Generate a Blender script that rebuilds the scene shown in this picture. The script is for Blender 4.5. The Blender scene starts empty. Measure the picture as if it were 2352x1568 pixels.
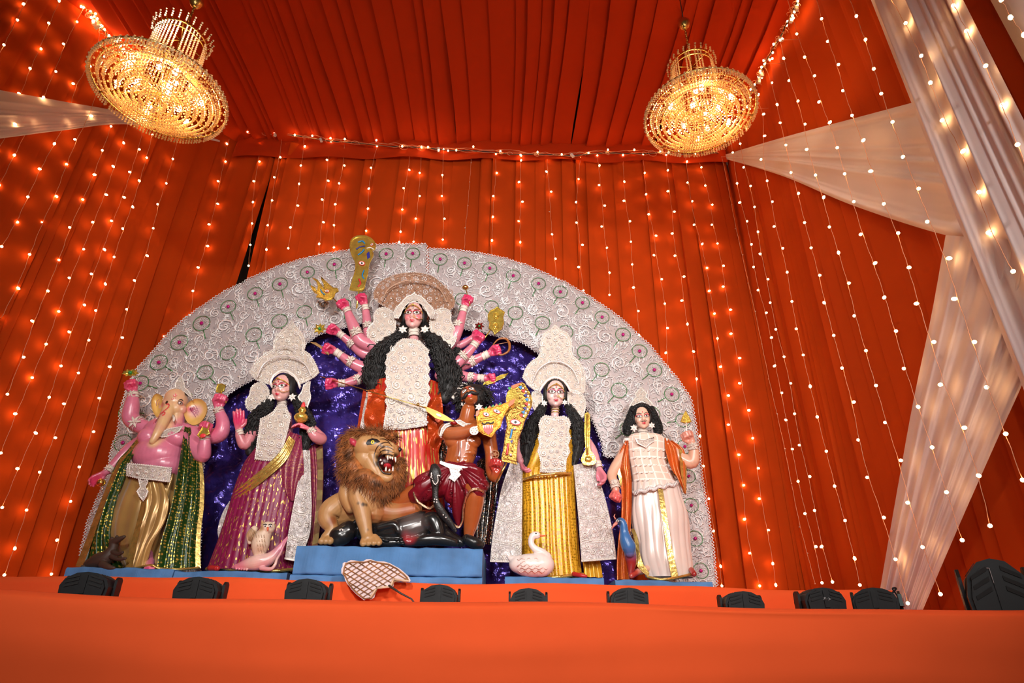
import bpy, math, random
from math import sin, cos, pi, radians, sqrt, atan2, exp, floor
from mathutils import Vector, Matrix, Euler
from mathutils.bvhtree import BVHTree
from mathutils.geometry import tessellate_polygon
from mathutils import noise as mnoise

V = Vector
SC = bpy.context.scene
COL = SC.collection
EYE = 1.6
# ---------------------------------------------------------------- camera
TH, RO, FP = radians(27), radians(1.0), 1400.0
FW = V((0, cos(TH), sin(TH))); R0 = V((1, 0, 0)); U0 = V((0, -sin(TH), cos(TH)))
CR = R0 * cos(RO) + U0 * sin(RO); CU = U0 * cos(RO) - R0 * sin(RO)
EY = V((0, 0, EYE))
cam_d = bpy.data.cameras.new('camera'); cam = bpy.data.objects.new('camera', cam_d); COL.objects.link(cam)
cam_d.sensor_width = 36; cam_d.lens = 36 * FP / 2352; cam_d.clip_start = .05; cam_d.clip_end = 100
M = Matrix((CR, CU, -FW)).transposed().to_4x4(); M.translation = EY
cam.matrix_world = M
SC.camera = cam

def ray(x, y): return FW + CR * ((x - 1176) / FP) + CU * ((784 - y) / FP)
def W(x, y, Y):                       # photo pixel -> point on the upright plane at distance Y
    d = ray(x, y); return EY + d * (Y / d.y)
def WX(x, y, X):                      # ... on the side plane at X
    d = ray(x, y); return EY + d * (X / d.x)
def WZ(x, y, Z):
    d = ray(x, y); return EY + d * ((Z - EYE) / d.z)
def mpp(p): return (p - EY).dot(FW) / FP      # metres per photo pixel at p

# ---------------------------------------------------------------- world, lamps, exposure
w = bpy.data.worlds.new('hall_air'); SC.world = w; w.use_nodes = True
w.node_tree.nodes['Background'].inputs[0].default_value = (1.0, .62, .42, 1)
w.node_tree.nodes['Background'].inputs[1].default_value = .05
SC.view_settings.view_transform = 'Standard'; SC.view_settings.look = 'None'
SC.view_settings.gamma = 1; SC.view_settings.use_curve_mapping = False
SC.view_settings.exposure = 0.0
SC.cycles.max_bounces = 5; SC.cycles.diffuse_bounces = 3; SC.cycles.glossy_bounces = 2;
SC.cycles.use_adaptive_sampling = True; SC.cycles.adaptive_threshold = .08; SC.cycles.adaptive_min_samples = 16; SC.cycles.transmission_bounces = 4; SC.cycles.transparent_max_bounces = 4
def area(name, loc, target, size, power, col, spread=180):
    d = bpy.data.lights.new(name, 'AREA'); d.shape = 'DISK'; d.size = size; d.energy = power; d.color = col
    d.spread = radians(spread)
    o = bpy.data.objects.new(name, d); COL.objects.link(o); o.location = loc
    o.rotation_euler = (V(target) - V(loc)).to_track_quat('-Z', 'Y').to_euler()
    return o
area('added_front_light', (-1.6, -1.6, 4.9), (-.8, 6, 4.1), .5, 84, (1, .95, .91), 80)  # unseen key lights added behind the camera, aimed at the statues
area('added_front_light', (2.3, -1.2, 4.4), (.2, 6, 3.9), .5, 60, (1, .94, .90), 80)
area('added_front_light', (.2, -2.2, 3.0), (-.4, 6, 4.0), 1.0, 40, (1, .93, .88), 80)  # unseen weaker fill light, added lower in front

# ---------------------------------------------------------------- materials
MATS = {}
class NT:
    def __init__(s, name):
        m = bpy.data.materials.new(name); m.use_nodes = True; s.m = m; s.t = m.node_tree
        s.b = s.t.nodes['Principled BSDF']; MATS[name] = m
    def n(s, typ, **kw):
        nd = s.t.nodes.new('ShaderNode' + typ)
        for k, v in kw.items():
            if k in nd.inputs: nd.inputs[k].default_value = v
            else: setattr(nd, k, v)
        return nd
    def l(s, a, b): s.t.links.new(a, b)
    def coords(s, kind='Object', scale=(1, 1, 1), rot=(0, 0, 0)):
        tc = s.n('TexCoord'); mp = s.n('Mapping'); mp.inputs['Scale'].default_value = scale; mp.inputs['Rotation'].default_value = rot
        s.l(tc.outputs[kind], mp.inputs[0]); return mp.outputs[0]
    def ramp(s, fac, stops):
        r = s.n('ValToRGB'); el = r.color_ramp.elements
        while len(el) < len(stops): el.new(.5)
        for e, (p, c) in zip(el, stops):
            e.position = p; e.color = (*c, 1) if len(c) == 3 else c
        s.l(fac, r.inputs[0]); return r.outputs[0]
    def mix(s, fac, a, b, mode='MIX'):
        m = s.n('MixRGB'); m.blend_type = mode
        for i, x in ((0, fac), (1, a), (2, b)):
            if hasattr(x, 'links'): s.l(x, m.inputs[i])
            elif i == 0: m.inputs[0].default_value = x
            else: m.inputs[i].default_value = (*x, 1)
        return m.outputs[0]
    def bump(s, h, strength=.3, dist=.01):
        b = s.n('Bump'); b.inputs['Strength'].default_value = strength; b.inputs['Distance'].default_value = dist
        s.l(h, b.inputs['Height']); s.l(b.outputs[0], s.b.inputs['Normal'])
    def set(s, **kw):
        for k, v in kw.items():
            k = k.replace('_', ' ')
            if hasattr(v, 'links'): s.l(v, s.b.inputs[k])
            else: s.b.inputs[k].default_value = (*v, 1) if isinstance(v, tuple) and len(v) == 3 else v
        return s

def plain(name, col, rough=.5, metal=0, noise=.08, nscale=8, bump=0, bscale=60, spec=.5, coat=0, **kw):
    t = NT(name)
    nz = t.n('TexNoise', Scale=nscale); t.l(t.coords(), nz.inputs[0])
    d = tuple(max(0, c * (1 - noise * 2.2)) for c in col); h = tuple(min(1, c * (1 + noise * 1.2)) for c in col)
    t.set(Base_Color=t.ramp(nz.outputs[0], [(.3, d), (.7, h)]), Roughness=rough, Metallic=metal, Specular_IOR_Level=spec, Coat_Weight=coat, **kw)
    if bump:
        b = t.n('TexNoise', Scale=bscale, Detail=3); t.l(t.coords(), b.inputs[0]); t.bump(b.outputs[0], bump, .004)
    return t.m

def fabric(name, col, rough=.85, weave=900, transl=0, var=.12):
    t = NT(name)
    nz = t.n('TexNoise', Scale=2.2, Detail=4); t.l(t.coords(), nz.inputs[0])
    wv = t.n('TexNoise', Scale=weave); t.l(t.coords(), wv.inputs[0])
    c = t.ramp(nz.outputs[0], [(.3, tuple(x * (1 - var) for x in col)), (.7, tuple(min(1, x * (1 + var * .6)) for x in col))])
    t.set(Base_Color=c, Roughness=rough, Specular_IOR_Level=.15, Sheen_Weight=.12, Sheen_Roughness=.5, Sheen_Tint=tuple(col))
    t.bump(wv.outputs[0], .12, .002)
    if transl:
        tr = t.n('BsdfTranslucent'); t.l(c, tr.inputs[0]); ms = t.n('MixShader'); ms.inputs[0].default_value = transl
        t.l(t.b.outputs[0], ms.inputs[1]); t.l(tr.outputs[0], ms.inputs[2]); t.l(ms.outputs[0], t.t.nodes['Material Output'].inputs[0])
    return t.m

def brocade(name, base, gold=(.9, .55, .12), su=60, sv=14, thr=.60, rough=.33, kind='dash', soft=.03, bm=0):
    """shiny cloth with a woven gold pattern laid out along the cloth's own UV"""
    t = NT(name)
    if kind == 'dash':
        nz = t.n('TexNoise', Scale=1.0, Detail=1); t.l(t.coords('UV', (su, sv, 1)), nz.inputs[0]); f = nz.outputs[0]
    elif kind == 'brick':
        br = t.n('TexBrick', Scale=1.0); br.inputs['Mortar Size'].default_value = .14; br.inputs['Mortar Smooth'].default_value = .2
        br.inputs['Color1'].default_value = (1, 1, 1, 1); br.inputs['Color2'].default_value = (.62, .62, .62, 1); br.inputs['Mortar'].default_value = (0, 0, 0, 1)
        br.inputs['Brick Width'].default_value = 1; br.inputs['Row Height'].default_value = 1
        t.l(t.coords('UV', (sv, su, 1), (0, 0, pi / 2)), br.inputs[0]); f = br.outputs[0]
    elif kind == 'flower':
        vo = t.n('TexVoronoi', Scale=1.0); vo.inputs['Randomness'].default_value = .45; t.l(t.coords('UV', (su, sv, 1)), vo.inputs[0])
        m = t.n('Math', operation='MULTIPLY_ADD'); t.l(vo.outputs['Distance'], m.inputs[0]); m.inputs[1].default_value = -1; m.inputs[2].default_value = 1; f = m.outputs[0]
    elif kind == 'lattice':
        a = t.n('TexWave', Scale=1.0); t.l(t.coords('UV', (su, sv, 1), (0, 0, pi / 4)), a.inputs[0])
        b = t.n('TexWave', Scale=1.0); t.l(t.coords('UV', (su, sv, 1), (0, 0, -pi / 4)), b.inputs[0])
        m = t.n('Math', operation='MAXIMUM'); t.l(a.outputs[1], m.inputs[0]); t.l(b.outputs[1], m.inputs[1]); f = m.outputs[0]
    mask = t.ramp(f, [(max(0, thr - soft), (0, 0, 0)), (min(1, thr + soft), (1, 1, 1))])
    sh = t.n('TexNoise', Scale=30); t.l(t.coords(), sh.inputs[0])
    g = t.ramp(sh.outputs[0], [(.3, tuple(x * .55 for x in gold)), (.7, gold)])
    nb = t.n('TexNoise', Scale=5); t.l(t.coords(), nb.inputs[0])
    bb = t.ramp(nb.outputs[0], [(.3, tuple(x * .7 for x in base)), (.7, base)])
    t.set(Base_Color=t.mix(mask, bb, g), Roughness=rough)
    mm = t.n('Math', operation='MULTIPLY'); t.l(mask, mm.inputs[0]); mm.inputs[1].default_value = .8
    t.l(mm.outputs[0], t.b.inputs['Metallic'])
    if bm: t.bump(sh.outputs[0], bm, .01)
    return t.m

def painted(name, rough=.35, coat=.3):
    t = NT(name); a = t.n('VertexColor'); a.layer_name = 'paint'
    nz = t.n('TexNoise', Scale=14, Detail=3); t.l(t.coords(), nz.inputs[0])
    k = t.ramp(nz.outputs[0], [(.3, (.86, .86, .86)), (.7, (1, 1, 1))])
    t.set(Base_Color=t.mix(1.0, a.outputs[0], k, 'MULTIPLY'), Roughness=rough, Coat_Weight=coat, Coat_Roughness=.25, Subsurface_Weight=0)
    return t.m

def crinkle_foil(name, col, metal=.85, rough=.28, scale=9, st=.9, dist=.05, var=.5):
    t = NT(name)
    co = t.coords()
    a = t.n('TexVoronoi', Scale=scale, feature='SMOOTH_F1'); a.inputs['Smoothness'].default_value = .35
    nz = t.n('TexNoise', Scale=scale * .7, Detail=4, Distortion=1.2); t.l(co, nz.inputs[0]); 
    mx = t.mix(.35, co, nz.outputs['Color'], 'ADD'); t.l(mx, a.inputs[0])
    b = t.n('TexNoise', Scale=scale * 3, Detail=3, Distortion=2.0); t.l(co, b.inputs[0])
    s = t.n('Math', operation='MULTIPLY_ADD'); t.l(b.outputs[0], s.inputs[0]); s.inputs[1].default_value = .35; t.l(a.outputs['Distance'], s.inputs[2])
    t.bump(s.outputs[0], st, dist)
    t.set(Base_Color=t.ramp(nz.outputs[0], [(.3, tuple(c * var for c in col)), (.7, col)]), Metallic=metal, Roughness=rough)
    return t.m

def emis(name, col, strength):
    t = NT(name); t.set(Base_Color=col, Emission_Color=col, Emission_Strength=strength); return t.m

# ---------------------------------------------------------------- mesh building
class MB:
    def __init__(s): s.v = []; s.f = []; s.uv = []
    def add(s, vs, fs, uv=None):
        o = len(s.v); s.v += [V(x) for x in vs]; s.f += [tuple(i + o for i in f) for f in fs]
        s.uv += uv if uv else [(0, 0)] * len(vs); return s
    def grid(s, fn, nu, nv, wrap=False):
        vs = []; uv = []; fs = []
        for j in range(nv + 1):
            for i in range(nu + (0 if wrap else 1)):
                u, v_ = i / nu, j / nv; vs.append(fn(u, v_)); uv.append((u, v_))
        c = nu if wrap else nu + 1
        for j in range(nv):
            for i in range(nu):
                a = j * c + i; b = j * c + (i + 1) % c if wrap else a + 1
                fs.append((a, b, b + c, a + c))
        return s.add(vs, fs, uv)
    def tube(s, pts, rad, n=8, cap=True, flat=None, up=None):
        """round tube through pts; rad is one radius or one per point; flat squashes it along `up`"""
        pts = [V(p) for p in pts]; m = len(pts)
        if not hasattr(rad, '__len__'): rad = [rad] * m
        if up is None: up = V((0, 0, 1))
        up = V(up); vs = []; fs = []; prev = None; L = 0; uv = []
        for i, p in enumerate(pts):
            t = (pts[min(i + 1, m - 1)] - pts[max(i - 1, 0)])
            if t.length < 1e-9: t = V((0, 0, 1))
            t.normalize()
            a = prev - t * prev.dot(t) if prev is not None else up - t * up.dot(t)
            if a.length < 1e-4: a = V((1, 0, 0)) - t * t.x
            if a.length < 1e-4: a = V((0, 1, 0))
            a.normalize(); prev = a; b = t.cross(a)
            r = rad[i]; fl = flat if flat else 1
            for k in range(n):
                g = 2 * pi * k / n; vs.append(p + a * (cos(g) * r * fl) + b * (sin(g) * r)); uv.append((k / n, i / max(1, m - 1)))
        for i in range(m - 1):
            for k in range(n):
                a = i * n + k; b = i * n + (k + 1) % n; fs.append((a, b, b + n, a + n))
        if cap: fs.append(tuple(range(n - 1, -1, -1))); fs.append(tuple((m - 1) * n + k for k in range(n)))
        return s.add(vs, fs, uv)
    def ell(s, c, r, R=None, nu=14, nv=10):
        c = V(c); r = (r, r, r) if not hasattr(r, '__len__') else r
        vs = []; fs = []
        def P(x, y, z):
            p = V((x * r[0], y * r[1], z * r[2])); return c + (R @ p if R else p)
        vs.append(P(0, 0, 1))
        for j in range(1, nv):
            a = pi * j / nv
            for i in range(nu): g = 2 * pi * i / nu; vs.append(P(sin(a) * cos(g), sin(a) * sin(g), cos(a)))
        vs.append(P(0, 0, -1)); e = len(vs) - 1
        for i in range(nu): fs.append((0, 1 + i, 1 + (i + 1) % nu)); fs.append((e, e - nu + (i + 1) % nu, e - nu + i))
        for j in range(nv - 2):
            for i in range(nu):
                a = 1 + j * nu + i; b = 1 + j * nu + (i + 1) % nu; fs.append((a, a + nu, b + nu, b))
        return s.add(vs, fs)
    def box(s, c, sz, R=None):
        c = V(c); vs = []
        for x in (-1, 1):
            for y in (-1, 1):
                for z in (-1, 1):
                    p = V((x * sz[0] / 2, y * sz[1] / 2, z * sz[2] / 2)); vs.append(c + (R @ p if R else p))
        return s.add(vs, [(0, 1, 3, 2), (4, 6, 7, 5), (0, 4, 5, 1), (2, 3, 7, 6), (0, 2, 6, 4), (1, 5, 7, 3)])
    def prism(s, pts, off):
        """polygon (any outline) given as 3D points, thickened by the vector off"""
        pts = [V(p) for p in pts]; off = V(off); n = len(pts)
        tr = tessellate_polygon([pts])
        vs = pts + [p + off for p in pts]
        uv = []
        x0 = min(p.x for p in pts); x1 = max(p.x for p in pts); z0 = min(p.z for p in pts); z1 = max(p.z for p in pts)
        for p in vs: uv.append(((p.x - x0) / max(1e-6, x1 - x0), (p.z - z0) / max(1e-6, z1 - z0)))
        fs = [tuple(t) for t in tr] + [tuple(i + n for i in reversed(t)) for t in tr]
        fs += [(i, (i + 1) % n, (i + 1) % n + n, i + n) for i in range(n)]
        return s.add(vs, fs, uv)
    def lathe(s, prof, c, n=20, R=None, cap=False):
        c = V(c); vs = []; fs = []
        for r, z in prof:
            for k in range(n):
                p = V((r * cos(2 * pi * k / n), r * sin(2 * pi * k / n), z)); vs.append(c + (R @ p if R else p))
        for j in range(len(prof) - 1):
            for k in range(n): a = j * n + k; b = j * n + (k + 1) % n; fs.append((a, b, b + n, a + n))
        if cap: fs.append(tuple(range(n - 1, -1, -1))); fs.append(tuple((len(prof) - 1) * n + k for k in range(n)))
        return s.add(vs, fs)
    def torus(s, c, R_, r, n=24, m=6, ax=None, rx=1, ry=1):
        c = V(c); X, Y = (V((1, 0, 0)), V((0, 0, 1))) if ax is None else ax
        pts = [c + X * (R_ * rx * cos(2 * pi * k / n)) + Y * (R_ * ry * sin(2 * pi * k / n)) for k in range(n + 1)]
        return s.tube(pts, r, m, cap=False)

ORG = {}
def mesh_of(mb, origin=V((0, 0, 0)), smooth=True, name='m'):
    me = bpy.data.meshes.new(name); me.from_pydata([v - origin for v in mb.v], [], mb.f)
    if any(u != (0, 0) for u in mb.uv):
        ul = me.uv_layers.new(name='UVMap'); import numpy as np
        li = np.empty(len(me.loops), dtype=np.int32); me.loops.foreach_get('vertex_index', li)
        ul.data.foreach_set('uv', np.array(mb.uv, dtype=np.float32)[li].ravel())
    if smooth: me.polygons.foreach_set('use_smooth', [True] * len(me.polygons))
    return me
def link(name, me, mat, parent=None, loc=None, kind=None, label=None):
    o = bpy.data.objects.new(name, me); COL.objects.link(o)
    if mat is not None and not me.materials: me.materials.append(mat)
    if parent is not None: o.parent = parent
    if loc is not None: o.location = loc
    if kind: o['kind'] = kind
    if label: o['label'] = label
    return o
def org(parent): return ORG.get(parent.name, V((0, 0, 0))) if parent is not None else V((0, 0, 0))
def obj(name, mb, mat, parent=None, smooth=True, kind=None, label=None):
    o0 = org(parent)
    o = link(name, mesh_of(mb, o0, smooth, name), mat, parent, kind=kind, label=label)
    ORG[o.name] = o0
    return o
def thing(name, label, cat, loc, group=None):
    o = bpy.data.objects.new(name, None); COL.objects.link(o); o.empty_display_size = .1
    o.location = loc; o['label'] = label; o['category'] = cat
    if group: o['group'] = group
    ORG[o.name] = V(loc); return o
def tag(o, label, cat, group=None):
    o['label'] = label; o['category'] = cat
    if group: o['group'] = group
    return o
def single(name, mb, mat, label, cat, loc, group=None, smooth=True):
    """a thing that is one mesh, with its origin at loc"""
    o = link(name, mesh_of(mb, V(loc), smooth, name), mat); o.location = loc; ORG[o.name] = V(loc)
    return tag(o, label, cat, group)

def crom(pts, n):
    """n points of a Catmull-Rom curve through tuples/vectors of any length"""
    m = len(pts); out = []
    if m == 2: return [tuple(a + (b - a) * i / (n - 1) for a, b in zip(*pts)) for i in range(n)]
    for i in range(n):
        t = i / (n - 1) * (m - 1); k = min(int(t), m - 2); t -= k
        p0, p1, p2, p3 = pts[max(k - 1, 0)], pts[k], pts[k + 1], pts[min(k + 2, m - 1)]
        out.append(tuple(.5 * (2 * b + (c - a) * t + (2 * a - 5 * b + 4 * c - d) * t * t + (3 * b - a - 3 * c + d) * t ** 3)
                         for a, b, c, d in zip(p0, p1, p2, p3)))
    return out
def lerp_rows(rows, v):
    t = v * (len(rows) - 1); k = min(int(t), len(rows) - 2); t -= k
    p0, p1, p2, p3 = rows[max(k - 1, 0)], rows[k], rows[k + 1], rows[min(k + 2, len(rows) - 1)]
    return tuple(.5 * (2 * b + (c - a) * t + (2 * a - 5 * b + 4 * c - d) * t * t + (3 * b - a - 3 * c + d) * t ** 3)
                 for a, b, c, d in zip(p0, p1, p2, p3))
def inside(poly, x, y):
    c = False; n = len(poly)
    for i in range(n):
        x1, y1 = poly[i][:2]; x2, y2 = poly[i - 1][:2]
        if (y1 > y) != (y2 > y) and x < (x2 - x1) * (y - y1) / (y2 - y1) + x1: c = not c
    return c
def edge_dist(poly, x, y):
    m = 1e9; n = len(poly)
    for i in range(n):
        x1, y1 = poly[i][:2]; x2, y2 = poly[i - 1][:2]; dx, dy = x2 - x1, y2 - y1
        t = max(0, min(1, ((x - x1) * dx + (y - y1) * dy) / (dx * dx + dy * dy + 1e-9)))
        m = min(m, sqrt((x - x1 - t * dx) ** 2 + (y - y1 - t * dy) ** 2))
    return m
# ================================================================= SETTING
ORANGE = fabric('orange_drape', (.50, .052, .002), transl=.12, var=.05)
ORANGE_F = fabric('orange_stage_cloth', (.76, .095, .022), var=.05)
WHITE = fabric('white_drape', (.80, .70, .69), transl=.25, var=.04)
CEIL = fabric('red_orange_ceiling', (.47, .033, .002), transl=.1, var=.05)
DARK = plain('dark_backing', (.02, .014, .01), .9)
Z_CEIL = EYE + 7.05; Z_RISER = EYE + .467; Z_STAGE = EYE + .10

def pleats(mb, P0, P1, z0, z1, nrm, seed, wmin=.12, wmax=.30, dep=.045, f0=None, f1=None):
    """hanging cloth between P0 and P1: flat overlapping folds. f0/f1 shift the two side edges along the wall as a function of height"""
    rnd = random.Random(seed); P0 = V(P0); P1 = V(P1); L = (P1 - P0).length; d = (P1 - P0) / L; nrm = V(nrm).normalized()
    prof = []; s = 0
    while s < L:
        wd = rnd.uniform(wmin, wmax) * (1 if rnd.random() > .2 else .45); dd = dep * rnd.uniform(.5, 1.2)
        prof += [(s - .006, dd), (s + wd * .08, dd * 1.02), (s + wd * .5, dd * .55), (s + wd * .9, dd * .12), (s + wd + .004, -dd * .05)]; s += wd
    prof = [p for p in prof if p[0] < L] + [(L, 0)]
    ph = rnd.uniform(0, 9); nv = 14; vs = []; fs = []; uv = []
    for j in range(nv + 1):
        h = j / nv; z = z0 + (z1 - z0) * h
        for (s_, dp) in prof:
            sh = .05 * sin(h * 2.2 + ph + s_ * 1.3) * (1 - h) 
            a = max(0, 1 - s_ / .6); b = max(0, 1 - (L - s_) / .6)
            if f0: sh = sh * (1 - a) + f0(h) * a
            if f1: sh = sh * (1 - b) + f1(h) * b
            k = dp * (.7 + .5 * sin(h * 3 + s_ * 5 + ph))
            big = .05 * sin(s_ * 1.7 + ph) * sin(pi * h)
            vs.append(P0 + d * (s_ + sh) + nrm * (k + big) + V((0, 0, z - P0.z))); uv.append((s_, z))
    c = len(prof)
    for j in range(nv):
        for i in range(c - 1): a = j * c + i; fs.append((a, a + 1, a + 1 + c, a + c))
    mb.add(vs, fs, uv)
def sharp(o):
    o.data.set_sharp_from_angle(angle=radians(35)); return o
def structure(name, mb, mat, smooth=True):
    o = obj(name, mb, mat, smooth=smooth); o['kind'] = 'structure'; return o

# floor, stage and its cloth
mb = MB(); mb.box((-1, 3, -.05), (14, 14, .1)); structure('floor', mb, plain('concrete_floor', (.18, .14, .12), .8), False)
mb = MB(); mb.box((-1, 5.4, (Z_STAGE + 0) / 2 - .01), (12.5, 3.9, Z_STAGE - .02)); stage = structure('trim_1', mb, ORANGE_F, False)
mb = MB()
def riser_fn(u, v):
    x = -5.2 + u * (8.15); bow = .008 * sin(x * 2.1) + .005 * sin(x * 5.3)
    if v < .75: z = Z_STAGE - .05 + (Z_RISER - Z_STAGE + .05) * v / .75; y = 5.0 + .01 * sin(x * 3 + z * 9)
    else: z = Z_RISER; y = 5.0 + (v - .75) * 8.6
    return V((x, y, z + bow * (1 if v > .4 else 0)))
mb.grid(riser_fn, 120, 12); mb.box((-1.12, 6.1, Z_STAGE + .17), (8.1, 2.1, .30))
structure('trim_2', mb, ORANGE_F)
mb = MB()
def front_fn(u, v):
    x = -6.5 + 12 * u
    top = EYE + .227 + .006 * sin(x * 1.9 + 1) + .012 * max(0, abs(x) - 1.6) ** 1.5 + .004 * sin(x * 4.1)
    if v < .12:
        a = v / .12 * pi / 2; return V((x, 3.42 - .0 - .05 * sin(a) - .06 * (v / .12), top - .03 * (1 - cos(a)) - (0.12 if v == 0 else 0)))
    h = (v - .12) / .88; z = top - .03 - h * (top - .03 - .02)
    f = .016 * sin(x * 1.4 + h * 5) * sin(h * 6.3) + .014 * sin(x * 3.1 - h * 7) * h + .012 * mnoise.noise(V((x * .9, h * 14, 0))) + .03 * mnoise.noise(V((x * .5, h * 4, 7)))
    return V((x, 3.31 - .05 * sin(min(1, h * 3) * pi / 2) + .10 * h + .75 * h * h - f, z))
mb.grid(front_fn, 260, 90); structure('trim_3', mb, ORANGE_F)
mb = MB(); mb.box((-.5, 3.40, EYE + .16), (12, .05, .05)); structure('trim_4', mb, plain('wooden_rail', (.2, .1, .05)), False)

# back wall: three cloth widths with a torn slit on the left and a thin seam gap
ZB = EYE + .40
wb = structure('wall_back', MB().box((-.6, 7.62, EYE + 3.6), (8.2, .04, 7.2)), DARK, False)
def slit_l(h): return -.30 * max(0, (1 - h) - .04) ** .9 * (1 if h < .96 else 0)
for i, (x0, x1, sd, f0, f1) in enumerate([(-4.55, -3.72, 3, None, lambda h: -.30 * max(0, .97 - h)), (-3.73, -1.32, 4, lambda h: .02 - .0 * max(0, .93 - h), None),
                                          (-1.31, 3.3, 5, None, None)]):
    mb = MB(); pleats(mb, (x0, 7.2, 0), (x1, 7.2, 0), ZB, Z_CEIL - .0, (0, -1, 0), sd, (.17), .46, .075, f0=f0, f1=f1)
    sharp(obj('curtain_panel', mb, ORANGE, wb))
# left wall, slanting outwards towards the viewer
LW0 = V((-4.45, 7.22, 0)); LWD = V((-1.0, -2.25, 0)).normalized(); LN = V((-LWD.y, LWD.x, 0)) * -1
if LN.x < 0: LN = -LN
wl = structure('wall_left', MB().box(LW0 + LWD * 3 - LN * .4 + V((0, 0, EYE + 3.6)), (.04, 6.4, 7.2), Matrix.Rotation(-math.atan2(1.0, 2.25), 3, 'Z')), DARK, False)
for a, b, sd in ((0, 1.9, 11), (1.88, 3.9, 12), (3.88, 6.1, 13)):
    mb = MB(); pleats(mb, LW0 + LWD * a, LW0 + LWD * b, ZB - 1.0, Z_CEIL + .05, LN, sd, .16, .42)
    sharp(obj('curtain_panel', mb, ORANGE, wl))
wr = structure('wall_right', MB().box((3.85, 4.3, EYE + 3.6), (.04, 6.2, 7.2)), DARK, False)
for a, b, sd in ((7.18, 5.6, 21), (5.62, 3.9, 22), (3.92, 1.3, 23)):
    mb = MB(); pleats(mb, (3.33, a, 0), (3.36, b, 0), ZB - 1.0, Z_CEIL + .05, (-1, 0, 0), sd, .09, .26, .05)
    sharp(obj('curtain_panel', mb, ORANGE, wr))
# ceiling of pleated cloth, one piece per width, with the valance at the back
cl = structure('ceiling', MB().box((-1.1, 3.6, Z_CEIL + .55), (9.6, 8.2, .04)), DARK, False)
def ceil_panel(x0, x1, sd):
    rnd = random.Random(sd); prof = []; s = 0; L = x1 - x0
    while s < L:
        wd = rnd.uniform(.12, .34) * (1 if rnd.random() > .25 else .5); dd = rnd.uniform(.03, .075)
        prof += [(s - .008, -dd), (s + wd * .1, -dd * 1.03), (s + wd * .5, -dd * .7), (s + wd + .006, -dd * .05)]; s += wd
    prof = [p for p in prof if p[0] < L] + [(L, 0)]
    vs = []; fs = []; uv = []; nv = 12
    for j in range(nv + 1):
        y = 7.25 - j / nv * 6.6
        for s_, d in prof: vs.append(V((x0 + s_ + .03 * sin(y * 1.3 + s_), y, Z_CEIL + .10 + d - .10 * sin(pi * min(1, j / nv)) + .02 * sin(y * 2 + s_)))); uv.append((s_, y))
    c = len(prof)
    for j in range(nv):
        for i in range(c - 1): a = j * c + i; fs.append((a, a + 1, a + 1 + c, a + c))
    sharp(obj('fabric_panel', MB().add(vs, fs, uv), CEIL, cl))
for i, (a, b) in enumerate(((-6.6, -4.6), (-4.62, -2.6), (-2.62, -.9), (-.92, .9), (.88, 2.2), (2.18, 3.5))): ceil_panel(a, b, 31 + i)
mb = MB()
mb.grid(lambda u, v: V((-4.35 + 7.62 * u, 7.12 - .03 * sin(u * 40) - .04 * v, Z_CEIL + .12 - .42 * v - .05 * (1 - u) ** 3 + .01 * sin(u * 23))), 120, 3)
obj('valance', mb, CEIL, cl)

# white swags and the white side column
def swagX(name, fn, nu, nv, label, group=None, loc=None):
    mb = MB(); mb.grid(fn, nu, nv); me = mb
    lo = loc or mb.v[0].copy()
    return single(name, mb, WHITE, label, 'drape', lo, group)
def folds(v, seed, n=9):
    rnd = random.Random(seed); s = 0
    for k in range(n):
        c = rnd.random(); wd = rnd.uniform(.015, .06); s += rnd.uniform(.3, 1) * exp(-((v - c) / wd) ** 2)
    return s
top = [(1656, 358), (1800, 315), (1975, 268), (2135, 225), (2175, 213)]
bot = [(1656, 362), (1800, 405), (1960, 472), (2165, 538), (2300, 556)]
def sw1(u, v):
    a = lerp_rows(top, u); b = lerp_rows(bot, u); x = a[0] + (b[0] - a[0]) * v; y = a[1] + (b[1] - a[1]) * v
    k = folds(v, 5, 16) * .035 * min(1, u * 1.6) + .05 * sin(pi * v) * u + .012 * u * sin(v * 70 + u * 9) * max(0, u - .6) * 2.5
    return WX(x, y, 3.26 - .02 * u - k)
swagX('white_swag', sw1, 80, 120, 'white gathered cloth triangle fanning out from the upper corner beside the right chandelier')
L2 = [(2172, 540), (2140, 720), (2098, 920), (2060, 1130), (2022, 1350), (2015, 1400)]
R2 = [(2470, 560), (2370, 830), (2290, 1010), (2210, 1190), (2126, 1385), (2105, 1440)]
def sw2(u, v):
    a = lerp_rows(L2, v); b = lerp_rows(R2, v); x = a[0] + (b[0] - a[0]) * u; y = a[1] + (b[1] - a[1]) * u
    return WX(x, y, 3.12 - .05 * sin(pi * u) - .03 * folds(u, 8, 15) * (.5 + .5 * (1 - v)) - .008 * sin(u * 50 + v * 2))
swagX('white_swag', sw2, 110, 40, 'white gathered cloth narrowing down to a point behind the black stage lights on the right', loc=WX(2070, 1390, 3.12))
def sw3(u, v): return V((3.04 - .022 * folds(u + .02 * sin(v * 3), 9, 14) - .015 * sin(u * 14 + v), 3.32 - .72 * u + .02 * sin(v * 4) * (u - .3), Z_CEIL - v * (Z_CEIL - .3)))
swagX('white_column_drape', sw3, 70, 30, 'tall straight white drape hanging at the right edge of the stage', loc=V((3.05, 3, .3)))
def sw4(u, v): return V((3.22 - .03 * sin(u * 30) - .02 * sin(u * 11), 2.62 - 2.2 * u, Z_CEIL - v * (Z_CEIL - .3)))
swagX('white_column_drape', sw4, 90, 12, 'dull pinkish white drape in the upper right corner behind the tall white one', loc=V((3.26, 2, .3)))
TL = [(505, 322), (300, 262), (140, 232), (0, 207), (-160, 178)]; BL = [(505, 326), (300, 286), (140, 300), (0, 318), (-160, 335)]
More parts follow.
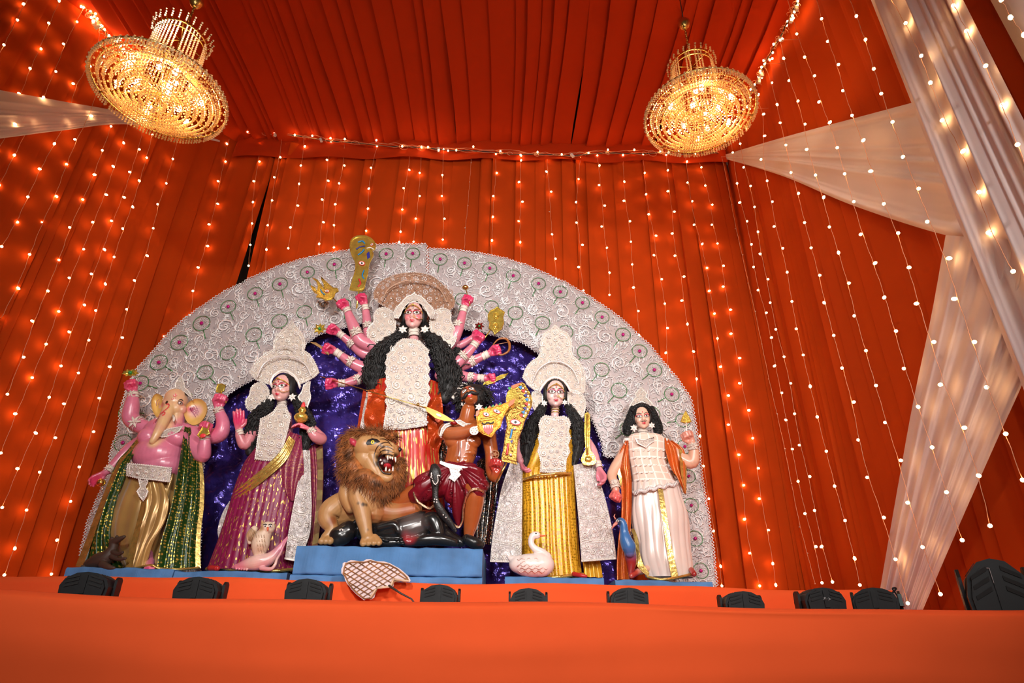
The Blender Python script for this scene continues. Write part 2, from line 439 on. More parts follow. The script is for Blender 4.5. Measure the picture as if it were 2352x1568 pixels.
def WL(x, y, off=0.0):                # photo pixel -> point on the slanting left wall, off metres in front of it
    d = ray(x, y); n = LN; p0 = LW0 + LN * off - EY; t = p0.dot(n) / d.dot(n); return EY + d * t
def sw5(u, v):
    a = lerp_rows(TL, u); b = lerp_rows(BL, u); x = a[0] + (b[0] - a[0]) * v; y = a[1] + (b[1] - a[1]) * v
    return WL(x, y, .08 + .06 * u + folds(v, 15, 9) * .05 * u)
swagX('white_swag', sw5, 50, 60, 'white gathered cloth on the left wall narrowing towards the left chandelier')
# ================================================================= FAIRY LIGHTS
BULB = emis('fairy_bulb_glow', (1.0, .56, .22), 40)
BULB_OFF = plain('dead_bulb', (.7, .5, .4), .3)
WIRE = plain('clear_wire', (.75, .34, .18), .4)
CABLE = plain('black_cable', (.02, .018, .015), .5)
bm_ = MB(); bm_.ell((0, 0, 0), (.0125, .0125, .018), nu=9, nv=6); BULB_ME = mesh_of(bm_, name='bulb'); BULB_ME.materials.append(BULB)
bd_ = MB(); bd_.ell((0, 0, 0), (.006, .006, .012), nu=6, nv=4); DEAD_ME = mesh_of(bd_, name='bulb_off'); DEAD_ME.materials.append(BULB_OFF)
rl = random.Random(77)
def light_string(pts, wall, label, group, dead=False, off=.13, ext=0):
    """pts: photo pixels of the bulbs from top to bottom"""
    f = {'L': lambda x, y, o: WL(x, y, o), 'B': lambda x, y, o: W(x, y, 7.16 - o), 'R': lambda x, y, o: WX(x, y, 3.3 - o)}[wall]
    out = {'L': LN, 'B': V((0, -1, 0)), 'R': V((-1, 0, 0))}[wall]
    side = {'L': LWD, 'B': V((1, 0, 0)), 'R': V((0, 1, 0))}[wall]
    P = [f(x, y, off + (rl.uniform(-.05, .03) if wall == 'B' else rl.uniform(-.05, .05))) for x, y in pts]
    # the cord runs along a smoothed line, the bulbs stand off it on short stubs
    n = len(P); C = []
    for i in range(n):
        a, b, c = P[max(i - 1, 0)], P[i], P[min(i + 1, n - 1)]
        C.append((a + b * 2 + c) / 4 if 0 < i < n - 1 else b.copy())
    C[0] = f(*pts[0], off); C[-1] = f(*pts[-1], off)
    t = thing('light_string', label, 'string light', C[0], group); o0 = C[0]
    mb = MB(); cc = [V(c) for c in crom([tuple(c) for c in C], n * 4)]
    mb.tube([c + side * (.004 * sin(i * 2.1)) for i, c in enumerate(cc)], .0024, 4)
    for i in range(n):
        mb.tube([C[i], (C[i] * .2 + P[i] * .8)], .0028, 4)
    if pts[0][1] < 60 and wall != 'B': mb.tube([C[0], V((C[0].x, C[0].y, Z_CEIL))], .0032, 4)
    elif wall == 'R': mb.tube([C[0], C[0] + V((.24, 0, .02))], .0024, 4)
    obj('cord', mb, WIRE, t)
    for i in range(n):
        d = dead is True or (dead and i in dead)
        o = link('bulb', DEAD_ME if d else BULB_ME, None, t, P[i] - o0)
        dr = (P[i] - C[i]); 
        if dr.length > .005: o.rotation_euler = dr.to_track_quat('Z', 'Y').to_euler()
def PT(s): return [tuple(int(a) for a in p.split(',')) for p in s.split()]
LS = [('L', '90,-40 54,9 40,46 9,103 -20,160'), ('L', '155,-30 136,2 112,53 94,112 69,157 44,215 34,285 -5,345'),
      ('L', '200,2 177,50 146,101 128,164 100,223 71,285 33,356 -2,425'),
      ('L', '229,62 229,104 207,152 168,192 166,241 150,285 125,330 91,388 64,452 40,510 4,566'),
      ('L', '240,130 225,204 210,266 172,320 153,377 130,451 95,510 68,584 42,662 2,731'),
      ('L', '255,290 235,345 217,401 190,458 160,522 135,597 110,668 74,737 54,820 17,905'),
      ('L', '300,260 284,328 260,382 244,447 213,510 192,572 159,638 135,715 106,790 74,867 35,950 2,1040'),
      ('L', '330,290 320,343 298,395 285,453 256,507 240,573 210,629 194,700 159,762 140,840 113,912 82,994 40,1076 5,1165'),
      ('L', '350,310 337,362 320,415 305,475 282,525 262,590 242,652 220,713 204,781 180,856 147,927 127,1005 91,1084 61,1171 34,1259 10,1320'),
      ('L', '410,310 397,365 382,421 362,469 352,524 338,587 309,644 291,710 281,775 252,842 228,914 215,991 182,1072 162,1151 131,1240 118,1318'),
      ('B', '472,300 460,358 451,402 447,453 427,498 416,550 408,601 392,656 379,715 375,772'),
      ('B', '531,304 521,330 518,371 501,416 500,468 480,515 477,565 455,614 443,668 438,723'),
      ('B', '593,311 598,331 596,371 583,416 581,464 579,513 575,562 571,610')]
LB = [('B', '649,308 644,361 630,407 625,460 615,517 612,573 609,635'), ('B', '698,313 700,336 691,380 687,422 684,472 667,522 662,570'),
      ('B', '760,325 751,367 754,415 740,458 743,510 733,560 730,590'), ('B', '791,331 791,380 779,421 770,469 767,517 767,568'),
      ('B', '866,336 852,385 847,433 845,479 841,530'), ('B', '943,338 940,390 927,432 924,481 920,532 917,556'),
      ('B', '969,339 964,397 964,450 955,502 950,555'), ('B', '1019,343 1016,402 1015,450 1021,502 1017,550'),
      ('B', '1083,350 1082,373 1079,418 1075,472 1068,523 1067,570', True),
      ('B', '1139,354 1141,397 1133,450 1132,498 1130,552 1129,590'), ('B', '1197,357 1197,368 1192,418 1200,463 1191,508 1195,556 1197,608'),
      ('B', '1257,361 1255,394 1266,440 1262,486 1268,538 1276,594 1278,640', [3]),
      ('B', '1333,362 1329,411 1323,464 1324,511 1338,562 1329,613 1340,667'),
      ('B', '1372,357 1377,380 1376,425 1389,472 1382,520 1394,569 1400,626 1400,677'),
      ('B', '1431,356 1434,417 1433,461 1447,508 1449,555 1452,607 1455,660 1466,714 1468,770'),
      ('B', '1477,355 1481,397 1484,446 1490,492 1507,541 1502,586 1520,641 1527,697 1533,753 1529,810 1536,850'),
      ('B', '1530,356 1534,391 1534,439 1549,486 1544,536 1550,587 1571,635 1566,690 1579,744 1593,807 1600,870 1608,1001 1616,1070 1628,1145 1639,1219 1655,1300 1658,1345'),
      ('B', '1573,350 1578,371 1579,419 1590,462 1594,516 1613,560 1624,615 1629,668 1641,720 1648,777 1655,842 1673,908 1673,975 1697,1044 1708,1114 1710,1192 1722,1270 1745,1345'),
      ('B', '1600,352 1611,384 1620,426 1636,470 1635,516 1648,559 1662,610 1661,658 1678,711 1679,766 1699,822 1699,880 1720,942 1729,1006 1742,1075 1744,1145 1765,1217 1775,1294 1782,1343')]
LR = [('R', '1658,360 1670,415 1681,470 1689,525 1706,585 1718,650 1735,715 1750,790 1765,870 1785,950 1803,1030 1818,1110 1836,1210 1855,1270 1872,1340', True),
      ('R', '1676,304 1683,350 1693,421 1699,465 1716,508 1726,561 1731,613 1741,666 1760,718 1772,775 1779,840 1796,902 1805,964 1820,1031 1833,1105 1849,1179 1874,1255 1888,1338'),
      ('R', '1692,276 1700,330 1708,384 1724,427 1733,475 1741,532 1746,583 1764,641 1769,695 1782,756 1801,819 1816,880 1825,950 1836,1022 1860,1094 1871,1172 1887,1255 1912,1336'),
      ('R', '1722,250 1742,217 1754,262 1756,312 1748,366 1762,415 1774,463 1778,520 1798,570 1808,625 1819,692 1829,755 1845,815 1861,887 1877,957 1898,1036 1917,1116 1941,1195 1963,1282 1975,1343'),
      ('R', '1756,147 1773,190 1785,240 1792,282 1805,333 1817,396 1834,444 1848,511 1863,569 1883,632 1893,695 1915,770 1934,845 1961,923 1971,1010 1992,1096 2030,1188 2057,1284 2085,1385'),
      ('R', '1792,92 1800,134 1812,185 1833,232 1849,285 1853,343 1873,402 1892,453 1905,521 1926,580 1950,650 1962,725 1989,805 2012,885 2033,970 2069,1057 2085,1154 2119,1256 2160,1364'),
      ('R', '1820,36 1830,78 1848,131 1871,174 1881,234 1906,281 1923,339 1940,399 1961,463 1977,538 2010,604 2031,683 2058,760 2076,846 2109,934 2141,1027 2174,1130 2210,1240'),
      ('R', '1875,-5 1887,43 1901,95 1926,148 1936,208 1957,265 1983,322 2000,393 2030,468 2063,535 2088,614 2105,697 2145,785 2160,883 2215,982 2248,1092 2274,1207'),
      ('R', '1948,-10 1967,37 1988,91 2007,158 2024,215 2050,280 2074,360 2110,433 2130,509 2180,593 2192,686 2238,785 2266,889 2310,996 2349,1102'),
      ('R', '2045,-5 2080,53 2116,128 2137,190 2164,276 2212,347 2249,441 2270,534 2327,623 2310,996 2274,1207 2360,1340'),
      ('R', '2180,-20 2190,13 2220,71 2264,151 2302,241 2337,332 2375,430'), ('R', '2300,0 2321,40 2352,80 2390,140')]
# the lower halves of the right-hand strings run their own way: break the ones whose bulbs would zigzag
def monotone(p):
    out = [p[0]]
    for q in p[1:]:
        if abs(q[0] - out[-1][0]) < 75 and q[1] - out[-1][1] < 130 and (q[0] - out[-1][0] > -12 or p[0][0] < 1000): out.append(q)
    return out
ordn = ['first', 'second', 'third', 'fourth', 'fifth', 'sixth', 'seventh', 'eighth', 'ninth', 'tenth', 'eleventh', 'twelfth', 'thirteenth', 'fourteenth', 'fifteenth', 'sixteenth', 'seventeenth', 'eighteenth', 'nineteenth']
for k, e in enumerate(LS):
    light_string(monotone(PT(e[1])), e[0], 'warm fairy light string hanging on the orange left curtain, %s from the left edge' % ordn[k], 'fairy light strings down the left curtain', off=.10 if e[0] == 'L' else .075)
for k, e in enumerate(LB):
    d = e[2] if len(e) > 2 else False
    lab = 'unlit fairy light string above the seam of the silver arch' if d is True else 'warm fairy light string on the back curtain above the arch, %s right of the slit' % ordn[k]
    light_string(PT(e[1]), e[0], lab, 'fairy light strings down the back curtain', dead=d, off=.075)
for k, e in enumerate(LR):
    d = e[2] if len(e) > 2 else False
    lab = 'unlit fairy light string hanging beside the dark gap of the right corner' if d is True else 'warm fairy light string over the right curtain, %s from the back corner' % ordn[k]
    light_string(monotone(PT(e[1])), e[0], lab, 'fairy light strings down the right curtain', dead=d, off=.32)

def garland(name, pts, label, seed):
    """cable tied along the ceiling edge with loops of wire, plug boxes and bulbs"""
    rnd = random.Random(seed); P = [V(p) for p in pts]
    t = thing(name, label, 'string light', P[0], 'light cables along the ceiling edge')
    cc = [V(c) for c in crom([tuple(p) for p in P], 60)]
    mb = MB(); mb.tube([c + V((0, 0, .012 * sin(i * .9))) for i, c in enumerate(cc)], .008, 6); obj('black_cable', mb, CABLE, t)
    mb = MB()
    for s in range(3):
        mb.tube([c + V((rnd.uniform(-.02, .02), rnd.uniform(-.04, 0), .03 * sin(i * .7 + s * 2) + rnd.uniform(-.02, .02))) for i, c in enumerate(cc)], .003, 4)
    for k in range(26):
        c = rnd.choice(cc); a = rnd.uniform(.02, .06)
        mb.tube([c + V((a * cos(g) * 1.2, -.03 * sin(g * .5), a * sin(g) - .02)) for g in [x * .6 for x in range(rnd.randint(6, 11))]], .0028, 4)
    obj('clear_wire', mb, WIRE, t)
    for k in range(6):
        mb = MB(); c = rnd.choice(cc) + V((0, -.04, -.05)); mb.box(c, (.035, .03, .07), Matrix.Rotation(rnd.uniform(-.6, .6), 3, 'Y'))
        obj('plug_box', mb, WHITE_PL, t, False)
    k = 2
    while k < 58:
        c = cc[k] + V((rnd.uniform(-.03, .03), -.05, rnd.uniform(-.07, .05))); link('bulb', BULB_ME, None, t, c - P[0])
        k += rnd.choice((1, 2, 2, 3))
WHITE_PL = plain('white_plastic', (.75, .66, .6), .4)
garland('light_cable', [W(x, y, 7.02) for x, y in PT('505,292 590,303 700,315 790,327 900,335 1000,342 1100,348 1200,354 1300,356 1400,352 1500,352 1560,353 1650,352')],
        'black cable with bunches of fairy lights along the back edge of the ceiling', 3)
garland('light_cable', [WX(x, y, 3.2) for x, y in PT('1654,345 1690,280 1735,195 1755,148 1790,88 1820,30 1835,-10')],
        'black cable with fairy lights along the right ceiling edge above the right chandelier', 4)
garland('light_cable', [WL(x, y, .12) for x, y in PT('330,150 265,100 225,55 200,15 185,-15')],
        'black cable with fairy lights along the left ceiling edge beside the left chandelier', 6)

# ================================================================= CHANDELIERS
BRASS = plain('brass', (.75, .48, .14), .25, .95)
def _cry():
    t = NT('amber_crystal'); t.set(Base_Color=(.98, .76, .42), Roughness=.06, Specular_IOR_Level=.9)
    tr = t.n('BsdfTranslucent'); tr.inputs[0].default_value = (1, .64, .24, 1); gl = t.n('BsdfGlossy'); gl.inputs[0].default_value = (1, .80, .50, 1); gl.inputs['Roughness'].default_value = .12
    a = t.n('MixShader'); a.inputs[0].default_value = .55; b = t.n('MixShader'); b.inputs[0].default_value = .35
    t.l(t.b.outputs[0], a.inputs[1]); t.l(tr.outputs[0], a.inputs[2]); t.l(a.outputs[0], b.inputs[1]); t.l(gl.outputs[0], b.inputs[2]); t.l(b.outputs[0], t.t.nodes['Material Output'].inputs[0])
    return t.m
CRY = _cry(); CBULB = emis('chandelier_bulb_glow', (1.0, .72, .38), 45)
def bead(mb, c, r, h=1.15):
    x, y, z = c; h *= r
    mb.add([(x + r, y, z), (x, y + r, z), (x - r, y, z), (x, y - r, z), (x, y, z + h), (x, y, z - h)],
           [(0, 1, 4), (1, 2, 4), (2, 3, 4), (3, 0, 4), (1, 0, 5), (2, 1, 5), (3, 2, 5), (0, 3, 5)])
def chandelier(c, R, seed, label, curls):
    rnd = random.Random(seed); t = thing('chandelier', label, 'chandelier', c, 'chandeliers'); br = R * .0215
    def strand(mb, pts, step):
        L = 0; pts = [V(p) for p in pts]
        for a, b in zip(pts, pts[1:]):
            d = (b - a).length
            while L < d: bead(mb, c + a + (b - a) * (L / d), br * rnd.uniform(.9, 1.08)); L += step
            L -= d
    tiers = [(1.0, 0, .10), (.90, -.01, .10), (.80, -.05, .12), (.69, -.09, .12), (.58, -.13, .12), (.47, -.16, .13), (.36, -.19, .13), (.25, -.21, .12), (.14, -.22, .10)]
    for k, (r, z, ln) in enumerate(tiers):
        rr = r * R; mb = MB(); n = int(2 * pi * rr / (br * 2.25)); gap0 = rnd.uniform(0, 6.28)
        for i in range(n):
            g = 2 * pi * i / n
            if k in (1, 2, 3) and (g - gap0) % (2 * pi) < .16: continue
            x, y = rr * cos(g), rr * sin(g); s = .93 if k else 1.0
            if rnd.random() < .03: continue
            strand(mb, [(x, y, z * R), (x * s, y * s, (z - ln) * R)], br * 2.2)
        obj('bead_ring', mb, CRY, t, smooth=False, kind='stuff')
        f = MB(); f.torus(c + V((0, 0, z * R + .008)), rr, .006 if k else .010, 64, 6, (V((1, 0, 0)), V((0, 1, 0)))); obj('ring_frame', f, BRASS, t)
    mb = MB()                                        # strands sweeping from the neck to the outer ring
    n = 72
    for i in range(n):
        g = 2 * pi * i / n; q = [((.36 + .64 * s) * R * cos(g), (.36 + .64 * s) * R * sin(g), R * (.30 * (1 - s) ** 2.4 + .03 + .05 * sin(s * pi))) for s in (0, .25, .5, .75, 1)]
        if i % 2: q = q[:3]
        strand(mb, q, br * 2.2)
    for i in range(60):                               # outward curled drops on the rim
        g = 2 * pi * i / 60; strand(mb, [(R * cos(g), R * sin(g), .05 * R), (R * 1.03 * cos(g), R * 1.03 * sin(g), -.06 * R)], br * 2.2)
    obj('bead_canopy', mb, CRY, t, smooth=False, kind='stuff')
    mb = MB(); n = 44; h0, h1 = .30, 1.28
    for i in range(n):
        g = 2 * pi * i / n
        if rnd.random() < .12: continue
        r0, r1 = .42 * R, .40 * R; strand(mb, [(r0 * cos(g), r0 * sin(g), h0 * R), (r1 * cos(g), r1 * sin(g), h1 * R)], br * 2.2)
    obj('bead_drum', mb, CRY, t, smooth=False, kind='stuff')
    f = MB()
    for z, r in ((h1, .40), (h1 * .9, .405), (h0 + .05, .43)): f.torus(c + V((0, 0, z * R)), r * R, .007, 40, 6, (V((1, 0, 0)), V((0, 1, 0))))
    for i in range(6):
        g = pi * i / 3; f.tube([c, c + V((R * cos(g), R * sin(g), 0))], .008, 6); f.tube([c + V((.40 * R * cos(g), .40 * R * sin(g), h1 * R)), c + V((0, 0, h1 * R))], .006, 5)
        f.tube([c + V((0, 0, -.1 * R)), c + V((.7 * R * cos(g + .4), .7 * R * sin(g + .4), -.09 * R))], .006, 5)
    f.tube([c + V((0, 0, -.2 * R)), c + V((0, 0, h1 * R + .06))], .014, 8)
    obj('frame', f, BRASS, t)
    mb = MB(); f = MB()
    for i in range(26):
        g = 2 * pi * i / 26; hh = .16 if curls else .07
        q = [((.40 + .06 * s + (.05 if curls else .02) * sin(s * pi)) * R * cos(g), (.40 + .06 * s + .05 * sin(s * pi)) * R * sin(g), R * (h1 + hh * sin(s * pi * .8))) for s in (0, .25, .5, .75, 1)]
        f.tube([c + V(p) for p in q], .004, 4); strand(mb, q[2:] + [(q[-1][0], q[-1][1], q[-1][2] - .09 * R)], br * 2.2)
    obj('curled_wire', f, BRASS, t); obj('crown_beads', mb, CRY, t, smooth=False, kind='stuff')
    mb = MB(); strand(mb, [(0, 0, -.24 * R), (0, 0, -.45 * R)], br * 2.3); obj('centre_drop', mb, CRY, t, smooth=False, kind='stuff')
    bme = None
    for (r, z, n, ph) in ((.62, -.02, 6, .3), (.34, -.08, 4, .9), (.12, .02, 1, 0), (.17, .42, 2, 1.2)):
        for i in range(n):
            g = 2 * pi * i / n + ph; p = V((r * R * cos(g), r * R * sin(g), z * R))
            if bme is None:
                b = MB(); b.lathe([(.004, .045), (.012, .038), (.021, .014), (.023, 0), (.019, -.018), (.008, -.028), (.001, -.03)], (0, 0, 0), 12)
                bme = mesh_of(b, name='chandelier_bulb'); bme.materials.append(CBULB)
            o = link('bulb', bme, None, t, p); o.rotation_euler = (rnd.uniform(-.3, .3), rnd.uniform(-.3, .3), 0)
            if i % 2 == 0:
                ld = bpy.data.lights.new('chandelier_bulb_light', 'POINT'); ld.energy = 5; ld.color = (1, .72, .40); ld.shadow_soft_size = .035
                lo = bpy.data.objects.new('chandelier_bulb_light', ld); COL.objects.link(lo); lo.parent = t; lo.location = p + V((0, 0, .05))
    # chain, cup and wire up to the ceiling
    zc = curls and 2.16 or 2.42
    zt = R * zc; mb = MB(); z = h1 * R + .06; k = 0
    while z < zt - .02:
        ax = (V((1, 0, 0)), V((0, 0, 1))) if k % 2 else (V((0, 1, 0)), V((0, 0, 1))); mb.torus(c + V((0, 0, z + .02)), .02, .004, 10, 5, ax, rx=.6, ry=1.2); z += .036; k += 1
    mb.tube([c + V((.005, 0, h1 * R)), c + V((.012, 0, (h1 * R + zt) / 2)), c + V((0, 0, zt))], .005, 5)
    obj('chain', mb, BRASS, t)
    mb = MB(); mb.lathe([(.008, 0), (.02, .005), (.045, .03), (.062, .07), (.066, .10), (.060, .115), (.03, .125), (.006, .128)], c + V((0, 0, zt)), 24, cap=True); obj('canopy_cup', mb, BRASS, t)
    mb = MB(); mb.tube([c + V((0, 0, zt + .12)), V((c.x, c.y, Z_CEIL + .5))], .005, 5); obj('suspension_wire', mb, CABLE, t)
cR = EY + ray(1607, 262) * 6.2; cL = EY + ray(369, 213) * 5.4
chandelier(cR, .545, 1, 'round tiered crystal chandelier glowing amber, hanging before the right ceiling corner', False)
chandelier(cL, .545, 2, 'round tiered crystal chandelier glowing amber with curled wire crown, hanging at the upper left', True)
# ================================================================= STAGE FURNITURE
BLUE = plain('chipped_blue_paint', (.065, .20, .44), .75, noise=.14, nscale=5, bump=.5, bscale=30)
def block(name, xa, xb, y0, y1, z0, z1, label, seed, lip=0.0):
    """rough plastered plinth: rounded profile swept along x with uneven edges"""
    r = .018; prof = []
    for (cy, cz, a0) in ((y0 + r, z0 + r, 180), (y0 + r, z1 - r, 90), (y1 - r, z1 - r, 0), (y1 - r, z0 + r, -90)):
        for k in range(4): a = radians(a0 + (90 - 30 * k if True else 0)); prof.append((cy + r * cos(a), cz + r * sin(a)))
    prof = []
    for (cy, cz, a0) in ((y0 + r, z0 + r, 270), (y0 + r, z1 - r, 180), (y1 - r, z1 - r, 90), (y1 - r, z0 + r, 0)):
        for k in range(4): a = radians(a0 - 30 * k); prof.append((cy + r * cos(a), cz + r * sin(a)))
    n = 70; m = len(prof)
    def fn(u, v):
        x = xa + (xb - xa) * u; y, z = prof[int(v * m + .5) % m]
        k = mnoise.noise(V((x * 4 + seed, y * 5, z * 9))) * .012 + mnoise.noise(V((x * 17 + seed, y * 9, z * 20))) * .005
        if z > (z0 + z1) / 2 and y < y0 + .05: k -= .012 * max(0, mnoise.noise(V((x * 6, seed, 3))))
        return V((x, y - k, max(z0, z + k * .8)))
    mb = MB(); vs = [fn(i / n, j / m) for i in range(n + 1) for j in range(m)]
    fs = [(i * m + j, i * m + (j + 1) % m, (i + 1) * m + (j + 1) % m, (i + 1) * m + j) for i in range(n) for j in range(m)]
    fs += [tuple(range(m - 1, -1, -1)), tuple(n * m + j for j in range(m))]
    mb.add(vs, fs)
    return mb
def plinth(pxa, pxb, pya, pyb, y0, y1, z1, label, seed):
    a = W(pxa, pya, y0); b = W(pxb, pyb, y0)
    return single('plinth', block('p', a.x, b.x, y0, y1, Z_RISER + .001, EYE + z1, label, seed), BLUE, label, 'plinth', V(((a.x + b.x) / 2, y0, Z_RISER)), 'low blue plinths', smooth=False)
ZP = EYE + .578
plinth(152, 399, 1305, 1310, 5.55, 6.25, .592, 'low blue plinth under the elephant-headed statue', 1)
plinth(401, 660, 1310, 1315, 5.55, 6.25, .580, 'low blue plinth under the statue in magenta sari', 2)
plinth(1160, 1387, 1320, 1328, 5.55, 6.25, .578, 'low blue plinth under the statue in golden sari', 3)
plinth(1413, 1636, 1328, 1332, 5.55, 6.25, .566, 'low blue plinth under the white-skirted male statue on the right', 4)
ZD = EYE + .752
t = thing('central_plinth', 'large blue block plinth carrying the lion and central group', 'plinth', V((-.98, 5.2, Z_RISER)))
a = W(682, 1250, 5.2).x; b = W(1109, 1258, 5.2).x
obj('upper_slab', block('p', a, b, 5.2, 6.2, Z_RISER + .062, ZD, '', 7), BLUE, t, False)
obj('lower_slab', block('p', a - .01, b + .005, 5.19, 6.2, Z_RISER + .001, Z_RISER + .060, '', 8), BLUE, t, False)

# ---- black stage lamps
BLK = plain('black_plastic', (.0045, .005, .006), .5, spec=.25, bump=.15, bscale=40)
BLK2 = plain('black_slot', (.003, .003, .003), .8)
PANEL = plain('grey_green_panel', (.03, .06, .06), .4); CHALK = plain('chalk_marks', (.4, .4, .4), .8); RED = plain('red_plastic', (.35, .03, .02), .4)
prof = [(-.098, 0), (-.104, .055), (-.088, .088), (-.045, .112), (0, .118), (.045, .112), (.088, .088), (.104, .055), (.098, 0)]
def lamp_parts(t, dx=0):
    p3 = [V((x, -.085, z)) for x, z in prof]
    mb = MB(); mb.prism(p3, V((0, .17, 0)))
    q = [V((x * .88, -.10, z * .9 + .002)) for x, z in prof]; mb.prism(q, V((0, .02, 0)))
    yield 'housing', mb, BLK, False
    for s in (-1, 1):
        mb = MB(); mb.prism([V((s * .102, -.02, -.0)), V((s * .102, .05, -.0)), V((s * .102, .05, .095)), V((s * .102, .03, .105)), V((s * .102, -.0, .105)), V((s * .102, -.02, .09))], V((s * .012, 0, 0)))
        yield 'yoke', mb, BLK, False
        mb = MB(); R_ = Matrix.Rotation(-pi / 2, 3, 'Y'); mb.lathe([(.001, -s * .03), (.02, -s * .028), (.022, -s * .012), (.001, -s * .012)], V((s * .104, .015, .06)), 12, Matrix.Rotation(pi / 2, 3, 'Y')); yield 'knob', mb, BLK, True
    for s in (-1, 1):
        for k in range(3):
            mb = MB(); x0, x1 = s * .022, s * .078
            z = .100 - k * .017
            mb.prism([V((x0, -.088 - .013, z + .004)), V((x1, -.101, z - .012)), V((x1, -.101, z - .019)), V((x0, -.101, z - .004))], V((0, -.003, 0))); yield 'vent_slot', mb, BLK2, False
            mb = MB(); yy = -.06 + k * .035
            mb.prism([V((s * .05, yy, .111)), V((s * .085, yy, .0915)), V((s * .085, yy + .015, .0915)), V((s * .05, yy + .015, .111))], V((0, 0, .0015))); yield 'vent_slot', mb, BLK2, False
    mb = MB(); mb.prism([V((-.012, -.1, .102)), V((.012, -.1, .102)), V((.012, -.1, .02)), V((-.012, -.1, .02))], V((0, -.006, 0))); yield 'spine', mb, BLK, False
LAMP_ME = None
def stage_lamp(x, ytop, wpx, label, rz=0, group='small black stage lamps behind the front cloth', Y=3.78, panel=False, ztilt=0, marks=False, zs=1.0):
    global LAMP_ME
    p = W(x, ytop, Y); sc = wpx * mpp(p) / .228
    t = thing('stage_lamp', label, 'stage light', V((p.x, Y, Z_STAGE)), group)
    if LAMP_ME is None: LAMP_ME = [(n, mesh_of(m, smooth=s, name=n), mt) for n, m, mt, s in lamp_parts(None)]
    h = p.z - Z_STAGE; zo = h - .118 * sc * zs
    R_ = Matrix.Rotation(radians(rz), 4, 'Z') @ Matrix.Rotation(radians(ztilt), 4, 'X')
    tr = Matrix.Translation((0, 0, zo)) @ R_ @ Matrix.Diagonal((sc, sc, sc * zs, 1))
    for n, me, mt in LAMP_ME:
        o = link(n, me, mt, t); o.matrix_local = tr
    s = MB(); s.box((0, 0, (zo - .0) / 2), (.16 * sc, .10 * sc, zo)); s.box((0, 0, .006), (.20 * sc, .16 * sc, .012)); o = link('foot', mesh_of(s, smooth=False), BLK, t)
    if panel:
        m = MB(); m.prism([V((.104, -.075, .085)), V((.104, .03, .085)), V((.104, .03, .03)), V((.104, -.075, .03))], V((.016, 0, 0))); o = link('control_panel', mesh_of(m, smooth=False), PANEL, t); o.matrix_local = tr
        m = MB(); m.box((.1215, -.02, .062), (.003, .05, .012)); o = link('display', mesh_of(m, smooth=False), RED, t); o.matrix_local = tr
    if marks:
        m = MB(); 
        for st in marks: m.tube([V((a, -.1075, b)) for a, b in st], .0011, 4)
        o = link('chalk_letters', mesh_of(m), CHALK, t); o.matrix_local = tr
    return t
info = [(219, 1317, 108, 12, 'in front of the elephant-headed statue'), (469, 1328, 104, 8, 'in front of the magenta-sari statue'), (714, 1332, 99, 5, 'just left of the fallen lattice piece'),
        (1013, 1345, 90, 0, 'just right of the fallen lattice piece'), (1213, 1353, 89, 0, 'in front of the white swan'), (1440, 1352, 92, -3, 'in front of the peacock'), (1697, 1360, 94, -4, 'just right of the arch end')]
for x, y, wd, rz, lab in info: stage_lamp(x, y, wd, 'small black stage lamp ' + lab, rz)
LET = [[(-.006, .05), (-.006, .062)], [(-.006, .062), (.004, .062), (.004, .056), (-.006, .056)], [(-.006, .056), (.005, .05)], [(-.001, .068), (-.001, .070)],
       [(-.006, .074), (0, .088), (.006, .074)], [(-.003, .079), (.003, .079)]]
LETR = [[(.006 - (b - .05) * .0 - (b - .062) * .6, .06 + (a) * 1.0 + .0) for a, b in st] for st in LET]
stage_lamp(1876, 1352, 97, 'small black stage lamp with chalked letters A and R', -5, marks=[[(p[1] - .066 - .0, .06 + p[0] * -1.0) for p in st] for st in LET])
stage_lamp(2006, 1352, 100, 'small black stage lamp with side control panel beside the narrow foot of the white swag', -32, panel=True)
stage_lamp(2266, 1288, 132, 'big black stage lamp at the right end of the stage', -30, group=None, Y=3.62, panel=True, zs=2.1, marks=[[(-.02, .10), (-.012, .10), (-.012, .075)]])
mb = MB(); mb.tube([V(p) for p in crom([tuple(W(2330, 1345, 3.7)), tuple(W(2350, 1375, 3.6)), tuple(W(2380, 1400, 3.6))], 12)], .016, 8)
single('thick_black_cable', mb, BLK, 'thick black cable running off beside the big stage lamp', 'cable', W(2352, 1385, 3.62))
mb = MB(); pl_ = [V(p) for p in crom([tuple(WX(*q, 2.55)) for q in ()] or [tuple(W(x, y, 3.85)) for x, y in PT('2008,1400 2035,1375 2058,1352 2050,1352 2062,1370 2066,1392')], 30)]
mb.tube(pl_, .005, 6); single('thin_black_cable', mb, BLK, 'thin black cable looping over the lamp with side panel', 'cable', pl_[0])

# ---- purple foil and the silver arch
PURPLE = crinkle_foil('purple_foil', (.075, .045, .36), .5, .2, 2.6, .5, .06, .4)
def foil(u, v):
    x = 430 + 1010 * u; y0 = 735 + max(0, abs(x - 930) - 330) * .75; y = y0 + (1360 - y0) * v
    p = W(x, y, 6.62); q = p * 1.5
    r = abs(mnoise.noise(q + V((0, 0, 5)))) + .5 * abs(mnoise.noise(q * 2.1)) + .3 * abs(mnoise.noise(q * 4.7)) + .15 * abs(mnoise.noise(q * 9))
    return V((p.x, 6.62 - .11 * r, p.z))
mb = MB(); mb.grid(foil, 260, 180)
single('foil_backcloth', mb, PURPLE, 'crumpled shiny purple foil sheet behind the statues', 'backcloth', W(930, 1330, 6.62), smooth=False)

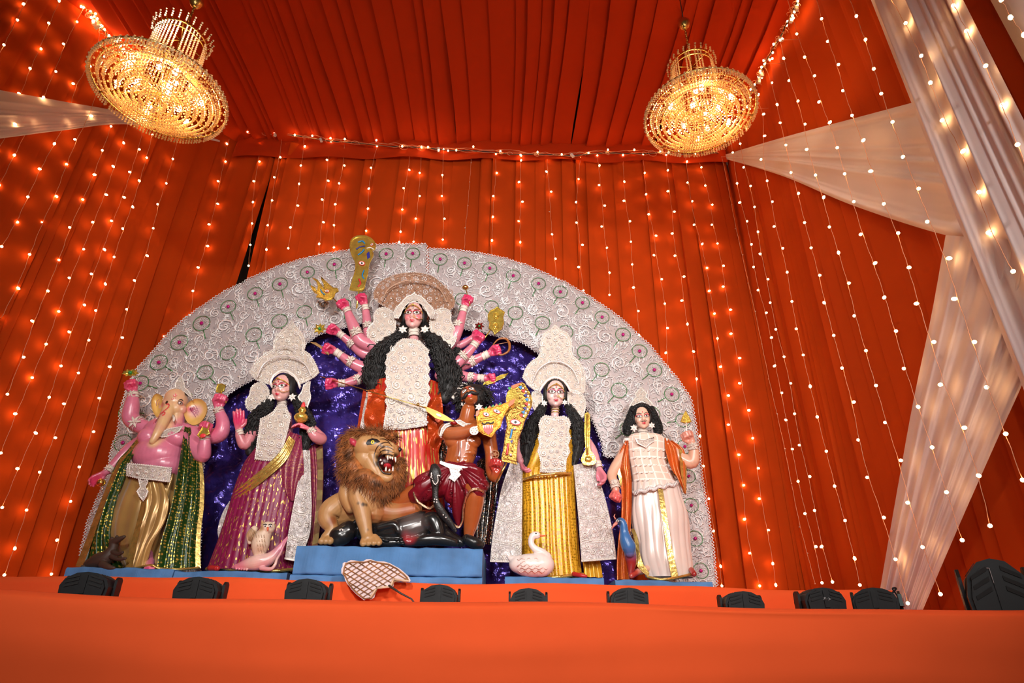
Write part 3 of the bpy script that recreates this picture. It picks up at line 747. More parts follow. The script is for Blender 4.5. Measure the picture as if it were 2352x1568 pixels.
PEARL = plain('pearl_paper', (.50, .43, .43), .4, .15, noise=.05, nscale=20, bump=.6, bscale=70)
SILV = plain('silver_foil', (.97, .94, .95), .22, .15, noise=.06, nscale=30)
GREEN = plain('green_glitter', (.05, .30, .08), .35, .4); MAG = plain('magenta_gem', (.55, .01, .22), .15, .2, coat=1)
GLIT = plain('pale_glitter', (.95, .88, .92), .12, .6, noise=.2, nscale=200)
AY = 6.32
mp_ = lambda s: mpp(W(1000, 800, AY)) * s
def spiral_me(turn, n=15, r0=.12, fl=1):
    mb = MB(); pts = []
    for i in range(n):
        a = i / (n - 1); g = a * turn * 2 * pi; r = r0 + (1 - r0) * a; pts.append(V((r * cos(g) * fl, 0, r * sin(g))))
    mb.tube(pts, [.095 + .04 * i / n for i in range(n)], 3, up=V((0, 1, 0))); return mb
SP = []
for tn, fl in ((1.9, 1), (1.9, -1), (1.4, 1), (1.4, -1)):
    me = mesh_of(spiral_me(tn, fl=fl), name='scroll', smooth=True); me.materials.append(SILV); SP.append(me)
mbm = MB()
for k in range(9):
    g = 2 * pi * k / 9; c = V((cos(g) * .62, -.03, sin(g) * .62)); d = V((cos(g), 0, sin(g))); s = V((-sin(g), 0, cos(g)))
    mbm.tube([d * .36, d * .6 + s * .15, d * .84, d * .6 - s * .15, d * .36], .035, 3, up=V((0, 1, 0)))
MED_ME = mesh_of(mbm, name='medallion'); MED_ME.materials.append(SILV)
mbr = MB(); mbr.torus((0, -.02, 0), 1.0, .042, 24, 4); RING_ME = mesh_of(mbr, name='ring'); RING_ME.materials.append(GREEN)
mbs = MB(); mbs.tube([(0, 0, -1.0), (0, -.02, -2.3)], .05, 4); STEM_ME = mesh_of(mbs, name='stem'); STEM_ME.materials.append(GREEN)
mbg = MB(); mbg.ell((0, -.05, 0), (.24, .14, .24), nu=8, nv=6); GEM_ME = mesh_of(mbg, name='gem'); GEM_ME.materials.append(MAG)
mbg = MB(); mbg.ell((0, -.05, 0), (.17, .10, .17), nu=8, nv=6); GEM2_ME = mesh_of(mbg, name='gem'); GEM2_ME.materials.append(GLIT)

def arch_half(poly, meds, label, seed, hidden):
    rnd = random.Random(seed); 
    o0 = W(sum(p[0] for p in poly) / len(poly), 1300, AY); t = thing('silver_arch', label, 'backdrop', o0, 'silver foil arch panels')
    mb = MB()                                            # the board, with a wavy scalloped rim
    out = []
    for i, (x, y) in enumerate(poly):
        x2, y2 = poly[(i + 1) % len(poly)]; L = sqrt((x2 - x) ** 2 + (y2 - y) ** 2); k = max(1, int(L / 7))
        for j in range(k): out.append((x + (x2 - x) * j / k + rnd.uniform(-1.4, 1.4), y + (y2 - y) * j / k + rnd.uniform(-1.4, 1.4)))
    mb.prism([W(x, y, AY) for x, y in out], V((0, .03, 0))); obj('board', mb, PEARL, t, False)
    mb = MB()                                            # lace rim
    for i in range(0, len(out)):
        x, y = out[i]; x2, y2 = out[(i + 1) % len(out)]; p = W(x, y, AY - .02); q = W(x2, y2, AY - .02); d = (q - p).normalized(); nrm = V((d.z, 0, -d.x)) 
        mb.tube([p, (p + q) / 2 - nrm * .022, q], .006, 3); mb.ell((p + q) / 2 + V((0, -.004, 0)) + nrm * .012, .006, nu=5, nv=3)
    obj('lace_rim', mb, SILV, t, kind='stuff')
    occ = []
    for (x, y, gem, rot, rpx) in meds:
        p = W(x, y, AY - .018); s = rpx * mpp(p)
        m = link('medallion', MED_ME, None, t, p - o0); m.scale = (s, s, s); m.rotation_euler = (0, radians(rot), 0)
        link('ring', RING_ME, None, m); link('stem', STEM_ME, None, m); link('gem', GEM_ME if gem else GEM2_ME, None, m)
        occ.append((x, y, rpx + 3))
        a = radians(rot); occ.append((x - sin(a) * rpx * 1.6, y + cos(a) * rpx * 1.6, 4))
    n = 0; tries = 0
    for rad, cnt in ((19, 70), (13, 90), (9, 130), (6.5, 120)):
        k = 0
        for _ in range(cnt * 45):
            if k >= cnt: break
            x = rnd.uniform(150, 1660); y = rnd.uniform(555, 1345)
            if not inside(poly, x, y) or edge_dist(poly, x, y) < rad: continue
            if any((x - a) ** 2 + (y - b) ** 2 < (rad * .98 + c) ** 2 for a, b, c in occ): continue
            occ.append((x, y, rad)); k += 1
            if inside(hidden, x, y) if hidden else False: continue
            if n < 290:
                p = W(x, y, AY - .014); s = rad * mpp(p); o = link('scroll', rnd.choice(SP), None, t, p - o0); o.scale = (s, s, s); o.rotation_euler = (0, rnd.uniform(0, 6.28), 0); n += 1
    mb = MB(); sp2 = MB()                                # fine foil dashes and sequins between them
    X0 = min(p[0] for p in poly); X1 = max(p[0] for p in poly); Y0 = min(p[1] for p in poly); Y1 = max(p[1] for p in poly); cnt = 0
    for _ in range(30000):
        if cnt > 4300: break
        x = rnd.uniform(X0, X1); y = rnd.uniform(Y0, Y1)
        if not inside(poly, x, y): continue
        if any(abs(x - a) < c * .8 and (x - a) ** 2 + (y - b) ** 2 < (c * .8) ** 2 for a, b, c in occ[:len(meds) * 2]): continue
        cnt += 1; g0 = mnoise.noise(V((x * .012, y * .012, seed))) * 9; L = rnd.uniform(7, 14); cv = rnd.choice((-1, 1)) * rnd.uniform(.1, .5)
        if rnd.random() < .75:
            q = []
            for j in range(4): q.append(W(x, y, AY - .008 - .008 * (j in (1, 2)))); x += cos(g0) * L / 3; y += sin(g0) * L / 3; g0 += cv
            if inside(poly, x, y): mb.tube(q, .0055, 3, cap=False)
        else: bead(sp2, W(x, y, AY - .010), rnd.uniform(.005, .009), 1)
    obj('foil_dash', mb, SILV, t, kind='stuff'); obj('sequin', sp2, GLIT, t, False, kind='stuff')
    return t
PL = [(979, 562), (979, 790), (890, 800), (850, 735), (735, 765), (705, 785), (650, 820), (585, 866), (520, 905), (490, 960), (474, 1010), (462, 1100), (455, 1330), (190, 1330), (186, 1270), (206, 1190), (240, 1110), (250, 1080), (258, 1030),
      (272, 990), (281, 930), (296, 880), (312, 852), (345, 815), (385, 768), (420, 735), (470, 700), (520, 668), (575, 640), (640, 612), (700, 594), (760, 581), (800, 575), (860, 563), (915, 560)]
PR = [(985, 571), (1040, 574), (1110, 583), (1160, 594), (1215, 612), (1260, 632), (1300, 650), (1350, 680), (1400, 712), (1440, 745), (1490, 792), (1530, 840), (1562, 880), (1585, 915), (1590, 935), (1597, 975), (1604, 1030), (1612, 1100), (1620, 1150),
      (1630, 1210), (1638, 1270), (1645, 1346), (1500, 1346), (1440, 1200), (1430, 1047), (1390, 1047), (1381, 1010), (1368, 975), (1340, 920), (1300, 870), (1240, 812), (1200, 785), (1110, 762), (1060, 752), (985, 790)]
mL = [(463, 742, 1, -25, 19), (412, 786, 1, -40, 19), (365, 832, 1, -60, 19), (322, 880, 1, -75, 19), (291, 945, 1, -85, 18), (282, 1016, 1, -90, 19), (524, 704, 1, -30, 17), (586, 674, 1, -25, 17), (643, 652, 1, -22, 17), (706, 625, 1, -20, 16),
      (768, 607, 1, -15, 17), (887, 583, 1, 0, 16), (948, 582, 1, 4, 16), (583, 768, 0, -30, 18), (524, 810, 0, -38, 18), (471, 855, 0, -48, 18), (642, 737, 0, -25, 18), (699, 716, 0, -20, 17), (425, 915, 0, -60, 17), (790, 700, 0, -10, 16)]
mR = [(1011, 595, 1, 5, 16), (1067, 604, 1, 12, 16), (1125, 616, 1, 15, 16), (1179, 633, 1, 18, 16), (1237, 651, 1, 22, 16), (1287, 670, 1, 26, 16), (1338, 695, 1, 30, 16), (1383, 728, 1, 33, 16), (1431, 768, 1, 36, 17), (1469, 806, 1, 40, 17), (1503, 849, 1, 50, 17),
      (1543, 905, 1, 60, 17), (1568, 965, 0, 80, 16), (1573, 1025, 1, 90, 16), (1582, 1093, 1, 95, 15), (1588, 1160, 1, 95, 16), (1597, 1236, 1, 95, 17), (1610, 1310, 1, 95, 17), (1184, 718, 0, 20, 17), (1246, 741, 0, 25, 17), (1299, 762, 0, 30, 17),
      (1343, 808, 0, 35, 17), (1382, 848, 0, 38, 17), (1422, 896, 0, 42, 18), (1129, 704, 0, 12, 16), (1061, 686, 0, 8, 16), (1500, 950, 0, 60, 16), (1440, 985, 0, 50, 16)]
arch_half(PL, mL, 'left half of the silver foil arch with pink-centred round flowers', 41, None)
arch_half(PR, mR, 'right half of the silver foil arch reaching down behind the male statue', 43, None)
# ================================================================= FIGURE TOOLKIT
import numpy as np
SKIN = painted('painted_clay', .32, .35)
def remesh_bake(mb, voxel, origin, smooth=3, name='body'):
    me = mesh_of(mb, origin, False, name); o = bpy.data.objects.new('tmp', me); COL.objects.link(o)
    r = o.modifiers.new('r', 'REMESH'); r.mode = 'VOXEL'; r.voxel_size = voxel
    if smooth: s = o.modifiers.new('s', 'SMOOTH'); s.factor = .5; s.iterations = smooth
    dg = bpy.context.evaluated_depsgraph_get(); out = bpy.data.meshes.new_from_object(o.evaluated_get(dg))
    out.name = name; bpy.data.objects.remove(o); bpy.data.meshes.remove(me)
    out.polygons.foreach_set('use_smooth', [True] * len(out.polygons)); return out
def paint(me, origin, base, spots):
    n = len(me.vertices); co = np.empty(n * 3, dtype=np.float32); me.vertices.foreach_get('co', co); co = co.reshape(-1, 3) + np.array(origin, dtype=np.float32)
    col = np.tile(np.array(base, dtype=np.float32), (n, 1))
    for p, r, c in spots:
        d = np.linalg.norm(co - np.array(p, dtype=np.float32), axis=1) / r; wgt = np.clip(1.35 - d, 0, 1); wgt = (wgt * wgt * (3 - 2 * wgt))[:, None]
        col = col * (1 - wgt) + np.array(c, dtype=np.float32) * wgt
    a = me.color_attributes.new('paint', 'FLOAT_COLOR', 'POINT'); a.data.foreach_set('color', np.hstack([col, np.ones((n, 1), dtype=np.float32)]).ravel())
class Fig:
    def __init__(s, name, label, cat, Y, base, group=None, k=None):
        s.Y = Y; s.k = mpp(W(base[0], base[1] - 150, Y)); o = W(base[0], base[1], Y); s.t = thing(name, label, cat, V((o.x, Y, base[2] if len(base) > 2 else o.z)), group)
        s.mb = MB(); s.spots = []; s.hf = None
    def P(s, x, y, d=0): return W(x, y, s.Y - d * s.k)
    def limb(s, pts, n=20, mb=None, flat=None, up=(0, -1, 0)):
        mb = mb or s.mb; m = (len(pts) - 1) * 6 + 1; c = crom([tuple(p) for p in pts], m)
        mb.tube([s.P(*q[:3]) for q in c], [max(.001, q[3] * s.k) for q in c], n, flat=flat, up=up)
        if not flat:
            for q in (c[0], c[-1]): mb.ell(s.P(*q[:3]), q[3] * s.k * .99, nu=10, nv=8)
    def ball(s, x, y, d, rx, ry=None, rz=None, mb=None, R=None):
        ry = ry or rx; rz = rz or rx; (mb or s.mb).ell(s.P(x, y, d), (rx * s.k, ry * s.k, rz * s.k), R, *((36, 26) if rx > 18 else (18, 12)))
    def hand(s, w, kn, mode, nrm, th=1, size=None, col=None):
        """w: wrist (x,y,d), kn: knuckle centre (x,y,d) in photo pixels; nrm: palm normal; th: side of the thumb"""
        A = s.P(*w); B = s.P(*kn); a = (B - A).normalized(); L = ((B - A).length if size is None else size * s.k) * (1.58 if mode == 'fist' else 1.4 if mode == 'relax' else 1.15); B = A + a * L * (.82 if mode == 'fist' else 1)
        n = V(nrm); n = (n - a * n.dot(a)).normalized(); sd = a.cross(n).normalized(); pw = L * .86; mb = s.mb; r = L * .155
        size_fix = 1; curl = {'fist': (75, 95, 60), 'open': (4, 6, 6), 'relax': (25, 35, 25), 'pinch': (45, 55, 30), 'droop': (18, 28, 20)}[mode]
        for i in range(4):
            f = (i - 1.5) / 1.5; ln = L * (.78, .9, .85, .68)[i if th > 0 else 3 - i] 
            base = B + sd * (f * pw * .40) - a * (L * .06 * abs(f))
            mb.tube([A + sd * (f * pw * .14), base], [r * 1.15, r * 1.12], 8); mb.ell(base, r * 1.12, nu=8, nv=6)
            ang = f * (-.10 if mode == 'open' else 0); p = base; g = 0
            for j, (fr, cu) in enumerate(zip((.44, .32, .26), curl)):
                g += radians(cu + (i - 1.5) * 1.5); dr = (a * cos(g) + n * sin(g) + sd * (f * .12 if mode in ('open', 'droop') else 0)).normalized()
                q = p + dr * ln * fr; mb.tube([p, q], [r * (1.0 - .1 * j), r * (.92 - .12 * j)], 8); mb.ell(q, r * (.94 - .12 * j), nu=8, nv=6); p = q
        mb.ell(A + a * L * .5, (r * .2,) * 3)
        t0 = A + a * L * .22 + sd * (th * pw * .26) + n * r * .4
        if mode == 'open': t1 = t0 + (a * .55 + sd * th * .75) * L * .42; t2 = t1 + (a * .95 + sd * th * .25) * L * .36
        elif mode in ('relax', 'droop'): t1 = t0 + (a * .75 + sd * th * .4 + n * .35) * L * .42; t2 = t1 + (a * .9 + n * .3) * L * .34
        else: t1 = t0 + (a * .6 + sd * th * .35 + n * .65) * L * .44; t2 = t1 + (a * .35 - sd * th * .75 + n * .45) * L * .40
        mb.tube([t0 - a * L * .12 - sd * th * pw * .1, t0, t1, t2], [r * 1.1, r * 1.25, r * 1.0, r * .75], 8); mb.ell(t2, r * .76, nu=8, nv=6)
        if col: s.spots.append((B + n * r * .8, L * .95, col))
    def head(s, x, y, d, wpx, yaw=0, pitch=0, roll=0, male=False):
        h = wpx * s.k / .57; c = s.P(x, y, d)
        Rm = Matrix.Rotation(radians(yaw), 3, 'Z') @ Matrix.Rotation(radians(pitch), 3, 'X') @ Matrix.Rotation(radians(roll), 3, 'Y')
        X, F, U = Rm @ V((1, 0, 0)), Rm @ V((0, -1, 0)), Rm @ V((0, 0, 1)); s.hf = (c, X, F, U, h)
        R = Matrix((X, F, U)).transposed()
        def L_(p): return c + X * (p[0] * h) + F * (p[1] * h) + U * (p[2] * h)
        def e(p, r): s.mb.ell(L_(p), tuple(q * h for q in r), R, 18, 14)
        e((0, -.06, .13), (.33, .38, .36)); e((0, .06, -.02), (.295, .30, .34)); e((0, .10, -.19), (.245, .23, .24)); e((0, .22, -.36), (.095, .09, .075))
        for sx in (-1, 1):
            e((sx * .13, .22, -.13), (.12, .11, .12)); e((sx * .13, .265, .10), (.12, .06, .035)); e((sx * .14, .275, .02), (.085, .05, .045))
            e((sx * .30, -.02, -.03), (.035, .07, .10)); e((sx * .042, .355, -.125), (.035, .045, .028))
        s.mb.tube([L_((0, .30, .09)), L_((0, .345, .0)), L_((0, .40, -.10))], [h * .03, h * .036, h * .048], 10); e((0, .40, -.105), (.047, .045, .038)); e((0, .34, -.16), (.05, .05, .03))
        e((0, .335, -.222), (.085, .035, .022)); e((0, .325, -.262), (.068, .04, .028))
        if male: e((0, .18, -.33), (.15, .13, .09))
        return L_
    def finish(s, base, voxel, name='body', mat=None, smooth=2):
        o0 = ORG[s.t.name]; me = remesh_bake(s.mb, voxel, o0, smooth, name); paint(me, o0, base, s.spots)
        s.body = link(name, me, mat or SKIN, s.t); ORG[s.body.name] = o0
        s.bvh = BVHTree.FromPolygons([v.co + o0 for v in me.vertices], [tuple(p.vertices) for p in me.polygons]); return s.body
    def decal(s, mb, poly, eps=.0016, rings=3, fr=None, reach=1.0):
        """painted patch: outline poly in head units (x, z), laid onto the modelled surface"""
        c, X, F, U, h = fr or s.hf; n = len(poly); cx = sum(p[0] for p in poly) / n; cz = sum(p[1] for p in poly) / n; vs = []; ok = True
        def pr(x, z):
            o = c + X * (x * h) + U * (z * h)
            if fr: dv = (o - EY).normalized(); hit = s.bvh.ray_cast(EY, dv, 20); return (hit[0] - dv * eps) if hit[0] is not None else o
            o = o + F * (reach * h); hit = s.bvh.ray_cast(o, -F, (reach * 2 + 1) * h)
            return (hit[0] + F * eps) if hit[0] is not None else o - F * (reach * h * .75)
        vs.append(pr(cx, cz))
        for k in range(1, rings + 1):
            for x, z in poly: vs.append(pr(cx + (x - cx) * k / rings, cz + (z - cz) * k / rings))
        fs = [(0, 1 + i, 1 + (i + 1) % n) for i in range(n)]
        for k in range(rings - 1):
            for i in range(n): a = 1 + k * n + i; b = 1 + k * n + (i + 1) % n; fs.append((a, a + n, b + n, b))
        mb.add(vs, fs); return mb
    def part(s, name, mb, mat, smooth=True, kind=None, label=None, parent=None): return obj(name, mb, mat, parent or s.t, smooth, kind, label)

PM = {}
def pm(name, col, rough=.35, **k):
    if name not in PM: PM[name] = plain('paint_' + name, col, rough, noise=.02, **k)
    return PM[name]
def almond(cx, cz, a, b, tilt=0, n=18, pt=1.25):
    out = []
    for i in range(n):
        g = 2 * pi * i / n; x = a * cos(g); z = b * sin(g) * abs(sin(g)) ** (pt - 1); out.append((cx + x, cz + z + tilt * x))
    return out
def disc(cx, cz, r, n=12): return [(cx + r * cos(2 * pi * i / n), cz + r * sin(2 * pi * i / n)) for i in range(n)]
def ribbon(pts, w):
    m = len(pts); up = []; dn = []
    for i, (x, z) in enumerate(pts):
        a, b = pts[max(0, i - 1)], pts[min(m - 1, i + 1)]; dx, dz = b[0] - a[0], b[1] - a[1]; L = sqrt(dx * dx + dz * dz) + 1e-9; ww = w[i] if hasattr(w, '__len__') else w
        up.append((x - dz / L * ww, z + dx / L * ww)); dn.append((x + dz / L * ww, z - dx / L * ww))
    return up, dn
def decal_strip(s, mb, pts, w, eps=.0022, fr=None, reach=1.0):
    c, X, F, U, h = fr or s.hf; up, dn = ribbon(pts, w)
    def pr(x, z):
        o = c + X * (x * h) + U * (z * h)
        if fr: dv = (o - EY).normalized(); hit = s.bvh.ray_cast(EY, dv, 20); return (hit[0] - dv * eps) if hit[0] is not None else o
        o = o + F * (reach * h); hit = s.bvh.ray_cast(o, -F, (reach * 2 + 1) * h); return (hit[0] + F * eps) if hit[0] is not None else o - F * (reach * h * .7)
    vs = [pr(*p) for p in up] + [pr(*p) for p in dn]; n = len(up); mb.add(vs, [(i, i + 1, n + i + 1, n + i) for i in range(n - 1)])
def face(s, shadow=(.75, .10, .13), lips=(.65, .03, .06), brow=(.03, .015, .012), eye_s=1.1, tilt=.10, bindi=True, ring=True, lipw=1.0):
    a, b = .098 * eye_s, .048 * eye_s
    for sx in (-1, 1):
        ex, ez = sx * .135, .02
        m = MB(); s.decal(m, almond(ex + sx * .01, ez + .022, a * 1.28, b * 1.55, sx * tilt)); s.part('eye_shadow', m, pm('shadow%.2f' % shadow[1], shadow))
        m = MB(); s.decal(m, almond(ex, ez, a * 1.14, b * 1.22, sx * tilt), .0024); e = s.part('eye', m, pm('kohl', (.012, .008, .008)))
        m = MB(); s.decal(m, almond(ex, ez - .002, a * .95, b * .86, sx * tilt), .0032); s.part('eye_white', m, pm('eyewhite', (.85, .78, .74)), parent=e)
        m = MB(); s.decal(m, disc(ex, ez, b * .78), .004, 2); s.part('iris', m, pm('iris', (.10, .045, .02)), parent=e)
        m = MB(); s.decal(m, disc(ex, ez, b * .38, 10), .0046, 2); s.part('pupil', m, pm('kohl', (.012, .008, .008)), parent=e)
        m = MB(); m_ = [(sx * (.035 + .20 * t), .098 + .055 * sin(t * 2.3) - .01 * t) for t in [i / 10 for i in range(11)]]
        decal_strip(s, m, m_, [.006 + .007 * sin(pi * i / 10) for i in range(11)]); s.part('eyebrow', m, pm('brow', brow))
    m = MB(); lw = .085 * lipw
    s.decal(m, [(-lw, -.238), (-lw * .55, -.218), (-.02, -.205), (0, -.212), (.02, -.205), (lw * .55, -.218), (lw, -.238), (lw * .5, -.243), (0, -.245), (-lw * .5, -.243)], .002)
    s.decal(m, [(-lw * .9, -.242), (0, -.249), (lw * .9, -.242), (lw * .5, -.28), (0, -.292), (-lw * .5, -.28)], .002); s.part('lips', m, pm('lips%.2f' % lips[0], lips, .2, coat=.6))
    if bindi:
        m = MB(); s.decal(m, almond(0, .175, .018, .03, pt=1), .0025, 2); s.part('forehead_mark', m, pm('redmark', (.6, .01, .03)))
    if ring:
        c, X, F, U, h = s.hf; m = MB(); L_ = lambda p: c + X * (p[0] * h) + F * (p[1] * h) + U * (p[2] * h)
        m.torus(L_((.075, .42, -.13)), .036 * h, .006 * h, 14, 4, (X, U)); m.tube([L_(p) for p in crom([(.08, .40, -.14), (.17, .36, -.20), (.25, .24, -.17), (.31, .12, -.10)], 12)], .009 * h, 5); s.part('nose_chain', m, GOLD)
def tikli(s, mat):
    c, X, F, U, h = s.hf; L_ = lambda p: c + X * (p[0] * h) + F * (p[1] * h) + U * (p[2] * h); m = MB()
    for sx in (-1, 1): m.tube([L_(p) for p in crom([(0, .375, .27), (sx * .12, .335, .22), (sx * .22, .25, .15), (sx * .29, .12, .06)], 10)], .016 * h, 5)
    m.ell(L_((0, .39, .26)), .035 * h, nu=8, nv=6); s.part('forehead_chain', m, mat)
HAIR = plain('black_hair', (.008, .007, .007), .55, noise=.1, bump=.6, bscale=120)
def hair_cap(s, mb, r=1.0):
    c, X, F, U, h = s.hf; R = Matrix((X, F, U)).transposed()
    mb.ell(c + F * (-.13 * h) + U * (.14 * h), (.39 * h * r, .40 * h * r, .395 * h * r), R, 20, 14)
    for sx in (-1, 1): mb.ell(c + X * (sx * .31 * h) + F * (-.06 * h) + U * (.02 * h), (.085 * h, .20 * h, .30 * h), R, 12, 10)
def hair_mass(s, mb, path, seed, strands=26, amp=.30):
    strands = int(strands * 2.3)
    rnd = random.Random(seed); m = 40; c = crom([tuple(p) for p in path], m); P = [s.P(*q[:3]) for q in c]; r = [q[3] * s.k for q in c]
    mb.tube(P, [x * .86 * (1 + .12 * sin(i * 1.9 + seed)) for i, x in enumerate(r)], 12)
    for k in range(strands):
        g = 2 * pi * k / strands + rnd.uniform(-.2, .2); tw = rnd.uniform(-1.2, 1.2); f = rnd.uniform(1.3, 2.4); ph = rnd.uniform(0, 6); e = rnd.randint(-7, 0)
        q = []
        for i in range(0, m + min(0, e)):
            a = g + tw * i / m; rr = r[i] * (.88 + amp * .6 * sin(i * f + ph) + .06 * sin(i * 2.9 + k)); q.append(P[i] + V((cos(a) * rr, -abs(sin(a)) * rr if k % 3 else sin(a) * rr, sin(i * f * .9 + ph) * r[i] * amp * .5)))
        if len(q) > 2 and k % 2 == 0:
            jj = rnd.randint(3, len(q) - 1); w0 = q[jj]; rl_ = r[min(jj, m - 1)]; dr = V((rnd.uniform(-1, 1), -rnd.random(), rnd.uniform(-1, .3))); z = [w0]
            for _ in range(6): dr = (dr + V((rnd.uniform(-1, 1), rnd.uniform(-.6, .5), rnd.uniform(-1, .6)))).normalized(); z.append(z[-1] + dr * rl_ * .17)
            mb.tube(z, rl_ * .05, 3)
        if len(q) > 2: mb.tube(q, [max(.0015, r[min(i, m - 1)] * .075 * (1 - .6 * (i / len(q)) ** 3)) for i in range(len(q))], 4)

def skirt(s, name, rows, ratio, mat, fold, nu=220, nv=70, parent=None, v0=0, d=0, label=None):
    """closed garment: rows of (x left, x right, y) photo pixels; fold(t, v) radial wave, t=0 at the front, -pi..pi"""
    def fn(u, v):
        xl, xr, y = lerp_rows(rows, v); c = s.P((xl + xr) / 2, y, d); a = (xr - xl) / 2 * mpp(c); t = (u - .5) * 2 * pi; k = 1 + fold(t, v)
        return c + V((sin(t) * a * k, -cos(t) * a * ratio * k, 0))
    mb = MB(); mb.grid(fn, nu, nv); return s.part(name, mb, mat, label=label, parent=parent)
def sheet(s, name, L, R, mat, nu=40, nv=40, wave=None, u0=0, u1=1, parent=None, label=None, bulge=0, th=0.004):
    """draped cloth between two edge lines of (x, y, d) photo pixels"""
    def fn(u, v, o=0):
        u = u0 + (u1 - u0) * u; a = lerp_rows(L, v); b = lerp_rows(R, v); q = [a[i] + (b[i] - a[i]) * u for i in range(3)]
        p = s.P(*q); p.y -= bulge * sin(pi * u) * s.k + (wave(u, v) if wave else 0) + o; return p
    mb = MB(); mb.grid(lambda u, v: fn(u, v, th if u0 > 0 or u1 < 1 else 0), nu, nv); return s.part(name, mb, mat, parent=parent, label=label)
GOLD = plain('gold_foil', (1.0, .64, .12), .20, .74, noise=.15, nscale=15, bump=.5, bscale=50)
SHOLA = plain('white_pith_ornament', (.56, .47, .40), .5, .05, noise=.06, nscale=30, bump=.5, bscale=120)
SHOLA2 = plain('pearly_beads', (.86, .80, .78), .22, .25, noise=.1, nscale=80)
LACE = plain('cream_lace', (.76, .65, .57), .6, bump=.8, bscale=160)
FIL = plain('cream_relief', (.93, .87, .80), .32, .15, noise=.05, nscale=60)
def smooth_poly(poly, n):
    P = poly + [poly[0]]; return crom([tuple(p) for p in P], n)[:-1]
def plate(s, name, poly, d, mat=None, dome=0, th=.012, cen=None, rings=8, seed=1, fil=1.0, sizes=(7, 5, 3.5), parent=None, label=None, sym=None, curve=None, rimbeads=True, fmat=None, dense=1.0):
    """pith ornament: a domed board with a raised rim, scrolls, rosettes and beads"""
    mat = mat or SHOLA; n = len(poly); cx, cy = cen or (sum(p[0] for p in poly) / n, sum(p[1] for p in poly) / n)
    rad = max(sqrt((x - cx) ** 2 + (y - cy) ** 2) for x, y in poly)
    def dd(x, y):
        r = min(1, sqrt((x - cx) ** 2 + (y - cy) ** 2) / rad); v = d + dome * (1 - r * r)
        return v + (curve(x, y) if curve else 0)
    mb = MB(); vs = [s.P(cx, cy, dd(cx, cy))]
    for k in range(1, rings + 1):
        for x, y in poly: a, b = cx + (x - cx) * k / rings, cy + (y - cy) * k / rings; vs.append(s.P(a, b, dd(a, b)))
    fs = [(0, 1 + i, 1 + (i + 1) % n) for i in range(n)]
    for k in range(rings - 1):
        for i in range(n): a = 1 + k * n + i; b = 1 + k * n + (i + 1) % n; fs.append((a, a + n, b + n, b))
    o = len(vs); vs += [v + V((0, th, 0)) for v in vs]; fs += [tuple(i + o for i in reversed(f)) for f in fs]; e = 1 + (rings - 1) * n
    fs += [(e + i, e + (i + 1) % n, e + (i + 1) % n + o, e + i + o) for i in range(n)]
    mb.add(vs, fs); pl_ = s.part(name, mb, mat, smooth=False, parent=parent, label=label)
    if fil <= 0: return pl_
    rnd = random.Random(seed); mb = MB(); bd = MB(); k = s.k
    for sc in (.97, .88):
        q = [s.P(cx + (x - cx) * sc, cy + (y - cy) * sc, dd(cx + (x - cx) * sc, cy + (y - cy) * sc) + 1.2) for x, y in poly]; mb.tube(q + [q[0]], .9 * k, 4, cap=False)
    if rimbeads:
        for i, (x, y) in enumerate(poly):
            x2, y2 = poly[(i + 1) % n]; m = max(1, int(sqrt((x2 - x) ** 2 + (y2 - y) ** 2) / 4))
            for j in range(m): a, b = x + (x2 - x) * j / m, y + (y2 - y) * j / m; bd.ell(s.P(a, b, dd(a, b) + 1), 1.5 * k, nu=6, nv=4)
    occ = []; x0 = min(p[0] for p in poly); x1 = max(p[0] for p in poly); y0 = min(p[1] for p in poly); y1 = max(p[1] for p in poly)
    area_ = (x1 - x0) * (y1 - y0)
    for r in sizes:
        cnt = int(area_ * .40 * fil / (pi * r * r) / len(sizes) * dense) + 1; kk = 0
        for _ in range(cnt * 25):
            if kk >= cnt: break
            x = rnd.uniform(x0, x1); y = rnd.uniform(y0, y1)
            if not inside(poly, x, y) or edge_dist(poly, x, y) < r * 1.05: continue
            if any((x - a) ** 2 + (y - b) ** 2 < (r + c) ** 2 * .92 for a, b, c in occ): continue
            mir = [(x, y)] + ([(2 * sym - x, y)] if sym and abs(x - sym) > r else [])
            for xx, yy in mir:
                if not inside(poly, xx, yy): continue
                occ.append((xx, yy, r)); kk += 1; D = dd(xx, yy) + 1.0
                if rnd.random() < .55 and r > 3.6:
                    fl = 1 if xx < (sym or cx) else -1; ph = rnd.uniform(0, 6.28) if not sym else 1.2; q = []
                    for i in range(12): t = i / 11; g = ph + fl * t * 2 * pi * 1.5; rr = r * (.2 + .75 * t); q.append(s.P(xx + rr * cos(g), yy + rr * sin(g), D + .4))
                    mb.tube(q, .13 * r * k + .2 * k, 4)
                else:
                    m = 7 if r > 4 else 5
                    for i in range(m): g = 2 * pi * i / m; bd.ell(s.P(xx + r * .62 * cos(g), yy + r * .62 * sin(g), D), (r * .28 * k,) * 3, nu=6, nv=4)
                bd.ell(s.P(xx, yy, D), (r * .3 * k,) * 3, nu=6, nv=4)
    s.part('relief_scrolls', mb, fmat or FIL, kind='stuff', parent=pl_ if parent is None else parent); s.part('relief_beads', bd, SHOLA2, kind='stuff', parent=pl_ if parent is None else parent)
    return pl_
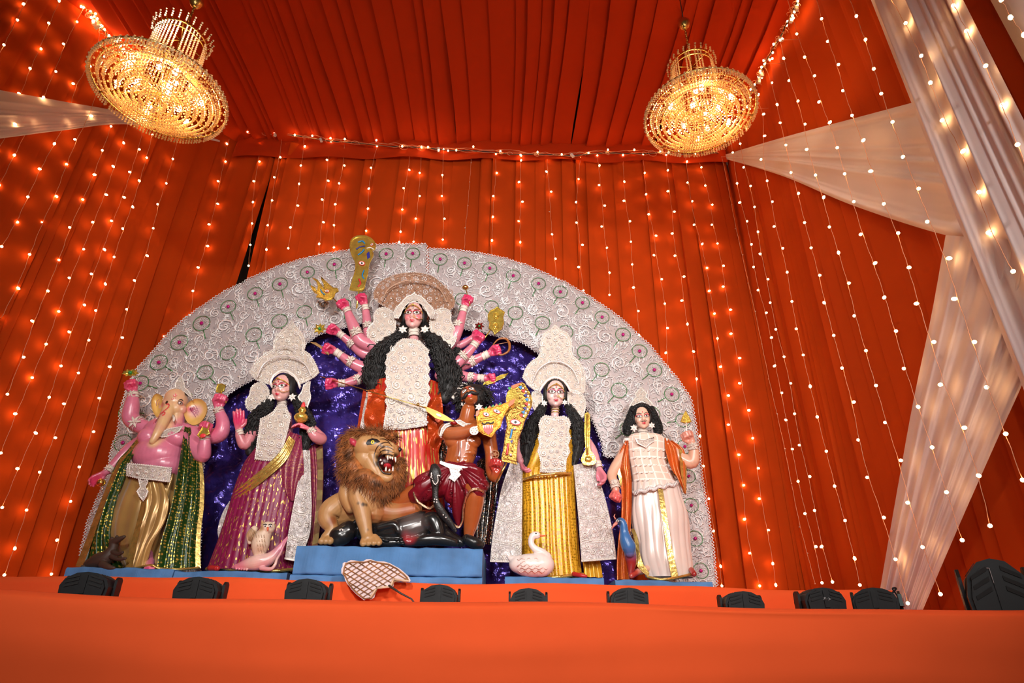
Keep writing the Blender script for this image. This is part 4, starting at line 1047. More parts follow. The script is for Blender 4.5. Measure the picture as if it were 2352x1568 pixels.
def band(s, name, a, b, r, mat=None, seed=1, flare=1.04, petals=True):
    r *= .93; m5 = [(a[i] + b[i]) / 2 for i in range(3)]; a = tuple(m5[i] + (a[i] - m5[i]) * .8 for i in range(3)); b = tuple(m5[i] + (b[i] - m5[i]) * .8 for i in range(3))
    """lace cuff around a limb between photo points a and b"""
    A, B = s.P(*a), s.P(*b); k = s.k; mb = MB(); d = (B - A)
    mb.tube([A, A + d * .15, A + d * .5, A + d * .85, B], [r * k * flare, r * k * 1.05, r * k, r * k * 1.05, r * k * flare], 16, cap=False)
    for f in (.02, .5, .98):
        X = d.normalized().orthogonal().normalized(); Y_ = d.normalized().cross(X); mb.torus(A + d * f, r * k * 1.12, .9 * k, 16, 4, (X, Y_))
    if petals:
        c = A + d * .5 + V((0, -r * k * 1.05, 0))
        for i in range(6): g = i * pi / 3; mb.tube([c, c + V((cos(g), -.15, sin(g))) * r * k * .5, c + V((cos(g), 0, sin(g))) * r * k * .95], [r * k * .05, r * k * .2, r * k * .04], 5, flat=.4, up=V((0, 1, 0)))
        mb.ell(c + V((0, -.15 * r * k, 0)), .18 * r * k, nu=8, nv=6)
    return s.part(name, mb, mat or LACE)
def flower_ear(s, x, y, d, r, name='earring', mat=None):
    mb = MB(); c = s.P(x, y, d); k = s.k
    for i in range(6): g = i * pi / 3 + .5; q = c + V((cos(g), 0, sin(g))) * r * k; mb.tube([c, (c + q) / 2 + V((0, -r * .15 * k, 0)), q], [r * k * .1, r * k * .3, r * k * .05], 6, flat=.45, up=V((0, 1, 0)))
    mb.ell(c + V((0, -.2 * r * k, 0)), r * .25 * k, nu=8, nv=6); return s.part(name, mb, mat or FIL)
PINK = (.82, .32, .40); PALM = (.78, .05, .16); ROSE = (.86, .42, .42)
# ================================================================= STATUES: the two side goddesses and the tall one
SKP = (.66, .20, .27); FACE = (.85, .47, .43); PLM = (.68, .035, .13)
MAGENTA = brocade('magenta_brocade', (.24, .006, .065), (.95, .60, .15), 150, 26, .63, .46, 'dash', .02)
GOLDB = brocade('gold_border_brocade', (.30, .11, .01), (1, .70, .2), 3, 60, .36, .25, 'lattice', bm=.3)
YELLOW = brocade('golden_yellow_brocade', (.74, .37, .02), (.64, .31, .016), 110, 46, .64, .30, 'flower', .05)
for nm in ('golden_yellow_brocade',):
    MATS[nm].node_tree.nodes['Principled BSDF'].inputs['Roughness'].default_value = .28
REDB = brocade('red_brocade', (.55, .02, .01), (1, .62, .16), 120, 9, .575, .28, 'dash', .02)
SILVB = crinkle_foil('silver_brocade', (.88, .82, .80), .3, .32, 16, .9, .02, .8)
def relief_sheet(s, name, L, R, seed, n=34, mat=None, wave=None, bulge=6, r0=5.5):
    """stiff silver embroidered panel with raised swirls and a pleated hem"""
    sh = sheet(s, name, L, R, mat or SILVB, 30, 50, wave, bulge=bulge); rnd = random.Random(seed); mb = MB(); bd = MB()
    def at(u, v, e=1.5):
        a = lerp_rows(L, v); b = lerp_rows(R, v); q = [a[i] + (b[i] - a[i]) * u for i in range(3)]; p = s.P(q[0], q[1], q[2] + e + bulge * sin(pi * u)); return p
    occ = []
    for _ in range(n * 30):
        if len(occ) >= n: break
        u, v = rnd.uniform(.12, .88), rnd.uniform(.03, .93); p = at(u, v); r = rnd.choice((1.3, 1, .75)) * r0 * s.k
        if any((p - q).length < r + c for q, c in occ): continue
        occ.append((p, r)); ph = rnd.uniform(0, 6); fl = rnd.choice((1, -1))
        mb.tube([p + V((cos(ph + fl * t * 9) * r * (.2 + .75 * t), -.002, sin(ph + fl * t * 9) * r * (.2 + .75 * t))) for t in [i / 12 for i in range(13)]], r * .13, 4); bd.ell(p, r * .25, nu=6, nv=4)
    for u in (.04, .96): mb.tube([at(u, i / 40) for i in range(41)], .9 * s.k, 4)
    for v in (.3, .5, .52, .74, .76): mb.tube([at(.05 + .9 * i / 16, v + .035 * sin(pi * i / 16)) for i in range(17)], .8 * s.k, 4)
    for i in range(40): bd.ell(at(.04, i / 40, 2.5), 1.1 * s.k, nu=6, nv=4); bd.ell(at(.96, i / 40, 2.5), 1.1 * s.k, nu=6, nv=4)
    for i in range(30): u = i / 30; mb.tube([at(u, .965), at(u + .012, 1.0, 3)], 1.3 * s.k, 4)
    s.part('relief_scrolls', mb, FIL, kind='stuff', parent=sh); s.part('relief_beads', bd, SHOLA2, kind='stuff', parent=sh); return sh
def crown_fan(s, poly, cen, d, seed, mat=None, lower=None, dome=-16, sizes=(8, 5.5, 4, 3), dense=1.5, fmat=None):
    c = plate(s, 'crown', poly, d, mat or SHOLA, dome=dome, cen=cen, seed=seed, sym=cen[0], sizes=sizes, fil=1.5, dense=dense, fmat=fmat); return c

# ---------------------------------------------------------------- statue in magenta sari
L = Fig('goddess_statue', 'clay goddess statue in magenta and gold sari with fan-shaped white crown', 'statue', 5.87, (590, 1312, EYE + .578))
L.limb([(648, 925, 0, 9), (647, 945, 0, 10)]); L.limb([(645, 950, -6, 26), (640, 1000, -6, 34), (630, 1050, -4, 32), (615, 1110, -4, 38)], flat=.7)
L.limb([(598, 962, -4, 15), (580, 995, 4, 14.5), (562, 1021, 12, 13), (551, 1002, 24, 10), (549, 988, 28, 7.5)])
L.hand((549, 987, 28), (549, 964, 28), 'open', (0, -1, .1), 1, 24, PLM)
L.limb([(692, 962, -4, 15), (718, 990, 2, 15), (738, 1008, 8, 14), (724, 1002, 26, 13), (712, 988, 34, 8.5)])
L.hand((711, 986, 34), (694, 978, 40), 'droop', (-.5, -.2, -.8), 1, 20, (.80, .15, .22))
L.head(650, 893, 10, 44, yaw=-9, pitch=9, roll=-3)
for x in (-.16, .16): c, X, F_, U, h = L.hf; L.spots.append((c + X * (x * 1.1 * h) + F_ * .3 * h - U * .12 * h, .13 * h, (.82, .25, .26)))
L.spots += [(L.P(649, 893, 12), .26, FACE)]
L.finish((.68, .24, .27), .0062); face(L, shadow=(.72, .07, .12)); tikli(L, GOLD)
m = MB(); hair_cap(L, m); hair_mass(L, m, [(627, 900, 0, 8), (612, 935, 6, 17), (590, 960, 6, 21), (578, 1000, 2, 17), (574, 1045, 0, 10)], 1)
hair_mass(L, m, [(676, 905, 0, 8), (690, 935, 8, 16), (706, 965, 6, 20), (706, 1005, 2, 17), (690, 1050, 0, 9)], 2); L.part('hair', m, HAIR)
crown_fan(L, [(572, 855), (587, 872), (604, 879), (619, 883), (624, 872), (630, 863), (640, 857), (650, 855), (662, 857), (672, 863), (679, 872), (687, 883), (704, 876), (723, 865), (733, 855), (728, 840), (721, 826), (711, 812), (699, 804), (702, 792), (701, 781), (697, 770), (691, 761), (680, 748), (670, 734), (660, 748), (648, 757), (634, 771), (628, 786), (627, 802), (608, 812), (593, 824), (580, 840)],
          (652, 826), 16, 5)
crw = [(624, 886), (621, 876), (628, 862), (640, 853), (651, 850), (663, 853), (676, 862), (685, 876), (689, 889), (683, 892), (675, 878), (668, 868), (652, 861), (636, 867), (629, 878), (629, 889)]
m = MB(); m.tube([L.P(x, y, 18) for x, y in crom([(590, 868), (604, 838), (628, 822), (652, 817), (678, 822), (702, 838), (715, 864)], 30)], 1.8 * L.k, 6); m.tube([L.P(x, y, 20) for x, y in crom([(636, 800), (652, 794), (670, 800)], 10)], 1.6 * L.k, 6); L.part('crown_arch', m, SHOLA2)
m = MB(); m.tube([L.P(x, y, 30) for x, y in crw[:9]], 3.2 * L.k, 8); m.tube([L.P(x, y + 4, 31) for x, y in crw[:9]], 1.2 * L.k, 6); L.part('crown_rim', m, FIL)
plate(L, 'hair_ornament', smooth_poly([(604, 878), (617, 892), (618, 910), (608, 926), (592, 930), (580, 945), (566, 938), (563, 920), (572, 908), (576, 890), (588, 879)], 28), 12, seed=11, sizes=(6, 4, 3), fil=1.6, dome=5)
plate(L, 'hair_ornament', smooth_poly([(697, 884), (712, 875), (711, 895), (714, 912), (708, 930), (703, 945), (692, 925), (684, 912), (692, 900)], 24), 12, seed=12, sizes=(5, 3.5, 2.5), fil=1.6, dome=4)
flower_ear(L, 624, 912, 18, 11); flower_ear(L, 671, 912, 20, 11)
band(L, 'choker', (648, 921, 2), (647, 937, 2), 11.5, petals=False)
plate(L, 'chest_ornament', [(636, 932), (627, 945), (612, 955), (598, 961), (595, 985), (591, 1010), (588, 1034), (585, 1054), (604, 1057), (625, 1058), (644, 1056), (647, 1040), (652, 1020), (658, 1000), (663, 980), (668, 957), (661, 942), (658, 932)], 38, dome=8, cen=(627, 1000), seed=13, sizes=(9, 5.5, 4, 3), fil=1.6, dense=1.5, sym=None)
def fL(t, v): f = max(0, 1 - abs(t + .15) / 1.5); return .05 * f * abs(sin(t * 17 + .6 * sin(v * 5))) + .022 * sin(t * 9 + v * 7) * v - .02
skirt(L, 'sari_skirt', [(588, 694, 1030), (564, 696, 1062), (549, 694, 1095), (538, 688, 1125), (526, 682, 1165), (512, 674, 1210), (498, 672, 1255), (482, 676, 1300), (478, 678, 1312)], .55, MAGENTA, fL)
sheet(L, 'sari_sash', [(664, 1000, 42), (640, 1040, 46), (600, 1078, 44), (560, 1110, 36), (540, 1128, 26)], [(678, 1012, 42), (656, 1058, 50), (612, 1098, 50), (570, 1130, 42), (538, 1150, 28)], GOLDB, 14, 40, lambda u, v: .008 * sin(u * 18))
sheet(L, 'sari_fold', [(664, 990, 38), (640, 1050, 44), (650, 1110, 40), (668, 1150, 26)], [(692, 1000, 26), (697, 1050, 30), (696, 1100, 24), (684, 1150, 14)], MAGENTA, 30, 40, lambda u, v: .012 * sin(u * 12 + v * 9))
sheet(L, 'sari_end', [(706, 1022, -8), (712, 1080, -8), (712, 1150, -8), (706, 1250, -8), (704, 1290, -8)], [(741, 1018, -8), (743, 1090, -8), (740, 1160, -8), (733, 1232, -8), (722, 1300, -8)], MAGENTA, 24, 40, lambda u, v: .016 * sin(u * 16))
GBLOCK = brocade('gold_block_brocade', (.12, .01, .02), (1, .78, .3), 3.0, 34, .42, .18, 'brick', .03)
sheet(L, 'gold_border', [(726, 1030, -3), (729, 1090, -3), (726, 1160, -3), (718, 1240, -3), (712, 1290, -3)], [(741, 1020, -3), (742, 1090, -3), (739, 1160, -3), (732, 1234, -3), (722, 1295, -3)], GBLOCK, 10, 30)
relief_sheet(L, 'silver_panel', [(694, 1035, 22), (684, 1105, 26), (672, 1169, 30), (661, 1230, 34), (654, 1284, 36)], [(712, 1035, 6), (714, 1105, 8), (716, 1169, 12), (711, 1230, 16), (684, 1290, 26)], 14, 24)
sheet(L, 'silver_panel', [(527, 1150, -4), (510, 1180, -4), (500, 1215, -4), (502, 1236, -4)], [(533, 1155, -4), (520, 1190, -4), (512, 1220, -4), (506, 1238, -4)], SILVB, 6, 12)
m = MB(); m.tube([L.P(x, y, d) for x, y, d in crom([(474, 1306, 10), (500, 1303, 34), (540, 1308, 46), (590, 1310, 50), (640, 1310, 44), (676, 1306, 20)], 40)], 3.6 * L.k, 6); L.part('gold_hem', m, GOLDB)
m = MB(); L.limb([(482, 1304, 30, 6), (500, 1305, 46, 5)], mb=m); L.part('foot', m, pm('red_foot', (.5, .02, .02)))
band(L, 'bracelet', (553, 1000, 26), (549, 986, 29), 8.5, petals=False); band(L, 'bracelet', (722, 996, 30), (710, 985, 36), 9.5, petals=True)
# the gold pot she holds
t = thing('gold_pot', 'small gold foil pot with red tip in the hand of the magenta-sari statue', 'ritual object', L.P(690, 965, 44)); k = L.k; c = L.P(690, 968, 44)
m = MB(); m.lathe([(r * k, z * k) for r, z in ((3, -4), (10, -1), (15, 5), (17, 11), (14, 17), (8, 20), (7, 24), (10, 27), (9, 30), (5, 36), (2, 40))], c, 20, cap=True); obj('pot', m, GOLD, t)
m = MB(); m.lathe([(r * k, z * k) for r, z in ((4, 34), (5.5, 38), (4, 45), (.5, 51))], c, 12, cap=True); obj('red_tip', m, pm('coral', (.8, .05, .06)), t)

# ---------------------------------------------------------------- statue in golden sari
S = Fig('goddess_statue', 'clay goddess statue in golden yellow sari with silver panels and tall white crown', 'statue', 5.87, (1268, 1324, EYE + .575))
S.limb([(1276, 935, 0, 8.5), (1274, 955, 0, 10)]); S.limb([(1272, 965, -8, 26), (1272, 1010, -6, 36), (1270, 1060, -4, 36), (1265, 1110, -4, 44)], flat=.7)
S.limb([(1318, 968, -4, 14), (1340, 1005, -2, 13), (1360, 1032, 2, 11), (1372, 1062, 14, 8), (1376, 1076, 20, 7)]); S.hand((1376, 1076, 20), (1384, 1094, 26), 'relax', (-.9, -.4, -.2), 1, 20, (.78, .2, .28))
S.limb([(1222, 970, -4, 14), (1204, 1005, -4, 12), (1190, 1030, 0, 10), (1196, 1060, 10, 8)]); S.hand((1196, 1062, 10), (1202, 1076, 16), 'relax', (.9, -.4, -.2), -1, 16, (.78, .2, .28))
S.head(1275, 906, 10, 44, yaw=2, pitch=9, roll=1)
S.spots += [(S.P(1275, 906, 12), .28, (.84, .58, .54))]
S.finish((.74, .34, .38), .0062); face(S, shadow=(.62, .12, .22), lips=(.60, .03, .06)); tikli(S, GOLD)
m = MB(); hair_cap(S, m); hair_mass(S, m, [(1252, 918, 0, 8), (1240, 945, 8, 14), (1224, 975, 8, 19), (1212, 1020, 4, 19), (1205, 1078, 2, 9)], 3)
hair_mass(S, m, [(1300, 918, 0, 8), (1312, 945, 8, 14), (1328, 980, 8, 18), (1328, 1022, 4, 16), (1316, 1070, 4, 8)], 4); S.part('hair', m, HAIR)
cp = [(1200, 867), (1205, 850), (1212, 838), (1222, 828), (1235, 820), (1242, 806), (1241, 789), (1243, 775), (1250, 762), (1263, 756), (1275, 744), (1288, 756), (1303, 763), (1311, 776), (1314, 789), (1313, 804), (1318, 818), (1330, 828), (1339, 842), (1344, 860), (1345, 880), (1344, 900), (1332, 905), (1320, 904), (1308, 898), (1303, 886), (1295, 876), (1286, 871), (1275, 869), (1264, 871), (1255, 878), (1248, 888), (1240, 896), (1228, 896), (1214, 886)]
crown_fan(S, cp, (1275, 838), 16, 15)
m = MB(); m.tube([S.P(x, y, 30) for x, y in [(1238, 900), (1246, 886), (1256, 874), (1266, 868), (1275, 866), (1285, 868), (1296, 875), (1305, 887), (1312, 901)]], 3.2 * S.k, 8); S.part('crown_rim', m, FIL)
m = MB(); m.tube([S.P(x, y, 12) for x, y in crom([(1222, 880), (1234, 852), (1254, 835), (1275, 829), (1298, 835), (1318, 852), (1330, 882)], 30)], 1.8 * S.k, 6); S.part('crown_arch', m, SHOLA2)
plate(S, 'hair_ornament', smooth_poly([(1304, 900), (1322, 898), (1338, 905), (1346, 925), (1342, 950), (1333, 968), (1322, 955), (1312, 940), (1304, 925)], 28), 10, seed=16, sizes=(7, 5, 3), fil=1.6, dome=5)
plate(S, 'hair_ornament', smooth_poly([(1222, 900), (1236, 898), (1246, 908), (1246, 925), (1238, 945), (1226, 940), (1220, 920)], 24), 8, seed=17, sizes=(5, 3.5), fil=1.6, dome=4)
flower_ear(S, 1250, 926, 18, 9); flower_ear(S, 1297, 924, 18, 8)
m = MB(); 
for i in range(3): m.torus(S.P(1275, 936 + i * 6, 2), 10.5 * S.k, .9 * S.k, 20, 5, (V((1, 0, 0)), V((0, 1, 0))))
S.part('neck_rings', m, GOLD)
plate(S, 'chest_ornament', [(1251, 953), (1242, 960), (1237, 975), (1240, 990), (1236, 1005), (1239, 1020), (1235, 1036), (1239, 1048), (1242, 1062), (1241, 1083), (1270, 1086), (1298, 1083), (1300, 1066), (1301, 1054), (1309, 1038), (1305, 1022), (1311, 1005), (1306, 990), (1311, 972), (1306, 960), (1296, 955), (1274, 957)], 38, dome=8, cen=(1272, 1015), seed=18, sym=1273, sizes=(9, 5.5, 4, 3), fil=1.6, dense=1.5)
def fS(t, v): f = max(0, 1 - abs(t) / 1.3); return .09 * f * abs(sin(t * 15)) + .02 * sin(t * 10 + v * 6) * v - .02
skirt(S, 'sari_blouse', [(1226, 1316, 985), (1214, 1320, 1030), (1205, 1322, 1070), (1200, 1322, 1092)], .45, YELLOW, lambda t, v: .03 * sin(t * 11 + v * 8), 120, 30, d=-4)
skirt(S, 'sari_skirt', [(1198, 1320, 1080), (1194, 1322, 1100), (1196, 1323, 1130), (1198, 1325, 1170), (1198, 1328, 1215), (1198, 1331, 1260), (1199, 1335, 1300), (1200, 1338, 1325)], .48, YELLOW, fS)
m = MB(); m.tube([S.P(x, y, d) for x, y, d in crom([(1196, 1104, 12), (1225, 1094, 42), (1270, 1088, 50), (1312, 1086, 30)], 24)], 3.4 * S.k, 8); S.part('waist_sash', m, GOLDB)
m = MB(); m.tube([S.P(x, y, d) for x, y, d in crom([(1205, 1318, 16), (1240, 1324, 44), (1280, 1325, 52), (1320, 1320, 38), (1340, 1318, 14)], 30)], 3.6 * S.k, 6); S.part('gold_hem', m, GOLDB)
relief_sheet(S, 'silver_panel', [(1172, 1062, 4), (1152, 1120, 8), (1139, 1185, 14), (1130, 1240, 18), (1126, 1290, 20)], [(1200, 1065, 14), (1200, 1120, 24), (1199, 1185, 30), (1199, 1240, 32), (1198, 1292, 34)], 19, 40)
relief_sheet(S, 'silver_panel', [(1317, 1068, 14), (1323, 1130, 24), (1328, 1185, 30), (1332, 1240, 32), (1336, 1290, 34)], [(1362, 1062, 4), (1383, 1120, 8), (1398, 1175, 14), (1409, 1230, 18), (1416, 1284, 20)], 20, 46)
sheet(S, 'sari_train', [(1334, 1270, 6), (1340, 1300, 8), (1342, 1324, 10)], [(1374, 1272, 0), (1380, 1300, 0), (1384, 1326, 0)], YELLOW, 16, 12, lambda u, v: .016 * sin(u * 14))
m = MB(); S.limb([(1318, 1318, 44, 5), (1334, 1321, 58, 4.5), (1346, 1323, 60, 3)], mb=m); S.part('foot', m, pm('red_foot', (.5, .02, .02)))
band(S, 'bracelet', (1372, 1060, 16), (1377, 1076, 21), 8.5, petals=False)
# the gold lute-like staff
t = thing('gold_staff', 'long gold foil staff with rounded bulb end beside the golden-sari statue', 'ritual object', S.P(1350, 1060, 34)); m = MB()
m.prism([S.P(x, y, 34) for x, y in [(1343, 950), (1350, 945), (1355, 952), (1356, 980), (1354, 1020), (1357, 1034), (1366, 1046), (1370, 1058), (1366, 1066), (1352, 1068), (1340, 1066), (1334, 1056), (1338, 1044), (1345, 1032), (1342, 990)]], V((0, .02, 0))); o = obj('staff', m, GOLD, t, False)
m = MB(); m.tube([S.P(1349, y, 36) for y in (952, 985, 1020, 1045)], 2.6 * S.k, 6); m.ell(S.P(1352, 1054, 36), (9 * S.k, 4 * S.k, 7 * S.k)); obj('ridge', m, GOLD, t)

# ---------------------------------------------------------------- the tall ten-armed statue
D = Fig('goddess_statue', 'tall ten-armed clay goddess statue with shadow-toned brown fan crown at the centre', 'statue', 6.05, (930, 1250, ZD))
D.limb([(951, 755, 0, 11), (951, 785, 0, 13)]); D.limb([(948, 800, -10, 34), (945, 850, -8, 46), (940, 920, -6, 40), (935, 985, -6, 50), (925, 1100, -6, 52), (922, 1235, -6, 52)], flat=.62)
def arm(pts, hp, nrm, th, size, mode='fist', dd=0):
    D.limb(pts); w = pts[-1]; D.hand((w[0], w[1], w[2]), hp, mode, nrm, th, size, PLM)
arm([(878, 800, -4, 17), (850, 793, 4, 17), (826, 780, 12, 17), (810, 745, 20, 14.5), (797, 712, 26, 9)], (787, 700, 28), (-.2, -1, .3), 1, 19)
arm([(885, 806, -14, 15), (858, 795, -10, 14), (846, 760, -2, 13), (842, 728, 2, 11), (838, 700, 6, 8.5)], (830, 682, 8), (-.3, -1, .2), 1, 19)
arm([(870, 815, -16, 15), (838, 812, -12, 15), (812, 792, -2, 13), (792, 776, 8, 10), (779, 765, 14, 8)], (763, 756, 18), (-.2, -1, -.4), 1, 19)
arm([(868, 850, -4, 16), (835, 845, 4, 16), (806, 832, 12, 13.5), (786, 818, 18, 10), (770, 806, 22, 8)], (750, 800, 26), (-.1, -1, -.6), 1, 19)
arm([(866, 870, -10, 15), (838, 865, -4, 13.5), (812, 874, 6, 12), (792, 880, 12, 9.5), (776, 880, 16, 8)], (757, 881, 20), (-.1, -1, -.5), 1, 19)
arm([(1012, 800, -6, 15), (1034, 790, 0, 15), (1049, 765, 8, 14), (1058, 738, 12, 12), (1067, 704, 16, 8.5)], (1075, 688, 18), (.2, -1, .1), -1, 19)
arm([(1010, 812, -2, 17), (1030, 826, 8, 16), (1048, 834, 16, 15), (1072, 812, 22, 12.5), (1092, 790, 26, 9)], (1101, 774, 28), (.2, -1, .2), -1, 19)
arm([(1012, 835, -14, 16), (1045, 840, -8, 15.5), (1070, 836, 0, 14), (1100, 822, 8, 11), (1124, 811, 12, 8.5)], (1143, 804, 14), (.1, -1, -.3), -1, 19)
arm([(1010, 862, -10, 14), (1048, 862, -6, 14), (1076, 866, 2, 12.5), (1100, 868, 10, 10), (1116, 869, 14, 8)], (1133, 869, 18), (.1, -1, -.5), -1, 17)
D.limb([(1010, 805, -22, 12), (1045, 796, -22, 11), (1066, 788, -20, 10), (1085, 776, -18, 8.5)]); D.hand((1086, 775, -18), (1098, 764, -16), 'fist', (.2, -1, 0), -1, 14, PLM)
D.head(951, 727, 12, 47, yaw=0, pitch=9, roll=0)
D.spots += [(D.P(951, 727, 14), .30, (.86, .48, .44))]
c, X, F_, U, h = D.hf
for x in (-.17, .17): D.spots.append((c + X * (x * h) + F_ * .3 * h - U * .12 * h, .13 * h, (.80, .22, .24)))
D.finish(SKP, .0066); face(D, shadow=(.55, .03, .05), lips=(.55, .01, .03), bindi=False); tikli(D, GOLD)
m = MB(); D.decal(m, almond(0, .185, .030, .045, pt=1), .003, 2); e = D.part('third_eye', m, pm('kohl', (.012, .008, .008))); m = MB(); D.decal(m, almond(0, .185, .02, .032, pt=1), .0045, 2); D.part('eye_white', m, pm('eyewhite', (.85, .78, .74)), parent=e); m = MB(); D.decal(m, disc(0, .18, .012, 8), .0055, 2); D.part('pupil', m, pm('kohl', (.012, .008, .008)), parent=e)
m = MB(); hair_cap(D, m); hair_mass(D, m, [(928, 742, 0, 8), (922, 768, 8, 16), (896, 792, 12, 27), (872, 822, 10, 31), (860, 866, 6, 29), (862, 908, 4, 15)], 5, 34)
hair_mass(D, m, [(975, 742, 0, 8), (982, 768, 8, 16), (1004, 792, 12, 26), (1025, 830, 10, 31), (1034, 874, 6, 29), (1016, 925, 4, 14)], 6, 34)
hair_mass(D, m, [(1020, 790, -20, 14), (1052, 810, -24, 15), (1060, 830, -24, 10)], 7, 14); D.part('hair', m, HAIR)
BROWN = plain('shadow_toned_board', (.34, .17, .10), .45, .1, noise=.12, nscale=30, bump=.6, bscale=110); CROWN_SHADE_F = plain('shadow_toned_relief', (.55, .34, .23), .35, .2, noise=.1, nscale=50)  # browns put the shadow lying on this crown into its colour
fan = [(857, 673), (864, 658), (873, 647), (884, 640), (896, 634), (908, 630), (922, 627), (936, 626), (950, 625), (965, 626), (979, 629), (992, 633), (1003, 640), (1013, 649), (1024, 659), (1034, 669), (1041, 681), (1046, 691), (1043, 705), (1034, 712), (1018, 716), (1000, 722), (988, 716), (981, 706), (973, 697), (963, 690), (951, 687), (939, 690), (929, 697), (921, 707), (914, 717), (898, 712), (882, 703), (868, 695), (858, 685)]
crown_fan(D, fan, (951, 676), 10, 25, mat=BROWN, sizes=(8, 5.5, 4, 2.8), fmat=CROWN_SHADE_F)
m = MB(); m.tube([D.P(x, y, 16) for x, y in crom([(876, 692), (892, 664), (920, 648), (951, 643), (982, 648), (1010, 664), (1026, 694)], 30)], 1.8 * D.k, 6); D.part('crown_arch', m, CROWN_SHADE_F)
plate(D, 'crown_front', [(905, 730), (903, 718), (909, 706), (918, 698), (926, 688), (934, 680), (942, 678), (951, 672), (960, 678), (968, 680), (977, 688), (985, 698), (994, 706), (1000, 718), (998, 731), (989, 731), (984, 718), (977, 706), (966, 697), (951, 693), (936, 697), (926, 706), (920, 718), (915, 731)], 32, th=.02, cen=(951, 686), seed=26, sizes=(4, 3), fil=1.4, sym=951)
for sx, px in ((1, [(904, 716), (909, 735), (909, 755), (903, 768), (890, 783), (873, 795), (858, 792), (846, 780), (842, 762), (848, 748), (858, 738), (858, 722), (868, 708), (886, 706)]), (0, [(990, 722), (1005, 709), (1024, 708), (1036, 718), (1036, 735), (1044, 752), (1050, 770), (1044, 790), (1032, 800), (1016, 794), (1002, 780), (990, 765), (986, 745)])):
    plate(D, 'hair_ornament', smooth_poly(px, 40), 14, seed=27 + sx, sizes=(9, 6, 4, 3), fil=1.8, dome=8)
flower_ear(D, 925, 757, 22, 13); flower_ear(D, 976, 757, 22, 13)
band(D, 'choker', (951, 756, 3), (951, 776, 3), 14.5, petals=False)
cpd = [(925, 777), (912, 786), (900, 803), (888, 814)]
for i in range(11): cpd += [(884 if i % 2 else 889, 822 + i * 11)]
cpd += [(885, 950), (882, 970), (880, 987), (928, 985), (977, 977), (981, 950), (980, 935)]
for i in range(11): cpd += [(988 if i % 2 else 983, 925 - i * 11)]
cpd += [(986, 804), (975, 794), (964, 782), (950, 778)]
plate(D, 'chest_ornament', cpd, 42, dome=8, cen=(935, 880), seed=29, sym=935, sizes=(12, 8, 5, 3.5), fil=1.6, dense=1.5)
def fD(t, v): f = max(0, 1 - abs(t) / 1.5); return .05 * f * abs(sin(t * 13)) + .02 * sin(t * 9 + v * 5) - .02
skirt(D, 'sari_skirt', [(852, 1012, 880), (846, 1014, 930), (842, 1012, 975), (850, 1010, 1010), (846, 1014, 1070), (836, 1022, 1150), (830, 1028, 1248)], .42, REDB, fD, 200, 60)
ORG_SATIN = crinkle_foil('orange_red_satin', (.62, .07, .01), .35, .3, 4, .6, .05, .5)
for L_, R_ in (([(846, 895, 20), (842, 930, 26), (836, 965, 22), (846, 1000, 14)], [(886, 890, 34), (884, 930, 42), (882, 970, 40), (876, 990, 34)]), ([(978, 930, 40), (978, 960, 44), (984, 990, 36), (980, 1030, 20)], [(1012, 900, 20), (1018, 950, 24), (1016, 1000, 20), (1008, 1040, 12)])):
    sheet(D, 'satin_drape', L_, R_, ORG_SATIN, 30, 30, lambda u, v: .03 * mnoise.noise(V((u * 3, v * 5, 1))) + .01 * sin(v * 22 + u * 6))
sheet(D, 'silver_panel', [(841, 900, 6), (834, 940, 8), (826, 985, 8), (800, 1110, 4), (775, 1160, 0)], [(861, 905, 14), (854, 945, 16), (848, 985, 14), (826, 1110, 6), (800, 1170, 2)], SILVB, 12, 40)
sheet(D, 'red_edge', [(834, 895, 0), (827, 940, 0), (820, 985, 0)], [(842, 900, 8), (835, 940, 8), (828, 985, 8)], REDB, 6, 20)
plate(D, 'pith_wing', [(1030, 905), (1050, 878), (1075, 880), (1070, 905), (1062, 930), (1050, 925)], 6, seed=30, sizes=(6, 4), fil=1.6)
SEQ = NT('black_sequins'); _v = SEQ.n('TexVoronoi', Scale=70); SEQ.l(SEQ.coords('Object'), _v.inputs[0]); _m = SEQ.ramp(_v.outputs['Distance'], [(.34, (1, 1, 1)), (.42, (0, 0, 0))]); _c = SEQ.ramp(_v.outputs['Color'], [(.2, (.9, .35, .12)), (.5, (.85, .8, .8)), (.8, (.02, .02, .02))])
SEQ.set(Base_Color=SEQ.mix(_m, (.006, .006, .006), _c), Roughness=.2, Metallic=_m); SEQ = SEQ.m
sheet(D, 'sequin_cloth', [(990, 975, -4), (984, 1030, -2), (985, 1062, 0), (1010, 1070, 0)], [(1022, 985, -4), (1030, 1030, -4), (1030, 1062, -4), (1030, 1075, -4)], SEQ, 16, 20, lambda u, v: .02 * sin(u * 12))
sheet(D, 'sequin_cloth', [(1096, 1060, -4), (1098, 1120, 0), (1094, 1190, 6), (1090, 1250, 10)], [(1150, 1030, -8), (1146, 1100, -8), (1136, 1180, -8), (1128, 1250, -8)], SEQ, 16, 20, lambda u, v: .02 * sin(u * 12))
for a, b, r in (((800, 718, 26), (795, 708, 28), 10), ((841, 714, 5), (838, 700, 8), 9.5), ((790, 774, 10), (777, 764, 15), 9.5), ((786, 818, 18), (769, 806, 24), 10), ((794, 880, 12), (775, 880, 17), 10), ((1063, 718, 15), (1067, 702, 17), 10), ((1086, 797, 25), (1094, 785, 27), 10.5), ((1106, 820, 9), (1124, 811, 13), 10.5), ((1098, 868, 10), (1116, 869, 15), 10)):
    band(D, 'bracelet', a, b, r, petals=False)
